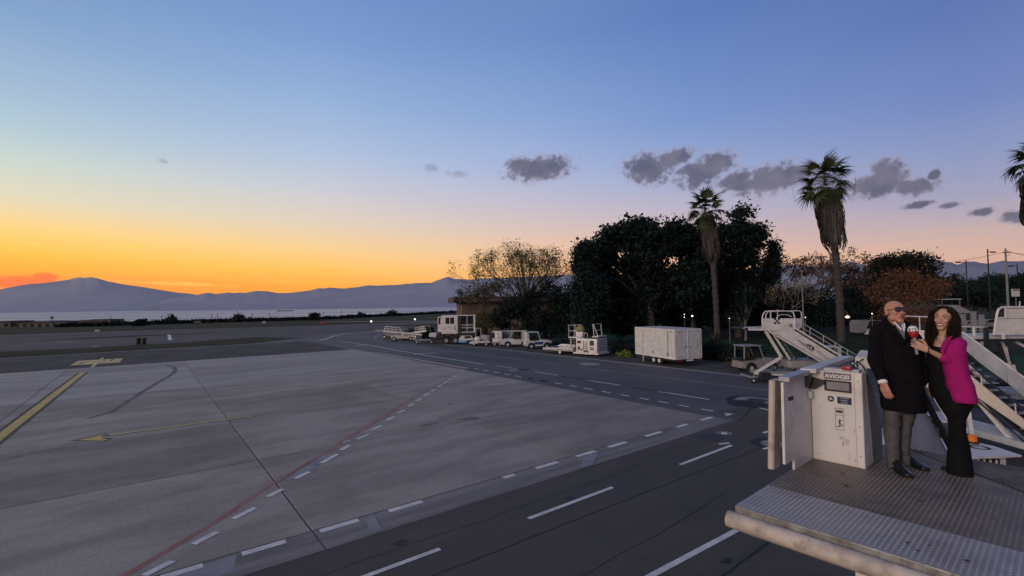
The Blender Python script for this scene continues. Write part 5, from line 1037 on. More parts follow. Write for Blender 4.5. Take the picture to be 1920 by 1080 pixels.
def quads(name,C,S,m,parent=None,kind=None,asp=.6,flat=0.0):
    n=len(C); C=np.asarray(C,float); A=rng.normal(size=(n,3)); 
    if flat: A[:,2]*=(1-flat)
    A/=np.linalg.norm(A,axis=1)[:,None]; B=rng.normal(size=(n,3)); B-=A*(A*B).sum(1)[:,None]; B/=np.linalg.norm(B,axis=1)[:,None]
    s=(S*np.clip(rng.lognormal(-.08,.38,n),.35,2.1))[:,None]; V=np.stack([C-A*s/2,C+B*s*asp/2,C+A*s/2,C-B*s*asp/2],1).reshape(-1,3)
    me=bpy.data.meshes.new(name); me.vertices.add(4*n); me.vertices.foreach_set('co',V.astype(np.float32).ravel()); me.loops.add(4*n); me.loops.foreach_set('vertex_index',np.arange(4*n,dtype=np.int32)); me.polygons.add(n); me.polygons.foreach_set('loop_start',np.arange(0,4*n,4,dtype=np.int32)); me.update(calc_edges=True)
    o=bpy.data.objects.new(name,me); COL.objects.link(o); me.materials.append(MT[m]); 
    if parent is not None: o.parent=parent
    if kind:o['kind']=kind
    return o
def clumps(lobes,K,per,sig,shell=.5):
    cs=[]; vol=np.array([l[3]*l[4]*l[5] for l in lobes])**.67; pr=vol/vol.sum()
    idx=rng.choice(len(lobes),K,p=pr); d=rng.normal(size=(K,3)); d/=np.linalg.norm(d,axis=1)[:,None]; r=shell+(1-shell)*rng.uniform(0,1,K)**.6
    L=np.array(lobes,float); c=L[idx,:3]+d*r[:,None]*L[idx,3:]
    rep=np.repeat(np.arange(K),per); sg=sig*rng.uniform(.5,1.4,K)
    return c,c[rep]+rng.normal(size=(K*per,3))*sg[rep][:,None]*np.array([1,1,.75])
def tree(label,px,Y,ybase,lobes_px,K,per,sig,leaf,m='leafdark',name='broadleaf_tree',trunk_r=.35,bark='bark',shell=.45,group=None,depthf=.8,z0=0,nb=14,cat='tree',asp=.6):
    # lobes in picture units at distance Y: (cx,cy,rx,ry) -> real lobes, depth given by the width
    b=yp(px,ybase,Y); base=Vector((b.x,b.y,z0)); k=Y/890.0; t=thing(name,label,cat,base,0,group); lobes=[]
    for l in lobes_px:
        c=yp(l[0],l[1],Y)-base; dy=l[4] if len(l)>4 else 0; lobes.append((c.x,c.y+dy,c.z,l[2]*k*.8,l[2]*k*depthf,l[3]*k*.95))
    c,P_=clumps(lobes,K,per,sig,shell); P_=P_[P_[:,2]>.15]
    quads('crown',P_,leaf,m,t,asp=asp)
    mb=MB(); top=max(l[2] for l in lobes)*.55; tr_=[(0,0,-.1),(.1,.05,top*.4),(-.05,.1,top*.75),(.05,0,top)]
    mb.tube(tr_,[trunk_r*1.15,trunk_r*.85,trunk_r*.6,trunk_r*.35],8); mb.build('trunk',bark,t,smooth=True)
    mb=MB()
    for i in rng.choice(len(c),min(nb,len(c)),replace=False):
        e=Vector(c[i]); zt2=top*rng.uniform(.35,.95); s=Vector((0,.03,zt2)); 
        if e.z<zt2*.8: continue
        mid=s.lerp(e,.5)+Vector((rng.normal()*.3,rng.normal()*.3,.4)); mb.tube([s,mid,e],[trunk_r*.38,trunk_r*.22,.03],5)
    if mb.v: mb.build('limb',bark,t,kind='stuff')
    return t
def bush(label,px,py,Y,rx,ry,K,per,leaf,m,name='bush',group=None,cat='bush',sig=.18,z0=0,dep=.9):
    b=yp(px,py,Y); k=Y/890; t=thing(name,label,cat,(b.x,b.y,z0),0,group); R_=rx*k; H_=ry*k*2
    c,P_=clumps([(0,0,H_*.42,R_,R_*dep,H_*.55),(R_*.4,0,H_*.35,R_*.6,R_*.6,H_*.5),(-R_*.45,0,H_*.3,R_*.55,R_*.6,H_*.42)],K,per,sig,.3); P_=P_[P_[:,2]>.02]
    quads('foliage',P_,leaf,m,t); mb=MB()
    for i in range(5): a=rng.uniform(0,6.28); mb.tube([(0,0,0),(.3*R_*math.cos(a),.3*R_*math.sin(a),H_*.3),(.6*R_*math.cos(a),.6*R_*math.sin(a),H_*.7)],[.05,.035,.015],5)
    mb.build('stem','bark',t,kind='stuff'); return t
# --- the dense dark cluster behind the trailer
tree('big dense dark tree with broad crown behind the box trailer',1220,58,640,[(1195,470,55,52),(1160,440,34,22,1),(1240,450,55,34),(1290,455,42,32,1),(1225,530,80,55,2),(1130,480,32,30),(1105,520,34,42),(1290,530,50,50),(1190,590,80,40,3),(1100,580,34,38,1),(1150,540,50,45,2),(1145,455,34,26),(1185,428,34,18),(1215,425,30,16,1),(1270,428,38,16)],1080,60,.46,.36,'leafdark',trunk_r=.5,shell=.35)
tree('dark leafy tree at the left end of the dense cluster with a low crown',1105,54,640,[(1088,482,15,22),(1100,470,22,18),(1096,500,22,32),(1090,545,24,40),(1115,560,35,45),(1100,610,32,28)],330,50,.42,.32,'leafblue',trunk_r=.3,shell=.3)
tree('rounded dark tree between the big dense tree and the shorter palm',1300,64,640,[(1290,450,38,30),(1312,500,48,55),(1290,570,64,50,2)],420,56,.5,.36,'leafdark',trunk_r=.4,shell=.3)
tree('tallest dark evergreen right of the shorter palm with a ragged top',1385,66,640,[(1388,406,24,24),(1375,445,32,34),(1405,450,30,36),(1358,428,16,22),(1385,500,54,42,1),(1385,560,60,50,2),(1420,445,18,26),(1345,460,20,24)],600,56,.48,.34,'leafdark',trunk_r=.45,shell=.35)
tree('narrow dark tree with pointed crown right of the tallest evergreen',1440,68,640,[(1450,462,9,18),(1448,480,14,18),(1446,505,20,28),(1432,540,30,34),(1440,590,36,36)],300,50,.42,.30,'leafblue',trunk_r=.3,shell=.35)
tree('leaning pale stemmed tree under the tallest evergreen',1398,60,640,[(1400,560,28,26),(1385,590,30,24)],60,30,.35,.26,'leafblue',trunk_r=.14,bark='barkpale',shell=.3)
# --- bare tree by the building
def bare(label,px,Y,ybase,H_,W_,m_leaf,nleaf,leaf,lv=5,seed=3,name='bare_tree',bark='bark',cz=.5,r0=.32,z0=0):
    random.seed(seed); b=yp(px,ybase,Y); t=thing(name,label,'tree',(b.x,b.y,z0)); mb=MB(); tips=[]
    mb.tube([(0,0,0),(.1,0,H_*.1),(0,.1,H_*.2)],[r0,r0*.8,r0*.7],8); mb.build('trunk',bark,t,smooth=True); mb=MB()
    def grow(p,d,L,r,l):
        q1=p+d*L*.5+Vector((random.gauss(0,.06),random.gauss(0,.06),random.gauss(0,.03)))*L; q2=p+d*L
        mb.tube([p,q1,q2],[r,r*.82,r*.62],5 if l<2 else 3,caps=False)
        if l>=lv: tips.append(q2); tips.append(q1); return
        for i in range(3 if l<2 else random.choice((2,3,3))):
            a=random.uniform(0,6.28); sp_=random.uniform(.35,.8) ; o=d.orthogonal().normalized(); o.rotate(Matrix.Rotation(a,3,d)); nd=(d*math.cos(sp_)+o*math.sin(sp_)); nd.x*=W_; nd.y*=W_; nd.z=nd.z*.9+.12; nd.normalize()
            grow(q2 if i else q1.lerp(q2,.6),nd,L*random.uniform(.62,.82),r*.6,l+1)
    for i in range(6):
        a=i*1.05+random.random()*.4; e=random.uniform(.5,1.0); grow(Vector((0,0,H_*random.uniform(.10,.2))),Vector((math.cos(a)*e*W_,math.sin(a)*e,.85)).normalized(),H_*.25,r0*.5,1)
    mb.build('branches',bark,t,kind='stuff',recalc=False)
    T=np.array([tuple(p) for p in tips]); i=rng.integers(0,len(T),nleaf); quads('leaves',T[i]+rng.normal(size=(nleaf,3))*.3,leaf,m_leaf,t,kind='stuff'); return t
bare('wide bare tree with fine twigs against the orange sky over the brown building',978,72,612,17.5,.9,'leafolive',7500,.20,6,3)
quads_cfg=None
tree('airy brown twigged tree crown filling the space over the brown building roof',985,71,612,[(980,510,84,44),(935,520,42,34),(1025,510,38,36,1),(975,478,60,24)],420,26,.40,.17,'leafolive',trunk_r=.2,shell=.15,nb=60,asp=.35)
tree('small leafy tree low at the left of the bare tree over the roof corner',905,70,612,[(900,548,30,18),(870,552,18,10),(925,540,24,16)],90,26,.45,.22,'leafolive',trunk_r=.15,shell=.1,nb=20)
tree('dark green leafy tree under the bare tree crown right of the building middle',1020,69,612,[(1030,545,34,22),(1045,570,26,24),(1000,560,24,20)],120,34,.45,.24,'leafdark',trunk_r=.2,shell=.2)
tree('dark overgrown tree in front of the right half of the brown building',970,66,620,[(968,575,34,30),(940,600,30,22),(1005,600,36,26),(1045,610,30,22)],230,40,.4,.26,'leafdark',trunk_r=.22,shell=.3)
tree('greyish brown shrubby tree in front of the left part of the brown building',912,68,620,[(915,596,26,22),(895,604,16,16)],80,22,.42,.22,'leafolive',trunk_r=.14,shell=.1)
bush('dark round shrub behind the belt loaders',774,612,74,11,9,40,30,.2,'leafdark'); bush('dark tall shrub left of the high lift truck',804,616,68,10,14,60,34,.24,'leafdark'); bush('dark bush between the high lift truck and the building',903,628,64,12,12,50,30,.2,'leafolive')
# --- autumn tree and mid masses
bare('reddish half bare autumn tree between the dark trees and the tall palm',1503,78,612,16.5,1.05,'leafred',9000,.26,5,11,name='autumn_tree')
bare('pale bare shrubby tree low between the dark narrow tree and the autumn tree',1466,68,612,11.5,.9,'leafpale',1800,.14,4,21,bark='barkpale',r0=.16)
tree('dark bushy tree left of the tall palm trunk',1500,70,612,[(1500,560,42,24),(1470,590,34,26),(1530,585,34,26)],200,40,.45,.28,'leafblue',trunk_r=.2,shell=.3)
tree('dark leafy tree right behind the tall palm trunk',1600,72,612,[(1600,545,34,24),(1590,520,20,14),(1625,560,34,28),(1585,590,36,28)],220,40,.45,.28,'leafblue',trunk_r=.22,shell=.3)
tree('very wide dark umbrella pine rising behind the russet tree',1690,120,580,[(1690,500,70,24),(1700,488,40,10),(1660,500,34,18),(1665,490,30,9),(1720,520,44,16),(1765,532,40,12),(1640,525,32,22)],420,46,.9,.5,'leafpine',name='umbrella_pine',trunk_r=.6,shell=.3)
tree('wide russet brown tree behind the two people',1695,64,612,[(1700,545,52,28),(1655,550,34,20),(1740,545,34,26),(1690,520,34,14),(1695,590,60,24)],330,40,.55,.24,'leafbrown',trunk_r=.3,shell=.25)
bush('thin bush with pale blossoms between the heads of the two people',1722,616,40,24,26,170,8,.11,'leafpale',sig=.12,name='flowering_bush')
bush('olive undergrowth behind the pale blossom bush',1715,622,42,30,24,90,34,.16,'leafolive')
for lb,a in (('dark hedge tree right of the russet tree',(1800,95,590,[(1800,550,50,22),(1775,560,30,18),(1840,555,36,20)])),('dark wide tree under the utility poles',(1870,105,590,[(1875,540,50,22),(1850,560,40,20),(1915,545,40,26)])),('dark tree cut by the right edge',(1925,90,590,[(1920,530,24,16),(1930,560,40,24)])),('rounded dark green tree between the utility poles',(1860,130,585,[(1868,526,30,12),(1840,534,26,9)]))):
    tree(lb,a[0],a[1],a[2],a[3],170,38,.7,.4,'leafdark',trunk_r=.3,shell=.3)
tree('small pointed conifer against the hills right of the pine',1791,160,580,[(1791,520,5,9),(1791,530,8,8)],50,30,.5,.4,'leafpine',name='conifer',trunk_r=.2)
# woodland behind, filling the dark band
for i,(x,Y,ry) in enumerate(((1080,82,38),(1150,84,48),(1230,86,52),(1310,86,52),(1390,86,48),(1455,90,36),(1545,92,30),(1620,96,30),(1010,90,24))):
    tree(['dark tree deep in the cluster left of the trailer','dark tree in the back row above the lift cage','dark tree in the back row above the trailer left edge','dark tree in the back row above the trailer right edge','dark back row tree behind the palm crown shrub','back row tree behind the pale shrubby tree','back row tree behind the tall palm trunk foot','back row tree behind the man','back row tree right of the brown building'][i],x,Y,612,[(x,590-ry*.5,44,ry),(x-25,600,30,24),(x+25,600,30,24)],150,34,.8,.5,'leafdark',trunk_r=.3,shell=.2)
# --- bushes and hedge in front
for lb,a in (('dark hedge clump right of the box trailer',(1335,668,41,34,17,160)),('dark hedge clump between the trailer hedge and the tractor',(1375,672,39,26,15,130)),('low dark hedge behind the small tractor and the cargo deck',(1055,652,52,26,9,120)),('dark shrub left of the box trailer above the verge',(1170,655,46,22,10,90)),('low dark shrub by the tractor behind the stairs numbered 18',(1415,664,39,20,12,90))):
    bush(lb,a[0],a[1],a[2],a[3],a[4],a[5],34,.13,'leafdark',name='hedge_bush')
bush('yellow green bush between the cargo loader and the trailer',1172,662,43,12,7,40,20,.12,'leafyellow'); bush('yellow green bush left of the stairs numbered 18',1428,655,36,11,8,40,20,.10,'leafyellow'); bush('small flowering weed in front of the dark hedge',1372,684,36,8,6,26,14,.08,'leafolive'); bush('yellowish weed behind the folded steps at the right edge',1915,684,26,8,6,30,16,.08,'leafyellow'); bush('dark weeds under the stairs at the right edge',1890,705,24,34,14,120,26,.09,'leafdark')
# spiky clump at the foot of the shorter palm
def spiky(label,px,py,Y,n,L):
    b=yp(px,py,Y); t=thing('spiky_plant',label,'plant',(b.x,b.y,0))
    for i in range(n):
        a=rng.uniform(0,6.28); e=rng.uniform(.35,1.35); d=Vector((math.cos(a)*math.cos(e),math.sin(a)*math.cos(e),math.sin(e))); s=Vector((-math.sin(a),math.cos(a),0)); mb=MB(); l=L*rng.uniform(.7,1.1); pts=[]
        for k in range(6): q_=k/5; p=d*l*q_+Vector((0,0,.6-.5*l*q_*q_)); w_=.09*(1-q_)+.01; pts+=[p-s*w_,p+s*w_]
        mb.add(pts,[(2*k,2*k+1,2*k+3,2*k+2) for k in range(5)]); mb.build('leaf','frond',t,recalc=False)
    MB().tube([(0,0,0),(0,0,.8)],.3,8).build('stem','bark',t); return t
spiky('spiky dark agave like clump at the foot of the shorter palm',1340,640,50,46,2.6); spiky('dark young palm in front of the bare tree',972,620,64,40,4.2)
# --- palms
def frond_mesh(L,fan,seed,m='frond'):
    r=np.random.default_rng(seed); mb=MB(); P0=[Vector((x,0,-.10*x*x/L)) for x in np.linspace(0,L*.5,4)]; mb.tube(P0,[.035,.03,.025,.02],4)
    c=P0[-1]; n=17
    for i in range(n):
        a=R(-88+176*i/(n-1)); l=fan*(1-.30*abs(a)/1.6)*r.uniform(.85,1.1); d=Vector((math.cos(a),math.sin(a),.06)); s=Vector((-math.sin(a),math.cos(a),0)); pts=[]
        dr=r.uniform(.9,1.7)
        for k in range(5):
            q_=k/4; p=c+d*l*q_+Vector((0,0,-dr*.42*l*q_**2.2)); w_=.115*(1-q_**1.3)*(.55 if k==0 else 1)+.006; pts+=[p-s*w_,p+s*w_]
        mb.add(pts,[(2*k,2*k+1,2*k+3,2*k+2) for k in range(4)])
    return mb
def palm(label,Y,path_px,r_tr,crown,flen,skirt,sr,seed,nf=34,group='tall fan palms'):
    b=yp(path_px[0][0],path_px[0][1],Y); base=Vector((b.x,b.y,0)); t=thing('fan_palm',label,'palm tree',base,0,group); pa=[Vector((0,0,-.1))]+[yp(x,y,Y)-base for x,y in path_px[1:]]
    rr_=np.random.default_rng(seed); dense=[]; 
    for a,c in zip(pa,pa[1:]):
        for i in range(14): dense.append(a.lerp(c,i/14))
    dense.append(pa[-1]); n=len(dense); mb=MB()
    rad=[r_tr*(1.12-.3*i/n)*(1+.09*((i%2)*2-1)*.6+rr_.normal()*.03) for i in range(n)]; mb.tube(dense,rad,12); mb.build('trunk','palmtrunk',t,smooth=False)
    # leaf base stubs
    C_=[];
    for i in range(260):
        k=rr_.uniform(.25,1); p=dense[int(k*(n-1))]; a=rr_.uniform(0,6.28); C_.append(p+Vector((math.cos(a)*r_tr,math.sin(a)*r_tr,0)))
    quads('leaf_stubs',[tuple(p) for p in C_],.28,'deadfrond',t,kind='stuff')
    top=yp(crown[0],crown[1],Y)-base
    V=[frond_mesh(flen,flen*.50,seed+i).build('frond','frond',t,recalc=False) for i in range(3)]
    for i in range(nf):
        o=V[i] if i<3 else V[i%3].copy()
        if i>=3: COL.objects.link(o)
        f=i/(nf-1); e=R(84-140*f**.8)+rr_.normal()*.12; a=i*2.39996+rr_.normal()*.15
        o.parent=t; o.rotation_euler=Euler((rr_.normal()*.35,-e,a),'XYZ'); o.location=top+Vector((0,0,.1-.5*f)); s=rr_.uniform(.8,1.12); o.scale=(s,s,s)
    # skirt of dead fronds
    (sx0,sy0),(sx1,sy1)=skirt; A_=yp(sx0,sy0,Y)-base; B_=yp(sx1,sy1,Y)-base; H_=A_.z-B_.z; mb=MB(); N_=420
    for i in range(N_):
        q0=rr_.uniform(-.02,.74); a=rr_.uniform(0,6.28); ln=H_*rr_.uniform(.16,.34); pts=[]; prof=lambda q_: sr*(.86+.12*math.sin(min(1,max(0,q_))*2.9)+.06*math.sin(q_*9+seed))*(1 if q_<.86 else max(.5,1-(q_-.86)*2.6)); jr=rr_.uniform(.84,1.12); w0=rr_.uniform(.05,.13); tw=rr_.normal()*.12
        for k in range(5):
            q_=q0+ln/H_*k/4; c=A_.lerp(B_,q_); rd=prof(q_)*jr*(1+.05*math.sin(k*1.7+i)); aa=a+tw*k/4; s=Vector((-math.sin(aa),math.cos(aa),0)); p=c+Vector((math.cos(aa)*rd,math.sin(aa)*rd,0)); w_=w0*(1-.6*k/4); pts+=[p-s*w_,p+s*w_+Vector((math.cos(aa),math.sin(aa),0))*.06]
        mb.add(pts,[(2*k,2*k+1,2*k+3,2*k+2) for k in range(4)])
    mb.build('dead_frond_skirt','deadfrond',t,kind='stuff',recalc=False)
    mb=MB(); cc=[A_.lerp(B_,x) for x in np.linspace(0,.92,8)]; mb.tube(cc,[sr*.66,sr*.74,sr*.80,sr*.82,sr*.80,sr*.72,sr*.56,sr*.38],12); mb.build('skirt_core','deadfrond',t)
    mb=MB()
    for i in range(22):
        a=rr_.uniform(0,6.28); rd=flen*rr_.uniform(.55,.95); p=top+Vector((math.cos(a)*rd,math.sin(a)*rd,-flen*rr_.uniform(.05,.4))); l=rr_.uniform(.5,1.4); mb.tube([p,p+Vector((.04,0,-l*.5)),p+Vector((0,0,-l))],.016,3,caps=False)
    mb.build('hanging_fibre','deadfrond',t,kind='stuff',recalc=False); return t
palm('tallest fan palm with long brown skirt in the right half of the sky',55,[(1578,642),(1574,560),(1567,480),(1556,420),(1548,352)],.38,(1546,338),3.7,((1549,358),(1566,470)),1.24,5,nf=38)
palm('shorter fan palm in front of the dense dark trees',50,[(1346,654),(1342,560),(1337,490),(1328,440),(1322,400)],  .27,(1322,394),2.35,((1323,406),(1335,494)),.86,9,nf=36)
palm('fan palm whose crown pokes in at the right edge',46,[(1966,650),(1958,500),(1950,310)],.45,(1948,305),2.9,((1950,325),(1955,430)),1.3,13)
# --- coast scrub
C_=[]
for i in range(len(coast)-1):
    (xa,ya),(xb,yb_)=coast[i],coast[i+1]
    if xb<190: continue
    for j in range(int((xb-xa)*12)):
        x=xa+(xb-xa)*rng.uniform(); y=ya+(yb_-ya)*(x-xa)/(xb-xa); p=gp(x,y,0); k=p.y/890; hgt=max(1.6,4.2+4.0*noise.noise(Vector((x*.045,1,0)))+2.5*noise.noise(Vector((x*.16,5,0))))*k; 
        for q_ in range(4): C_.append((p.x+rng.normal()*.6,p.y+rng.uniform(-2,5),rng.uniform(-.3,1)*hgt*.62))
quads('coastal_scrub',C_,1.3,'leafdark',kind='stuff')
def cbush(lb,x,y,r): bush(lb,x,y,gp(x,y+r*.6,0).y,r,r*.75,36,22,.9,'leafdark',name='coast_bush',sig=.5,group='round bushes along the coast')
for x,y,r,lb in((263,606,8,'low wide coast bush just right of the shoreline houses'),(320,601,7,'coast bush under the tiny boat'),(446,597,7,'coast bush at the kink of the coast line'),(588,595,9,'coast bush right below the far cargo ship'),(676,592,5,'small coast bush above the runway light'),(735,589,6,'coast bush above the belt loaders')): cbush(lb,x,y,r)
for i,x in enumerate((303,315,397,408,473,505,607,640)):
    p=gp(x,interp(coast,x)-1,0); t=thing('fence_post',['thin coast post just left of the tiny boat','thin coast post just right of the tiny boat','first of two thin coast posts left of the kinked coast line','second of two thin coast posts left of the kinked coast line','thin coast post between the kink and the far ship','thin coast post under the left end of the far ship','thin coast post right of the bush below the far ship','rightmost thin post on the coast scrub'][i],'post',(p.x,p.y,0),0,'thin posts along the coast'); MB().tube([(0,0,0),(0,0,p.y*.0145)],.10,4).build('post','black',t); MB().box(-.25,.25,-.06,.06,p.y*.0145,p.y*.0145+.18).build('cap','black',t)
# grass tufts on the verges
C_=[]
for i in range(9000):
    x=rng.uniform(1130,1900); y=rng.uniform(640,670)+max(0,(x-1640)*.09); p=gp(x,y,0.02); C_.append((p.x,p.y,.07))
quads('verge_grass',C_,.20,'leafdark',kind='stuff',asp=.25)
# ================================================================== POLES, LAMPS, CARS, FENCE BEHIND
def post(name,label,cat,x,ytop,Y,r=.09,m='black',group=None):
    p=yp(x,ytop,Y); t=thing(name,label,cat,(p.x,p.y,0),0,group); MB().tube([(0,0,0),(0,0,p.z*.5),(0,0,p.z)],[r*1.2,r,r*.75],8).build('pole',m,t); return t,p.z
t,z=post('flood_lamp','flat oval floodlight head on a pole above the umbrella pine','lamp',1720,488,115,.12); MB().ell((0,0,z+.1),(1.05,.5,.35),14,6).build('lamp_head','black',t,smooth=True)
def arm(t,z,dx,dz,L=.5):
    MB().tube([(0,0,z-.5),(dx*.5,0,z+dz*.8),(dx,0,z+dz)],.05,5).build('arm','black',t); MB().prism([(dx-L*.5,-.15,z+dz-.1),(dx+L*.5,-.15,z+dz-.1),(dx+L*.35,-.15,z+dz+.14),(dx-L*.35,-.15,z+dz+.14)],(0,.3,0)).build('lamp_head','black',t)
t,z=post('street_lamp','street lamp with curved arm to the left, second pole right of the pine','lamp',1811,488,90,.11); arm(t,z,-1.5,-.4,.9)
t,z=post('street_lamp','tall dark lamp pole with head to the right beside the utility pole','lamp',1851.5,467,88,.12); arm(t,z,1.0,-.6,.9)
t,z=post('street_lamp','street lamp with arm to the left at the right edge','lamp',1907,494,92,.11); arm(t,z,-1.3,-.5,.9)
ut,uz=post('utility_pole','tallest utility pole carrying wires and a round coil near the right edge','utility pole',1885,466,80,.16,'grey'); 
MB().bar((-.5,0,uz-.7),(.5,0,uz-.7),.08,.1).build('cross_arm','black',ut)
MB().tube([(.25+.38*math.cos(a),-.1,uz-.9+.36*math.sin(a)) for a in np.linspace(0,2*math.pi,17)],.03,4).build('cable_coil','black',ut)
def wire(label,a,b,sag,r=.035):
    pts=[a.lerp(b,i/24)+Vector((0,0,-sag*4*(i/24)*(1-i/24))) for i in range(25)]; o=MB().tube(pts,r,4).build('overhead_wire','black'); tag(o,label,'wire')
wire('thin wire rising from the floodlight pole to the utility pole',yp(1721,496,115),yp(1885,472,80),.5); wire('upper wire running off from the utility pole to the right edge',yp(1885,469,80),yp(1990,480,74),.6); wire('lower wire running off from the utility pole to the right edge',yp(1886,472,80),yp(1990,474,78),.4); wire('faint wire crossing the umbrella pine',yp(1570,512,110),yp(1722,498,112),.3,.03)
t,z=post('street_lamp','pale slender post left of the tall palm with a small head','lamp',1503,509,66,.09,'greyside'); MB().box(-.25,.2,-.12,.12,z,z+.14).build('lamp_head','greyside',t)
t,z=post('sign_post','white box sign on a post near the right edge','sign',1904.5,556,60,.06,'grey'); MB().box(-.48,.48,-.06,.06,z,z+.95,bev=.02).build('sign_board','white',t); MB().box(-.4,.4,-.068,-.061,z+.74,z+.88).build('sign_print','print',t)
for i,(x,y,Y,r,m,lb) in enumerate(((1298,592.5,62,.11,'lamp','largest lit floodlight shining above the box trailer'),(1283,589.5,62,.055,'lamp','upper small lit lamp left of the large floodlight'),(1283,594.5,62,.055,'lamp','lower small lit lamp left of the large floodlight'),(1173,597,62,.055,'lamp','single small lit lamp above the cargo loader'),(1367.5,597,56,.045,'lamp','tiny lit lamp right of the shorter palm foot'),(1488,575.5,70,.06,'lamp','small lit lamp above the stairs numbered 18'),(1510,595,66,.055,'lamp','small lit lamp right of the number 18 stairs railing'),(1635,588,60,.06,'lamp','small lit lamp by the white van behind the man'),(1829,596,60,.06,'lamp','tiny lit lamp on a pillar right of the woman'),(1263,593,66,.06,'lamp','faint tiny lit lamp above the trailer middle'))): lamp(lb,x,y,Y,m,r,name='lit_lamp')
t,z=post('street_lamp','street lamp with glowing warm head right of the tall palm trunk','lamp',1570,583,58,.06); MB().tube([(0,0,z-.3),(.5,0,z+.2),(1.0,0,z-.1),(1.3,0,z-.5)],.04,5).build('arm','grey',t); MB().ell((1.2,0,z-.75),(.26,.2,.16),12,6).build('lamp_head','lampwarm',t,smooth=True)
def car(label,x,y,Y,rz,m='white',L=4.2,H_=1.45,name='parked_car'):
    p=yp(x,y,Y); t=thing(name,label,'car',(p.x,p.y,0),R(rz)); h=L/2
    prof=[(-h,.35),(-h,.75),(-h+.15,.92),(-h+.9,.98),(-h+1.5,H_-.03),(.5,H_),(1.1,.98),(h-.15,.85),(h,.6),(h,.35)]
    if H_>1.8: prof=[(-h,.4),(-h,1.7),(-h+.2,H_),(.8,H_),(1.4,1.2),(h-.1,1.0),(h,.7),(h,.4)]
    MB().prism([(a,-.85,b) for a,b in prof],(0,1.7,0)).build('body',m,t)
    for s in(-1,1): MB().prism([(-h+1.0,.855*s,.98),(-h+1.55,.855*s,H_-.1),(.45,.855*s,H_-.08),(.95,.855*s,.98)],(0,.01*s,0)).build('side_window','glass',t)
    MB().prism([(.56,-.7,H_-.05),(1.08,-.7,1.0),(1.1,-.7,1.0),(.58,-.7,H_-.05)],(0,1.4,0)).build('windscreen','glass',t)
    wheelset(t,[(-h+.8,-.8,.31),(h-.8,-.8,.31),(-h+.8,.8,.31),(h-.8,.8,.31)],.31,.2); 
    for s in(-.6,.6): MB().box(h-.03,h+.02,s-.15,s+.15,.62,.74).build('headlight','stickerwhite',t)
    return t
car('white van parked beyond the grass left of the man',1632,600,66,5,'greyside',4.8,2.1); car('pale car parked behind the right shoulder side of the man',1660,604,62,10,'white2'); car('light blue car seen through the gap beside the building trees',1010,604,70,4,'skyblue',4.4); car('silver car parked in the dark car park right of the woman',1812,590,75,8,'greyside'); car('dark car parked under the trees right of the woman',1850,590,78,4,'grey'); car('white car by the far trees at the right edge',1890,588,82,-5,'white2'); car('grey car far behind the flowering bush',1765,590,80,4,'greyside')
# carport with white roof edge, parasol roof, pillars and rail
cp_=yp(1750,600,72); t=thing('carport','thin flat white edged carport roof in the dark behind the woman','carport',(cp_.x,cp_.y,0)); z=yp(1770,562,72).z
MB().box(-1.2,4.4,0,4,z,z+.14).build('roof','white2',t)
for x in(-1.0,1.5,4.2): MB().box(x,x+.1,.1,.2,0,z-.005).build('post','grey',t)
cn_=yp(1803,600,60); t=thing('market_canopy','pale peaked canopy roof right behind the hair of the woman','canopy',(cn_.x,cn_.y,0)); z=yp(1790,586,60).z
MB().prism([(-1.3,0,z),(1.3,0,z-.1),(1.2,0,z+.12),(-.4,0,z+.95),(-.7,0,z+.95)],(0,2.4,0)).build('canopy_roof','greyside',t)
for x in(-1.2,1.15): MB().box(x,x+.06,0,.06,0,z-.12).build('post','grey',t)
for i,(x,y0_,y1_,w_,lb) in enumerate(((1806.5,589,606,8,'left pale concrete pillar of three right of the woman'),(1828,584,606,5,'middle tall pale pillar of three right of the woman'),(1842.5,590,602,6,'right small pale pillar of three right of the woman'))):
    p=yp(x,y0_,52); k=52/890; t=thing('pillar',lb,'pillar',(p.x,p.y,0)); MB().box(-w_*k/2,w_*k/2,0,.3,0,p.z-.06).build('shaft','greyside',t); MB().box(-w_*k/2-.04,w_*k/2+.04,-.04,.34,p.z-.06,p.z).build('cap','greyside',t)
p=yp(1800,606,51); t=thing('boundary_fence','low dark fence rail between the pale pillars','fence',(p.x,p.y,0))
for z in(.5,1.0,1.45,1.9): MB().bar((-1.5,0,z),(9,0,z),.05,.07).build('rail','grey',t)
for x in np.arange(-1.5,9.1,1.5): MB().box(x-.04,x+.04,.04,.12,0,2.0).build('post','grey',t)
# ================================================================== PEOPLE
MT['skinm']=mat('skin_ruddy',(.50,.25,.17),(.42,.19,.13),rough=.48,nscale=14,contrast=.4,spec=.35); MT['skinw']=mat('skin_warm',(.52,.30,.205),(.46,.25,.17),rough=.48,nscale=14,contrast=.4,spec=.35)
MT['coat']=mat('black_wool',(.0045,.004,.006),(.008,.007,.010),rough=.95,nscale=30,bump=.3,bscale=200,spec=.1); MT['trousers']=mat('grey_wool',(.10,.095,.10),(.072,.068,.074),rough=.9,nscale=18,bump=.3,bscale=220,spec=.15)
MT['shirt']=mat('white_shirt',(.72,.72,.74),(.62,.62,.65),rough=.8,nscale=12); MT['tie']=mat('striped_tie',(.08,.075,.09),(.16,.15,.17),rough=.7,nscale=30,stretch=(1,1,3))
MT['shoe']=mat('black_leather',(.010,.010,.011),(.016,.015,.016),rough=.28,nscale=20,spec=.6); MT['blazer']=mat('magenta_crepe',(.36,.009,.145),(.29,.008,.12),rough=.85,nscale=6,bump=.2,bscale=150,spec=.2)
MT['blackcloth']=mat('black_crepe',(.006,.006,.007),(.010,.010,.011),rough=.95,nscale=14,spec=.08); MT['hair']=mat('dark_brown_hair',(.010,.006,.005),(.020,.012,.009),rough=.75,nscale=9,spec=.12,island=True)
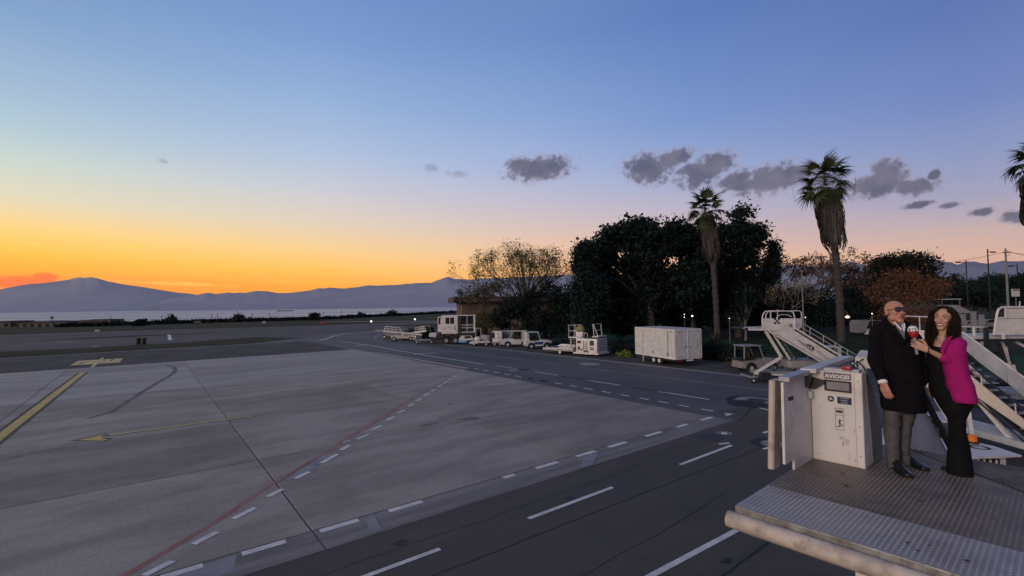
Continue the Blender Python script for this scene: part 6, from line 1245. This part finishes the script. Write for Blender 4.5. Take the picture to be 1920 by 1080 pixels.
MT['lens']=mat('dark_green_lens',(.006,.012,.010),(.01,.018,.014),rough=.06,spec=.9,nscale=2); MT['tort']=mat('sunglass_frame',(.02,.012,.009),(.05,.025,.015),rough=.25,nscale=30); MT['temple']=mat('sunglass_temple',(.22,.10,.05),(.16,.07,.04),rough=.3,nscale=30)
MT['lip']=mat('lip',(.30,.10,.09),(.26,.08,.075),rough=.4,nscale=20); MT['lipw']=mat('painted_lip',(.28,.05,.06),(.24,.04,.05),rough=.35,nscale=20); MT['teeth']=mat('teeth',(.80,.78,.74),(.76,.74,.70),rough=.25,nscale=20)
MT['eyew']=mat('eye_white',(.6,.58,.56),rough=.2,nscale=10); MT['iris']=mat('dark_iris',(.02,.012,.008),rough=.1,nscale=10); MT['brow']=mat('brow_hair',(.03,.02,.015),rough=.8,nscale=10); MT['greybrow']=mat('grey_brow_hair',(.25,.2,.17),rough=.8,nscale=10)
class Fr:
    def __init__(s,bpx,bpy_,z=3.18):
        s.b=gp(bpx,bpy_,z); d=Vector((s.b.x,s.b.y,0)).normalized(); s.e2=d; s.e1=Vector((d.y,-d.x,0)); s.z=z
    def at(s,px,py,off=0.0):
        d=ray(px,py); o=Vector((0,0,EYE)); t_=((s.b+s.e2*off-o).dot(s.e2))/d.dot(s.e2); return o+d*t_
def ring(F,xl,xr,y,th,off=0.0,n=24,sq=2.3,z=None):
    a=F.at(xl,y,off); b=F.at(xr,y,off); c=(a+b)/2; w=(b-a).dot(F.e1)/2; zz=c.z if z is None else z; out=[]
    for i in range(n):
        t_=2*math.pi*i/n; cs,sn=math.cos(t_),math.sin(t_); f=(abs(cs)**sq+abs(sn)**sq)**(-1/sq); out.append(Vector((c.x,c.y,zz))+F.e1*w*cs*f+F.e2*th/2*sn*f)
    return out
def loft(mb,rings):
    n=len(rings[0]); vs=[p for r_ in rings for p in r_]; fs=[(i*n+j,i*n+(j+1)%n,(i+1)*n+(j+1)%n,(i+1)*n+j) for i in range(len(rings)-1) for j in range(n)]
    fs.append(tuple(range(n))); fs.append(tuple((len(rings)-1)*n+j for j in range(n))[::-1]); mb.add(vs,fs)
def rspec(F,spec,**k):
    # densify ring spec linearly: (y,xl,xr,th,off)
    out=[]
    for a,b in zip(spec,spec[1:]):
        for i in range(4):
            t_=i/4; v=[a[j]+(b[j]-a[j])*t_ for j in range(5)]; out.append(ring(F,v[1],v[2],v[0],v[3],v[4],**k))
    v=spec[-1]; out.append(ring(F,v[1],v[2],v[0],v[3],v[4],**k)); return out
def cap(mb,p,q_,r0,r1,n=12):
    p=Vector(p);q_=Vector(q_); d=(q_-p).normalized(); mb.tube([p-d*r0*.9,p-d*r0*.6,p,q_,q_+d*r1*.6,q_+d*r1*.9],[r0*.35,r0*.8,r0,r1,r1*.8,r1*.35],n)
def fused(mb,name,m,parent,vox,xf,disp=None,smooth=3):
    # separate closed pieces -> one continuous surface
    me=bpy.data.meshes.new('tmp'); vs=[xf@p for p in mb.v]; me.from_pydata([tuple(p) for p in vs],[],mb.f); b=bmesh.new(); b.from_mesh(me); bmesh.ops.recalc_face_normals(b,faces=b.faces); b.to_mesh(me); b.free()
    o=bpy.data.objects.new('tmp',me); COL.objects.link(o); r_=o.modifiers.new('r','REMESH'); r_.mode='VOXEL'; r_.voxel_size=vox; s_=o.modifiers.new('s','SMOOTH'); s_.factor=.5; s_.iterations=smooth
    dg=bpy.context.evaluated_depsgraph_get(); dg.update(); me2=bpy.data.meshes.new_from_object(o.evaluated_get(dg)); bpy.data.objects.remove(o); bpy.data.meshes.remove(me)
    if disp:
        nrm=[v.normal.copy() for v in me2.vertices]
        for v,n_ in zip(me2.vertices,nrm): v.co=v.co+n_*disp(v.co,n_)
    me2.name=name; me2.shade_smooth(); ob=bpy.data.objects.new(name,me2); COL.objects.link(ob); me2.materials.clear(); me2.materials.append(MT[m]); ob.parent=parent; return ob
def hand(mb,wrist,ydir,zdir,thumb=1,curl=.5,s=1.0,spread=.06,thumb_curl=.4):
    y=Vector(ydir).normalized(); z=Vector(zdir); z=(z-y*z.dot(y)).normalized(); x=y.cross(z)*thumb; W_=Vector(wrist)
    def T(a,b,c): return W_+(x*a+y*b+z*c)*s
    for a in(-.028,-.009,.011,.030): cap(mb,T(a*.6,.0,0),T(a,.078,.0),.016*s,.0125*s,8)
    for i,(a,l) in enumerate(((.032,.068),(.011,.077),(-.010,.071),(-.030,.055))):
        p=T(a,.082,0); ang=0; d=None; fan=a*spread/.03
        for k,f in enumerate((.45,.32,.23)):
            ang+=curl*(.55 if k==0 else .8); dd=(y*math.cos(ang)-z*math.sin(ang)+x*fan).normalized(); q_=p+dd*l*f*s; cap(mb,p,q_,(.0092-.0009*k)*s,(.0086-.0009*k)*s,8); p=q_
    p=T(.026,.018,-.006); q_=T(.052,.048,-.020); cap(mb,p,q_,.015*s,.011*s,8); r_=q_+(y*.030-z*.018*thumb_curl*2+x*.006)*s; cap(mb,q_,r_,.0105*s,.0095*s,8); cap(mb,r_,r_+(y*.022-z*.012*thumb_curl-x*.008)*s,.0095*s,.0078*s,8)
def headframe(c,fwd,up,roll=0):
    f_=Vector(fwd).normalized(); u_=Vector(up); u_=(u_-f_*u_.dot(f_)).normalized(); r_=f_.cross(u_); m=Matrix((r_,f_,u_)).transposed().to_4x4(); m.translation=c; return m
def head(mb,H,s=1.0,female=False,neck_to=None,neck_r=.056):
    def E(c,r,n=18,m_=12,rx=0):
        M3=H.to_3x3()@Matrix.Rotation(rx,3,'X'); mb.ell(H@(Vector(c)*s),[q_*s for q_ in r],n,m_,M3)
    def C(a,b,r0,r1): cap(mb,H@(Vector(a)*s),H@(Vector(b)*s),r0*s,r1*s,10)
    jw=.052 if female else .060
    E((0,-.014,.030),(.076,.096,.086)); E((0,.030,.010),(.064,.060,.072)); E((0,.026,-.042),(jw,.060,.070)); E((0,.046,-.075),(.040,.034,.036)); C((-.010,.064,-.100),(.010,.064,-.100),.020,.020)
    C((0,.086,.024),(0,.103,-.012),.008,.011); C((0,.103,-.012),(0,.108,-.024),.012,.0115); 
    for q_ in(-1,1):
        E((q_*.011,.098,-.026),(.008,.009,.008),10,8); C((q_*.014,.083,.042),(q_*.048,.070,.040),.009,.008); E((q_*.036,.064,-.020),(.022,.017 if female else .020,.018),12,8); E((q_*.030,.071,.018),(.015,.010,.010),10,8)
        (E((q_*.079,-.012,-.008),(.008,.020,.031),12,8,.15) if not female else None); (E((q_*.048,.014,-.068),(.022,.035,.026),12,8) if not female else None); (E((q_*.082,-.016,.008),(.009,.013,.016),10,6) if not female else None)
    E((0,.088,-.052),(.024,.012,.007),12,8); E((0,.086,-.066),(.021,.012,.008),12,8)
    if neck_to is not None: cap(mb,H@Vector((0,-.018,-.070)),neck_to,neck_r,neck_r*1.1,14)
def lips(parent,H,m,xf,s=1.0,open_=.0,smile=0.0,wd=.026,teeth=None):
    for sg,zc in((1,-.054+open_),(-1,-.066-open_)):
        pts=[]; 
        for i in range(9):
            t_=-1+i/4; pts.append(H@(Vector((t_*wd,.0985-.014*t_*t_,zc-sg*open_*t_*t_*.9+(smile*t_*t_)+(0.001 if sg>0 else 0)*(1-abs(t_))))*s))
        MB().tube(pts,[.0015+.0042*(1-(-1+i/4)**2) for i in range(9)],8).build('lip',m,parent,smooth=True,xf=xf)
    if teeth:
        a=[H@Vector((t_*wd*.82,.0955-.013*t_*t_,-.0585+open_*.6+smile*t_*t_)) for t_ in np.linspace(-1,1,9)]; mb=MB(); hgt=[.0035+.009*(1-t_**4) for t_ in np.linspace(-1,1,9)]; U=H.to_3x3()@Vector((0,0,1)); Fv=H.to_3x3()@Vector((0,.004,0))
        vs=[p+U*h*.35 for p,h in zip(a,hgt)]+[p-U*h for p,h in zip(a,hgt)]; mb.add(vs+[v-Fv for v in vs],[(i,i+1,10+i,9+i) for i in range(8)]+[(18+i,18+9+i,18+10+i,18+i+1) for i in range(8)]); mb.build('teeth',teeth,parent,xf=xf,recalc=False)
UP=Vector((0,0,1))
# ---------------------------------------------------------------- the man
FM=Fr(1687,874); man=thing('person','bald man in sunglasses, long black overcoat and grey trousers holding his right arm down','person',FM.b,0); XM=inv(man)
A=FM.at; yaw=R(32); fw=(-FM.e2*math.cos(yaw)+FM.e1*math.sin(yaw)); fw=(fw+UP*.10).normalized(); HM=headframe(A(1678.5,584.5,-.02),fw,UP-FM.e1*.02)
mb=MB(); nb=A(1676,618,.03); head(mb,HM,1.0,neck_to=nb,neck_r=.062)
cap(mb,A(1674,628,.02),A(1684,700,.02),.13,.13,16); cap(mb,A(1655,628,.0),A(1702,630,.04),.06,.06,14); cap(mb,A(1684,700,.02),A(1685,742,.02),.12,.10,16)
w1=A(1656.5,719,-.25); e_=A(1640.5,676,-.17); cap(mb,A(1645,630,-.05),e_,.05,.042,12); cap(mb,e_,w1,.040,.028,12)
hand(mb,w1,(A(1664,740,-.262)-w1),(-FM.e2*.8-FM.e1*.5),thumb=1,curl=.45,s=1.08,spread=.02)
w2=A(1731,724,.10); cap(mb,A(1710,634,.08),A(1724,680,.12),.05,.042,12); cap(mb,A(1724,680,.12),w2,.04,.028,12); hand(mb,w2,(A(1731,750,.08)-w2),(FM.e1),thumb=-1,curl=.5,s=1.0,spread=.02)
for (hx,kx,ax,off) in((1672,1673,1676,-.04),(1700,1698,1698,.10)): cap(mb,A(hx,756,off),A(kx,812,off),.052,.038,12); cap(mb,A(kx,812,off),A(ax,868,off),.036,.027,12)
body=fused(mb,'body','skinm',man,.0048,XM,smooth=3)
# coat
def coatdisp(p,n_):
    q_=p; return .012*noise.noise(Vector((q_.x*9,q_.y*9,q_.z*2.2)))+.003*noise.noise(q_*14)
mb=MB(); loft(mb,rspec(FM,[(597,1655,1684,.10,.05),(605,1645,1696,.16,.04),(613,1634,1706,.20,.02),(622,1629.5,1713,.235,.01),(640,1628,1718,.27,.0),(660,1629,1723,.29,0),(690,1634,1729,.31,0),(715,1643,1733,.32,0),(740,1648,1736,.33,0),(767,1650,1739,.34,0),(769,1651,1738,.33,0)]))
cap(mb,A(1645,626,-.05),A(1640.5,676,-.15),.075,.064,14); cap(mb,A(1640.5,676,-.15),A(1654,712,-.225),.063,.048,14); cap(mb,A(1713,634,.06),A(1723,680,.10),.07,.06,14); cap(mb,A(1723,680,.10),A(1729,716,.10),.06,.048,14)
coat=fused(mb,'overcoat','coat',man,.011,XM,coatdisp,2)
# coat collar and lapels
def slabm(pts,th,m,nm,par,xf,dirv=None):
    mb=MB(); d=(dirv or FM.e2)*th; mb.prism(pts,d); return mb.build(nm,m,par,xf=xf)
mb=MB(); col=[A(1662,600,.09),A(1657,597,.02),A(1660,603,-.07),A(1671,614,-.14),A(1684,627,-.17),A(1695,640,-.185)]; mb.tube(col,[.022,.026,.028,.026,.022,.012],8); mb.build('coat_collar','coat',man,xf=XM,smooth=True)
mb=MB(); col=[A(1676,596,.12),A(1692,600,.10),A(1700,607,.02),A(1702,617,-.05),A(1700,630,-.13),A(1696,642,-.18)]; mb.tube(col,[.018,.022,.024,.024,.02,.012],8); mb.build('coat_collar','coat',man,xf=XM,smooth=True)
slabm([A(1667,612,-.125),A(1677,610,-.13),A(1697,640,-.20),A(1692,646,-.20),A(1676,632,-.175)],.02,'coat','lapel',man,XM)
slabm([A(1676,604,-.098),A(1684,606,-.11),A(1695,604,-.09),A(1698,612,-.11),A(1697,622,-.15),A(1695.5,640,-.19)],.03,'tie','scarf',man,XM)
slabm([A(1675,604,-.112),A(1678,603.5,-.112),A(1691,617,-.170),A(1690,619.5,-.170)],.006,'shirt','shirt_collar',man,XM)
slabm([A(1690.5,608,-.135),A(1692.5,608,-.135),A(1695.5,619,-.178),A(1695.5,623,-.182),A(1692.5,618,-.175)],.006,'shirt','shirt_collar',man,XM)
slabm([A(1693.5,605,-.125),A(1696.5,606,-.125),A(1697.5,612,-.150),A(1696,622.5,-.188),A(1694.8,615,-.165)],.006,'shirt','shirt_front',man,XM)
MB().tube([A(1654.2,713.5,-.237),A(1656.4,719,-.248)],[.043,.040],14).build('shirt_cuff','shirt',man,xf=XM,smooth=True)
mb=MB(); 
for y in(652,684,716): mb.tube([A(1703,y,-.158),A(1703.2,y,-.172)],.011,10)
mb.build('coat_button','coat',man,xf=XM,kind='stuff')
# trousers
def trdisp(p,n_):
    z=p.z; f=max(0,1-abs(z-.42)/.20)+max(0,1-abs(z-.13)/.12)*1.1+.25; return .012*f*noise.noise(Vector((p.x*9+z*4,p.y*9,z*9)))+.0045*f*noise.noise(Vector((p.x*16+3,p.y*16,z*26)))
mb=MB()
loft(mb,rspec(FM,[(750,1656,1694,.22,-.03),(770,1656,1692,.20,-.035),(800,1656.5,1688,.17,-.045),(815,1657,1688,.16,-.05),(835,1659,1687,.15,-.05),(852,1660,1688,.15,-.05),(876,1662,1691,.165,-.05)],sq=2.1))
loft(mb,rspec(FM,[(750,1685,1723,.22,.06),(770,1686,1721,.20,.075),(800,1686,1712,.17,.10),(815,1685,1709,.16,.10),(835,1686,1707,.15,.11),(850,1686,1708,.15,.11),(871,1687,1711,.165,.11)],sq=2.1))
loft(mb,rspec(FM,[(735,1656,1724,.26,.01),(768,1656,1722,.24,.01),(772,1660,1718,.2,.01)])); fused(mb,'trousers','trousers',man,.0075,XM,trdisp,2)
def shoe(parent,heel,toe,xf,nm='shoe',w=.052,hh=.062):
    heel=Vector(heel);toe=Vector(toe); d=(toe-heel).normalized(); s=Vector((-d.y,d.x,0)); L=(toe-heel).length; mb=MB(); z0=3.186; rings=[]
    for t_,ww,h,lo in((0,.55,.75,0),(.06,.72,1.05,0),(.2,.78,1.25,0),(.36,.82,1.15,0),(.5,.95,.85,0),(.68,1.08,.62,0),(.85,1.0,.52,.0),(.94,.84,.46,.01),(.985,.6,.38,.03),(1,.3,.25,.08)):
        c=heel+d*L*t_; rg=[]
        for i in range(12):
            a=2*math.pi*i/12; y_=math.sin(a); rg.append(Vector((c.x,c.y,z0+.012+lo*hh+(h*hh*(.5+.5*y_))))+s*w*ww*math.cos(a)*(1 if y_<.3 else .86))
        rings.append(rg)
    loft(mb,rings); o=mb.build(nm,'shoe',parent,xf=xf,smooth=True)
    mb=MB(); sl=[]
    for t_,ww in((0,.6),(.1,.8),(.3,.84),(.5,.94),(.7,1.06),(.88,.92),(.96,.72),(1.0,.42)): sl.append((heel+d*L*t_,w*ww*.98))
    pts=[Vector((c.x,c.y,3.1835))+s*ww for c,ww in sl]+[Vector((c.x,c.y,3.1835))-s*ww for c,ww in sl[::-1]]; mb.prism(pts,(0,0,.014)); mb.build('sole','black',o,xf=xf); return o
shoe(man,gp(1673,872,3.18),gp(1706,898,3.18),XM); shoe(man,gp(1697,865,3.18),gp(1738,885,3.18),XM)
# face details
lips(man,HM,'lip',XM,open_=.003,wd=.024)
mb=MB(); mb.ell(HM@Vector((0,.094,-.060)),(.015,.005,.0035),12,6,HM.to_3x3()); mb.build('mouth','iris',man,xf=XM)
sg=thing('dummy',None,None) if False else None
mb=MB()
gl=[]
for q_ in(-1,1):
    pts=[]; c=Vector((q_*.033,.0,.018))
    for i in range(20):
        a=2*math.pi*i/20; sx_=math.copysign(abs(math.cos(a))**.6,math.cos(a)); sz=math.copysign(abs(math.sin(a))**.6,math.sin(a)); x=c.x+.029*sx_; z=c.z+.0215*sz; yv=.104-.16*abs(x)**1.5*1.6; pts.append(Vector((x,yv,z)))
    m1=MB(); P3=[HM@p for p in pts]; m1.prism(P3,-(HM.to_3x3()@Vector((0,.003,0)))); lo_=m1.build('sunglass_lens','lens',man,xf=XM)
    m2=MB(); m2.tube([HM@p for p in pts]+[HM@pts[0]],.0036,6); fo=m2.build('sunglass_frame','tort',man,xf=XM)
    m3=MB(); m3.tube([HM@Vector((q_*.062,.083,.026)),HM@Vector((q_*.076,.06,.022)),HM@Vector((q_*.083,.0,.014)),HM@Vector((q_*.083,-.018,.006))],.0034,6); m3.build('sunglass_temple','temple',man,xf=XM)
MB().tube([HM@Vector((-.008,.105,.024)),HM@Vector((0,.108,.027)),HM@Vector((.008,.105,.024))],.003,6).build('sunglass_bridge','tort',man,xf=XM)
# ---------------------------------------------------------------- the woman
FW=Fr(1796,886); wom=thing('person','smiling woman with long dark curly hair in a magenta blazer and wide black trousers','person',FW.b,0); XW=inv(wom); B=FW.at
yaw=R(-14); fw=(-FW.e2*math.cos(yaw)+FW.e1*math.sin(yaw)+UP*.02).normalized(); HW=headframe(B(1768.5,598,-.03),fw,UP+FW.e1*.10)
mb=MB(); head(mb,HW,.93,True,neck_to=B(1771,634,.01),neck_r=.046)
cap(mb,B(1771,640,.02),B(1766,690,.03),.085,.085,14); cap(mb,B(1758,638,.08),B(1793,640,-.02),.045,.045,12); cap(mb,B(1766,690,.03),B(1790,745,.02),.09,.11,14)
wr=B(1738,655.5,-.235); el_=B(1777,675,-.11); cap(mb,B(1798,643,-.03),el_,.040,.034,12); cap(mb,el_,wr,.034,.021,12)
hd=(B(1718,646,-.245)-wr); hand(mb,wr,hd,-FW.e2-UP*.05,thumb=1,curl=.45,s=.98,spread=.05,thumb_curl=.2)
w2=B(1746,722,.12); cap(mb,B(1752,645,.10),B(1748,690,.16),.04,.034,12); cap(mb,B(1748,690,.16),w2,.032,.022,12); hand(mb,w2,(B(1746,750,.10)-w2),(-FW.e1*.6-FW.e2*.6),thumb=1,curl=.5,s=.9,spread=.02)
for hx,kx,ax,off in((1788,1795,1798,-.05),(1792,1794,1799,.07)): cap(mb,B(hx,752,off),B(kx,805,off),.058,.042,12); cap(mb,B(kx,805,off),B(ax,878,off),.042,.03,12)
# chest
mb.ell(B(1765,652,-.02),(.066,.066,.08),14,10)
bodyw=fused(mb,'body','skinw',wom,.0045,XW,smooth=3)
mb=MB(); loft(mb,rspec(FW,[(641,1752,1788,.15,.03),(648,1746,1790,.20,.02),(658,1741,1790,.235,.01),(672,1739,1792,.24,.01),(690,1739,1794,.24,.02),(712,1740,1798,.24,.03),(735,1742,1806,.25,.03),(748,1748,1814,.25,.02)]))
cap(mb,B(1752,645,.10),B(1747,688,.16),.05,.043,12); cap(mb,B(1747,688,.16),B(1746,716,.13),.042,.034,12)
fused(mb,'black_top','blackcloth',wom,.009,XW,lambda p,n_:.004*noise.noise(p*12),2)
mb=MB(); loft(mb,rspec(FW,[(640,1752,1762,.10,.03),(650,1750,1770,.16,.01)],n=14))
mb.build('top_strap','blackcloth',wom,xf=XW,smooth=True)
mb=MB(); L1=[(728,1741,1826,.26,.0),(750,1752,1829,.27,-.01),(768,1763,1820,.22,-.03),(785,1775,1812,.17,-.04),(805,1779,1812,.155,-.05),(838,1777,1820,.17,-.05),(870,1775,1824,.19,-.05),(897,1774.5,1826.5,.20,-.05)]
loft(mb,rspec(FW,L1,sq=2.1)); L2=[(750,1756,1822,.2,.06),(785,1777,1808,.15,.09),(805,1779,1808,.14,.09),(838,1777,1814,.15,.10),(870,1776,1818,.16,.10),(888,1776,1820,.17,.10)]; loft(mb,rspec(FW,L2,sq=2.1))
fused(mb,'wide_trousers','blackcloth',wom,.008,XW,lambda p,n_:(.007*(1 if p.z<.5 else .5))*noise.noise(Vector((p.x*16,p.y*16,p.z*2.0))),2)
shoe(wom,gp(1792,886,3.18),gp(1765,880,3.18),XW,w=.042,hh=.05); shoe(wom,gp(1816,893,3.18),gp(1789,891,3.18),XW,w=.036,hh=.045)
# blazer: body shell and left sleeve pushed up to the elbow
def bldisp(p,n_): return .009*noise.noise(Vector((p.x*7,p.y*7,p.z*3.2)))+.005*noise.noise(Vector((p.x*3+p.z*11,p.y*3,p.z*9)))+.002*noise.noise(p*22)
mb=MB(); loft(mb,rspec(FW,[(630,1780,1800,.13,.0),(636,1771,1808,.19,-.01),(645,1765,1812,.24,-.02),(658,1763.5,1813,.27,-.03),(675,1765,1815,.28,-.03),(700,1768,1819,.29,-.02),(722,1773,1827,.30,-.02),(738,1778,1832,.31,-.02),(748,1782,1834.5,.315,-.02),(752,1784,1834.5,.315,-.02)],sq=2.8))
cap(mb,B(1799,645,-.04),B(1783,677,-.115),.064,.055,14); cap(mb,B(1783,677,-.115),B(1770,671,-.15),.054,.046,14)
bz=fused(mb,'blazer','blazer',wom,.0085,XW,bldisp,2)
def slabw(pts,th,m,nm): return MB().prism([B(*p) for p in pts],FW.e2*th).build(nm,m,wom,xf=XW)
slabw([(1777,632,-.13),(1786,630,-.12),(1772,652,-.180),(1768,668,-.19),(1764,660,-.185),(1764,648,-.17)],.02,'blazer','lapel')
# neckline: skin is shown by cutting the top low; a fine necklace
MB().tube([B(1759,632,-.10),B(1761,640,-.125),B(1765,644,-.135),B(1769,640,-.125),B(1771,632,-.10)],.0022,5).build('necklace','steel',wom,xf=XW)
MB().tube([wr+FW.e2*math.cos(a)*.027*1.0+UP*math.sin(a)*.027+FW.e1*.012 for a in np.linspace(0,2*math.pi,17)],.0035,5).build('bracelet','black',wom,xf=XW)
# face
for q_ in(-1,1):
    MB().ell(HW@Vector((q_*.029,.0735,.017)),(.0125,.0075,.0068),12,8,HW.to_3x3()).build('eye','eyew',wom,xf=XW,smooth=True); MB().ell(HW@Vector((q_*.029,.0790,.017)),(.0062,.0038,.0062),10,6,HW.to_3x3()).build('iris','iris',wom,xf=XW,smooth=True)
    MB().tube([HW@Vector((q_*(.013+.033*t_),.0865-.020*t_*t_-.002,.0345+.009*math.sin(t_*2.4))) for t_ in np.linspace(0,1,7)],[.0018,.0034,.0036,.0032,.0028,.002,.001],6).build('eyebrow','brow',wom,xf=XW,smooth=True)
    MB().tube([HW@Vector((q_*(.015+.029*t_),.0815-.014*t_*t_,.0225+.004*math.sin(t_*3.0)-.002*t_)) for t_ in np.linspace(0,1,7)],.0021,5).build('eyelashes','brow',wom,xf=XW,smooth=True)
HW2=HW@Matrix.Translation((0,-.004,.002))
lips(wom,HW2,'lipw',XW,s=.97,open_=.0042,smile=.007,wd=.027,teeth='teeth')
# hair
mb=MB(); M3=HW.to_3x3(); r_=random.Random(5)
mb.ell(HW@Vector((0,-.040,.035)),(.090,.085,.085),16,10,M3); mb.ell(HW@Vector((.0,-.060,-.060)),(.105,.060,.12),16,10,M3); mb.ell(HW@Vector((.080,-.03,-.07)),(.028,.050,.13),12,8,M3); mb.ell(HW@Vector((-.082,-.03,-.08)),(.028,.050,.13),12,8,M3)
strands=MB()
for i in range(1500):
    th=r_.uniform(-2.55,2.55); el2=r_.uniform(.1,1.5)   # th measured from the back of the head
    root=Vector((.080*math.sin(th)*math.cos(el2),-.016-.094*math.cos(th)*math.cos(el2),.035+.090*math.sin(el2)))
    front=abs(th)>1.9
    if front and root.z<.07: continue
    side=1 if root.x>=0 else -1
    out=Vector((root.x*1.0,root.y+.02,0)); 
    if out.length<.02: out=Vector((side*.05,-.05,0))
    out.normalize()
    if front: out=Vector((side,.15,0)).normalized()
    Lh=r_.uniform(.26,.48); spread=r_.uniform(.004,.052); ph=r_.uniform(0,6.28); am=r_.uniform(.004,.010); fr_=r_.uniform(18,34); pts=[]; n=24
    for k in range(n):
        t_=k/(n-1); ox=spread*math.sin(min(1,t_*1.5)*math.pi*.6)*(1+.3*t_); p=root+out*ox; fall=Lh*t_**1.25; p=p-Vector((0,0,fall))+Vector((0,0,.028*math.sin(min(1,t_*2.6)*math.pi)))
        # keep off the face
        if p.z<.075 and p.y>.02 and abs(p.x)<.086: p.x=side*(.086+r_.uniform(0,.012)); p.y=min(p.y,.055)
        p+=Vector((math.sin(fr_*t_+ph),math.cos(fr_*t_+ph),0))*am*min(1,t_*3); pts.append(HW@p)
    strands.tube(pts,[.0040*(1-.6*(k/(n-1))) for k in range(n)],3,caps=False)
hb=mb.build('hair','hair',wom,xf=XW,smooth=True); strands.build('curls','hair',hb,xf=XW,smooth=True,kind='stuff',recalc=False)
# ---------------------------------------------------------------- microphone
mc=B(1712,622,-.235); mic=thing('microphone','handheld microphone with red and white block windshield lettered RTV','microphone',mc,0); XI=inv(mic)
ax=(B(1711,610,-.24)-B(1719.5,655,-.215)).normalized(); MF=headframe(mc,(-FW.e2+FW.e1*-.02),ax)
def lathe(prof,n=8,rot=math.pi/8): 
    mb=MB(); rings=[[MF@Vector((r_*math.cos(2*math.pi*i/n+rot),r_*math.sin(2*math.pi*i/n+rot),z)) for i in range(n)] for z,r_ in prof]; loft(mb,rings); return mb
lathe([(-.058,.022),(-.048,.034),(-.022,.044),(.006,.046)]).build('red_block','red',mic,xf=XI); MT['micwhite']=mat('white_block',(.75,.74,.74),(.7,.69,.69),rough=.4,nscale=9)
lathe([(.0065,.0455),(.030,.0435),(.050,.032),(.058,.016)]).build('white_block','micwhite',mic,xf=XI)
text_mb('RTV',.034,True).build('lettering','print',mic,xf=XI@frame_on(MF@Vector((0,.0445,.022)),MF.to_3x3()@Vector((-1,0,0)),MF.to_3x3()@Vector((0,-.12,1))))
lathe([(-.060,.019),(-.10,.0165),(-.20,.0135),(-.225,.0125)],14).build('handle','greyside',mic,smooth=True,xf=XI)
# ================================================================== FINISH: pieces that stand apart become parts of their own
def split_islands(o):
    me=o.data; n=len(me.vertices); par_=list(range(n))
    def f(a):
        while par_[a]!=a: par_[a]=par_[par_[a]]; a=par_[a]
        return a
    for e in me.edges:
        a,b=f(e.vertices[0]),f(e.vertices[1])
        if a!=b: par_[a]=b
    groups={}
    for p in me.polygons: groups.setdefault(f(p.vertices[0]),[]).append(p)
    if len(groups)<2: return
    for i,(k,ps) in enumerate(groups.items()):
        idx={}; vs=[]; fs=[]
        for p in ps:
            t_=[]
            for v in p.vertices:
                if v not in idx: idx[v]=len(vs); vs.append(tuple(me.vertices[v].co))
                t_.append(idx[v])
            fs.append(t_)
        m2=bpy.data.meshes.new(o.name.split('.')[0]); m2.from_pydata(vs,[],fs); m2.update(); m2.materials.append(me.materials[0])
        if me.polygons and me.polygons[0].use_smooth: m2.shade_smooth()
        q_=bpy.data.objects.new(o.name.split('.')[0],m2); COL.objects.link(q_); q_.parent=o.parent; q_.matrix_local=o.matrix_local.copy()
    bpy.data.objects.remove(o)
NAMES={'rail_post','handrail_post','railing_post','handrail','far_handrail','screw','bolt','rivet','channel_clip','lift_arm','post_bracket','cladding_seam','under_frame'}
for o in list(bpy.data.objects):
    if o.type=='MESH' and o.name.split('.')[0] in NAMES and not o.children: split_islands(o)
for o in bpy.data.objects:
    if o.type=='MESH' and o.name.split('.')[0] in('livery_mark','instruction_sign','warning_print','ladder','access_ladder','cable','hydraulic_strut','name_lettering','notice_lettering','roller'): pass
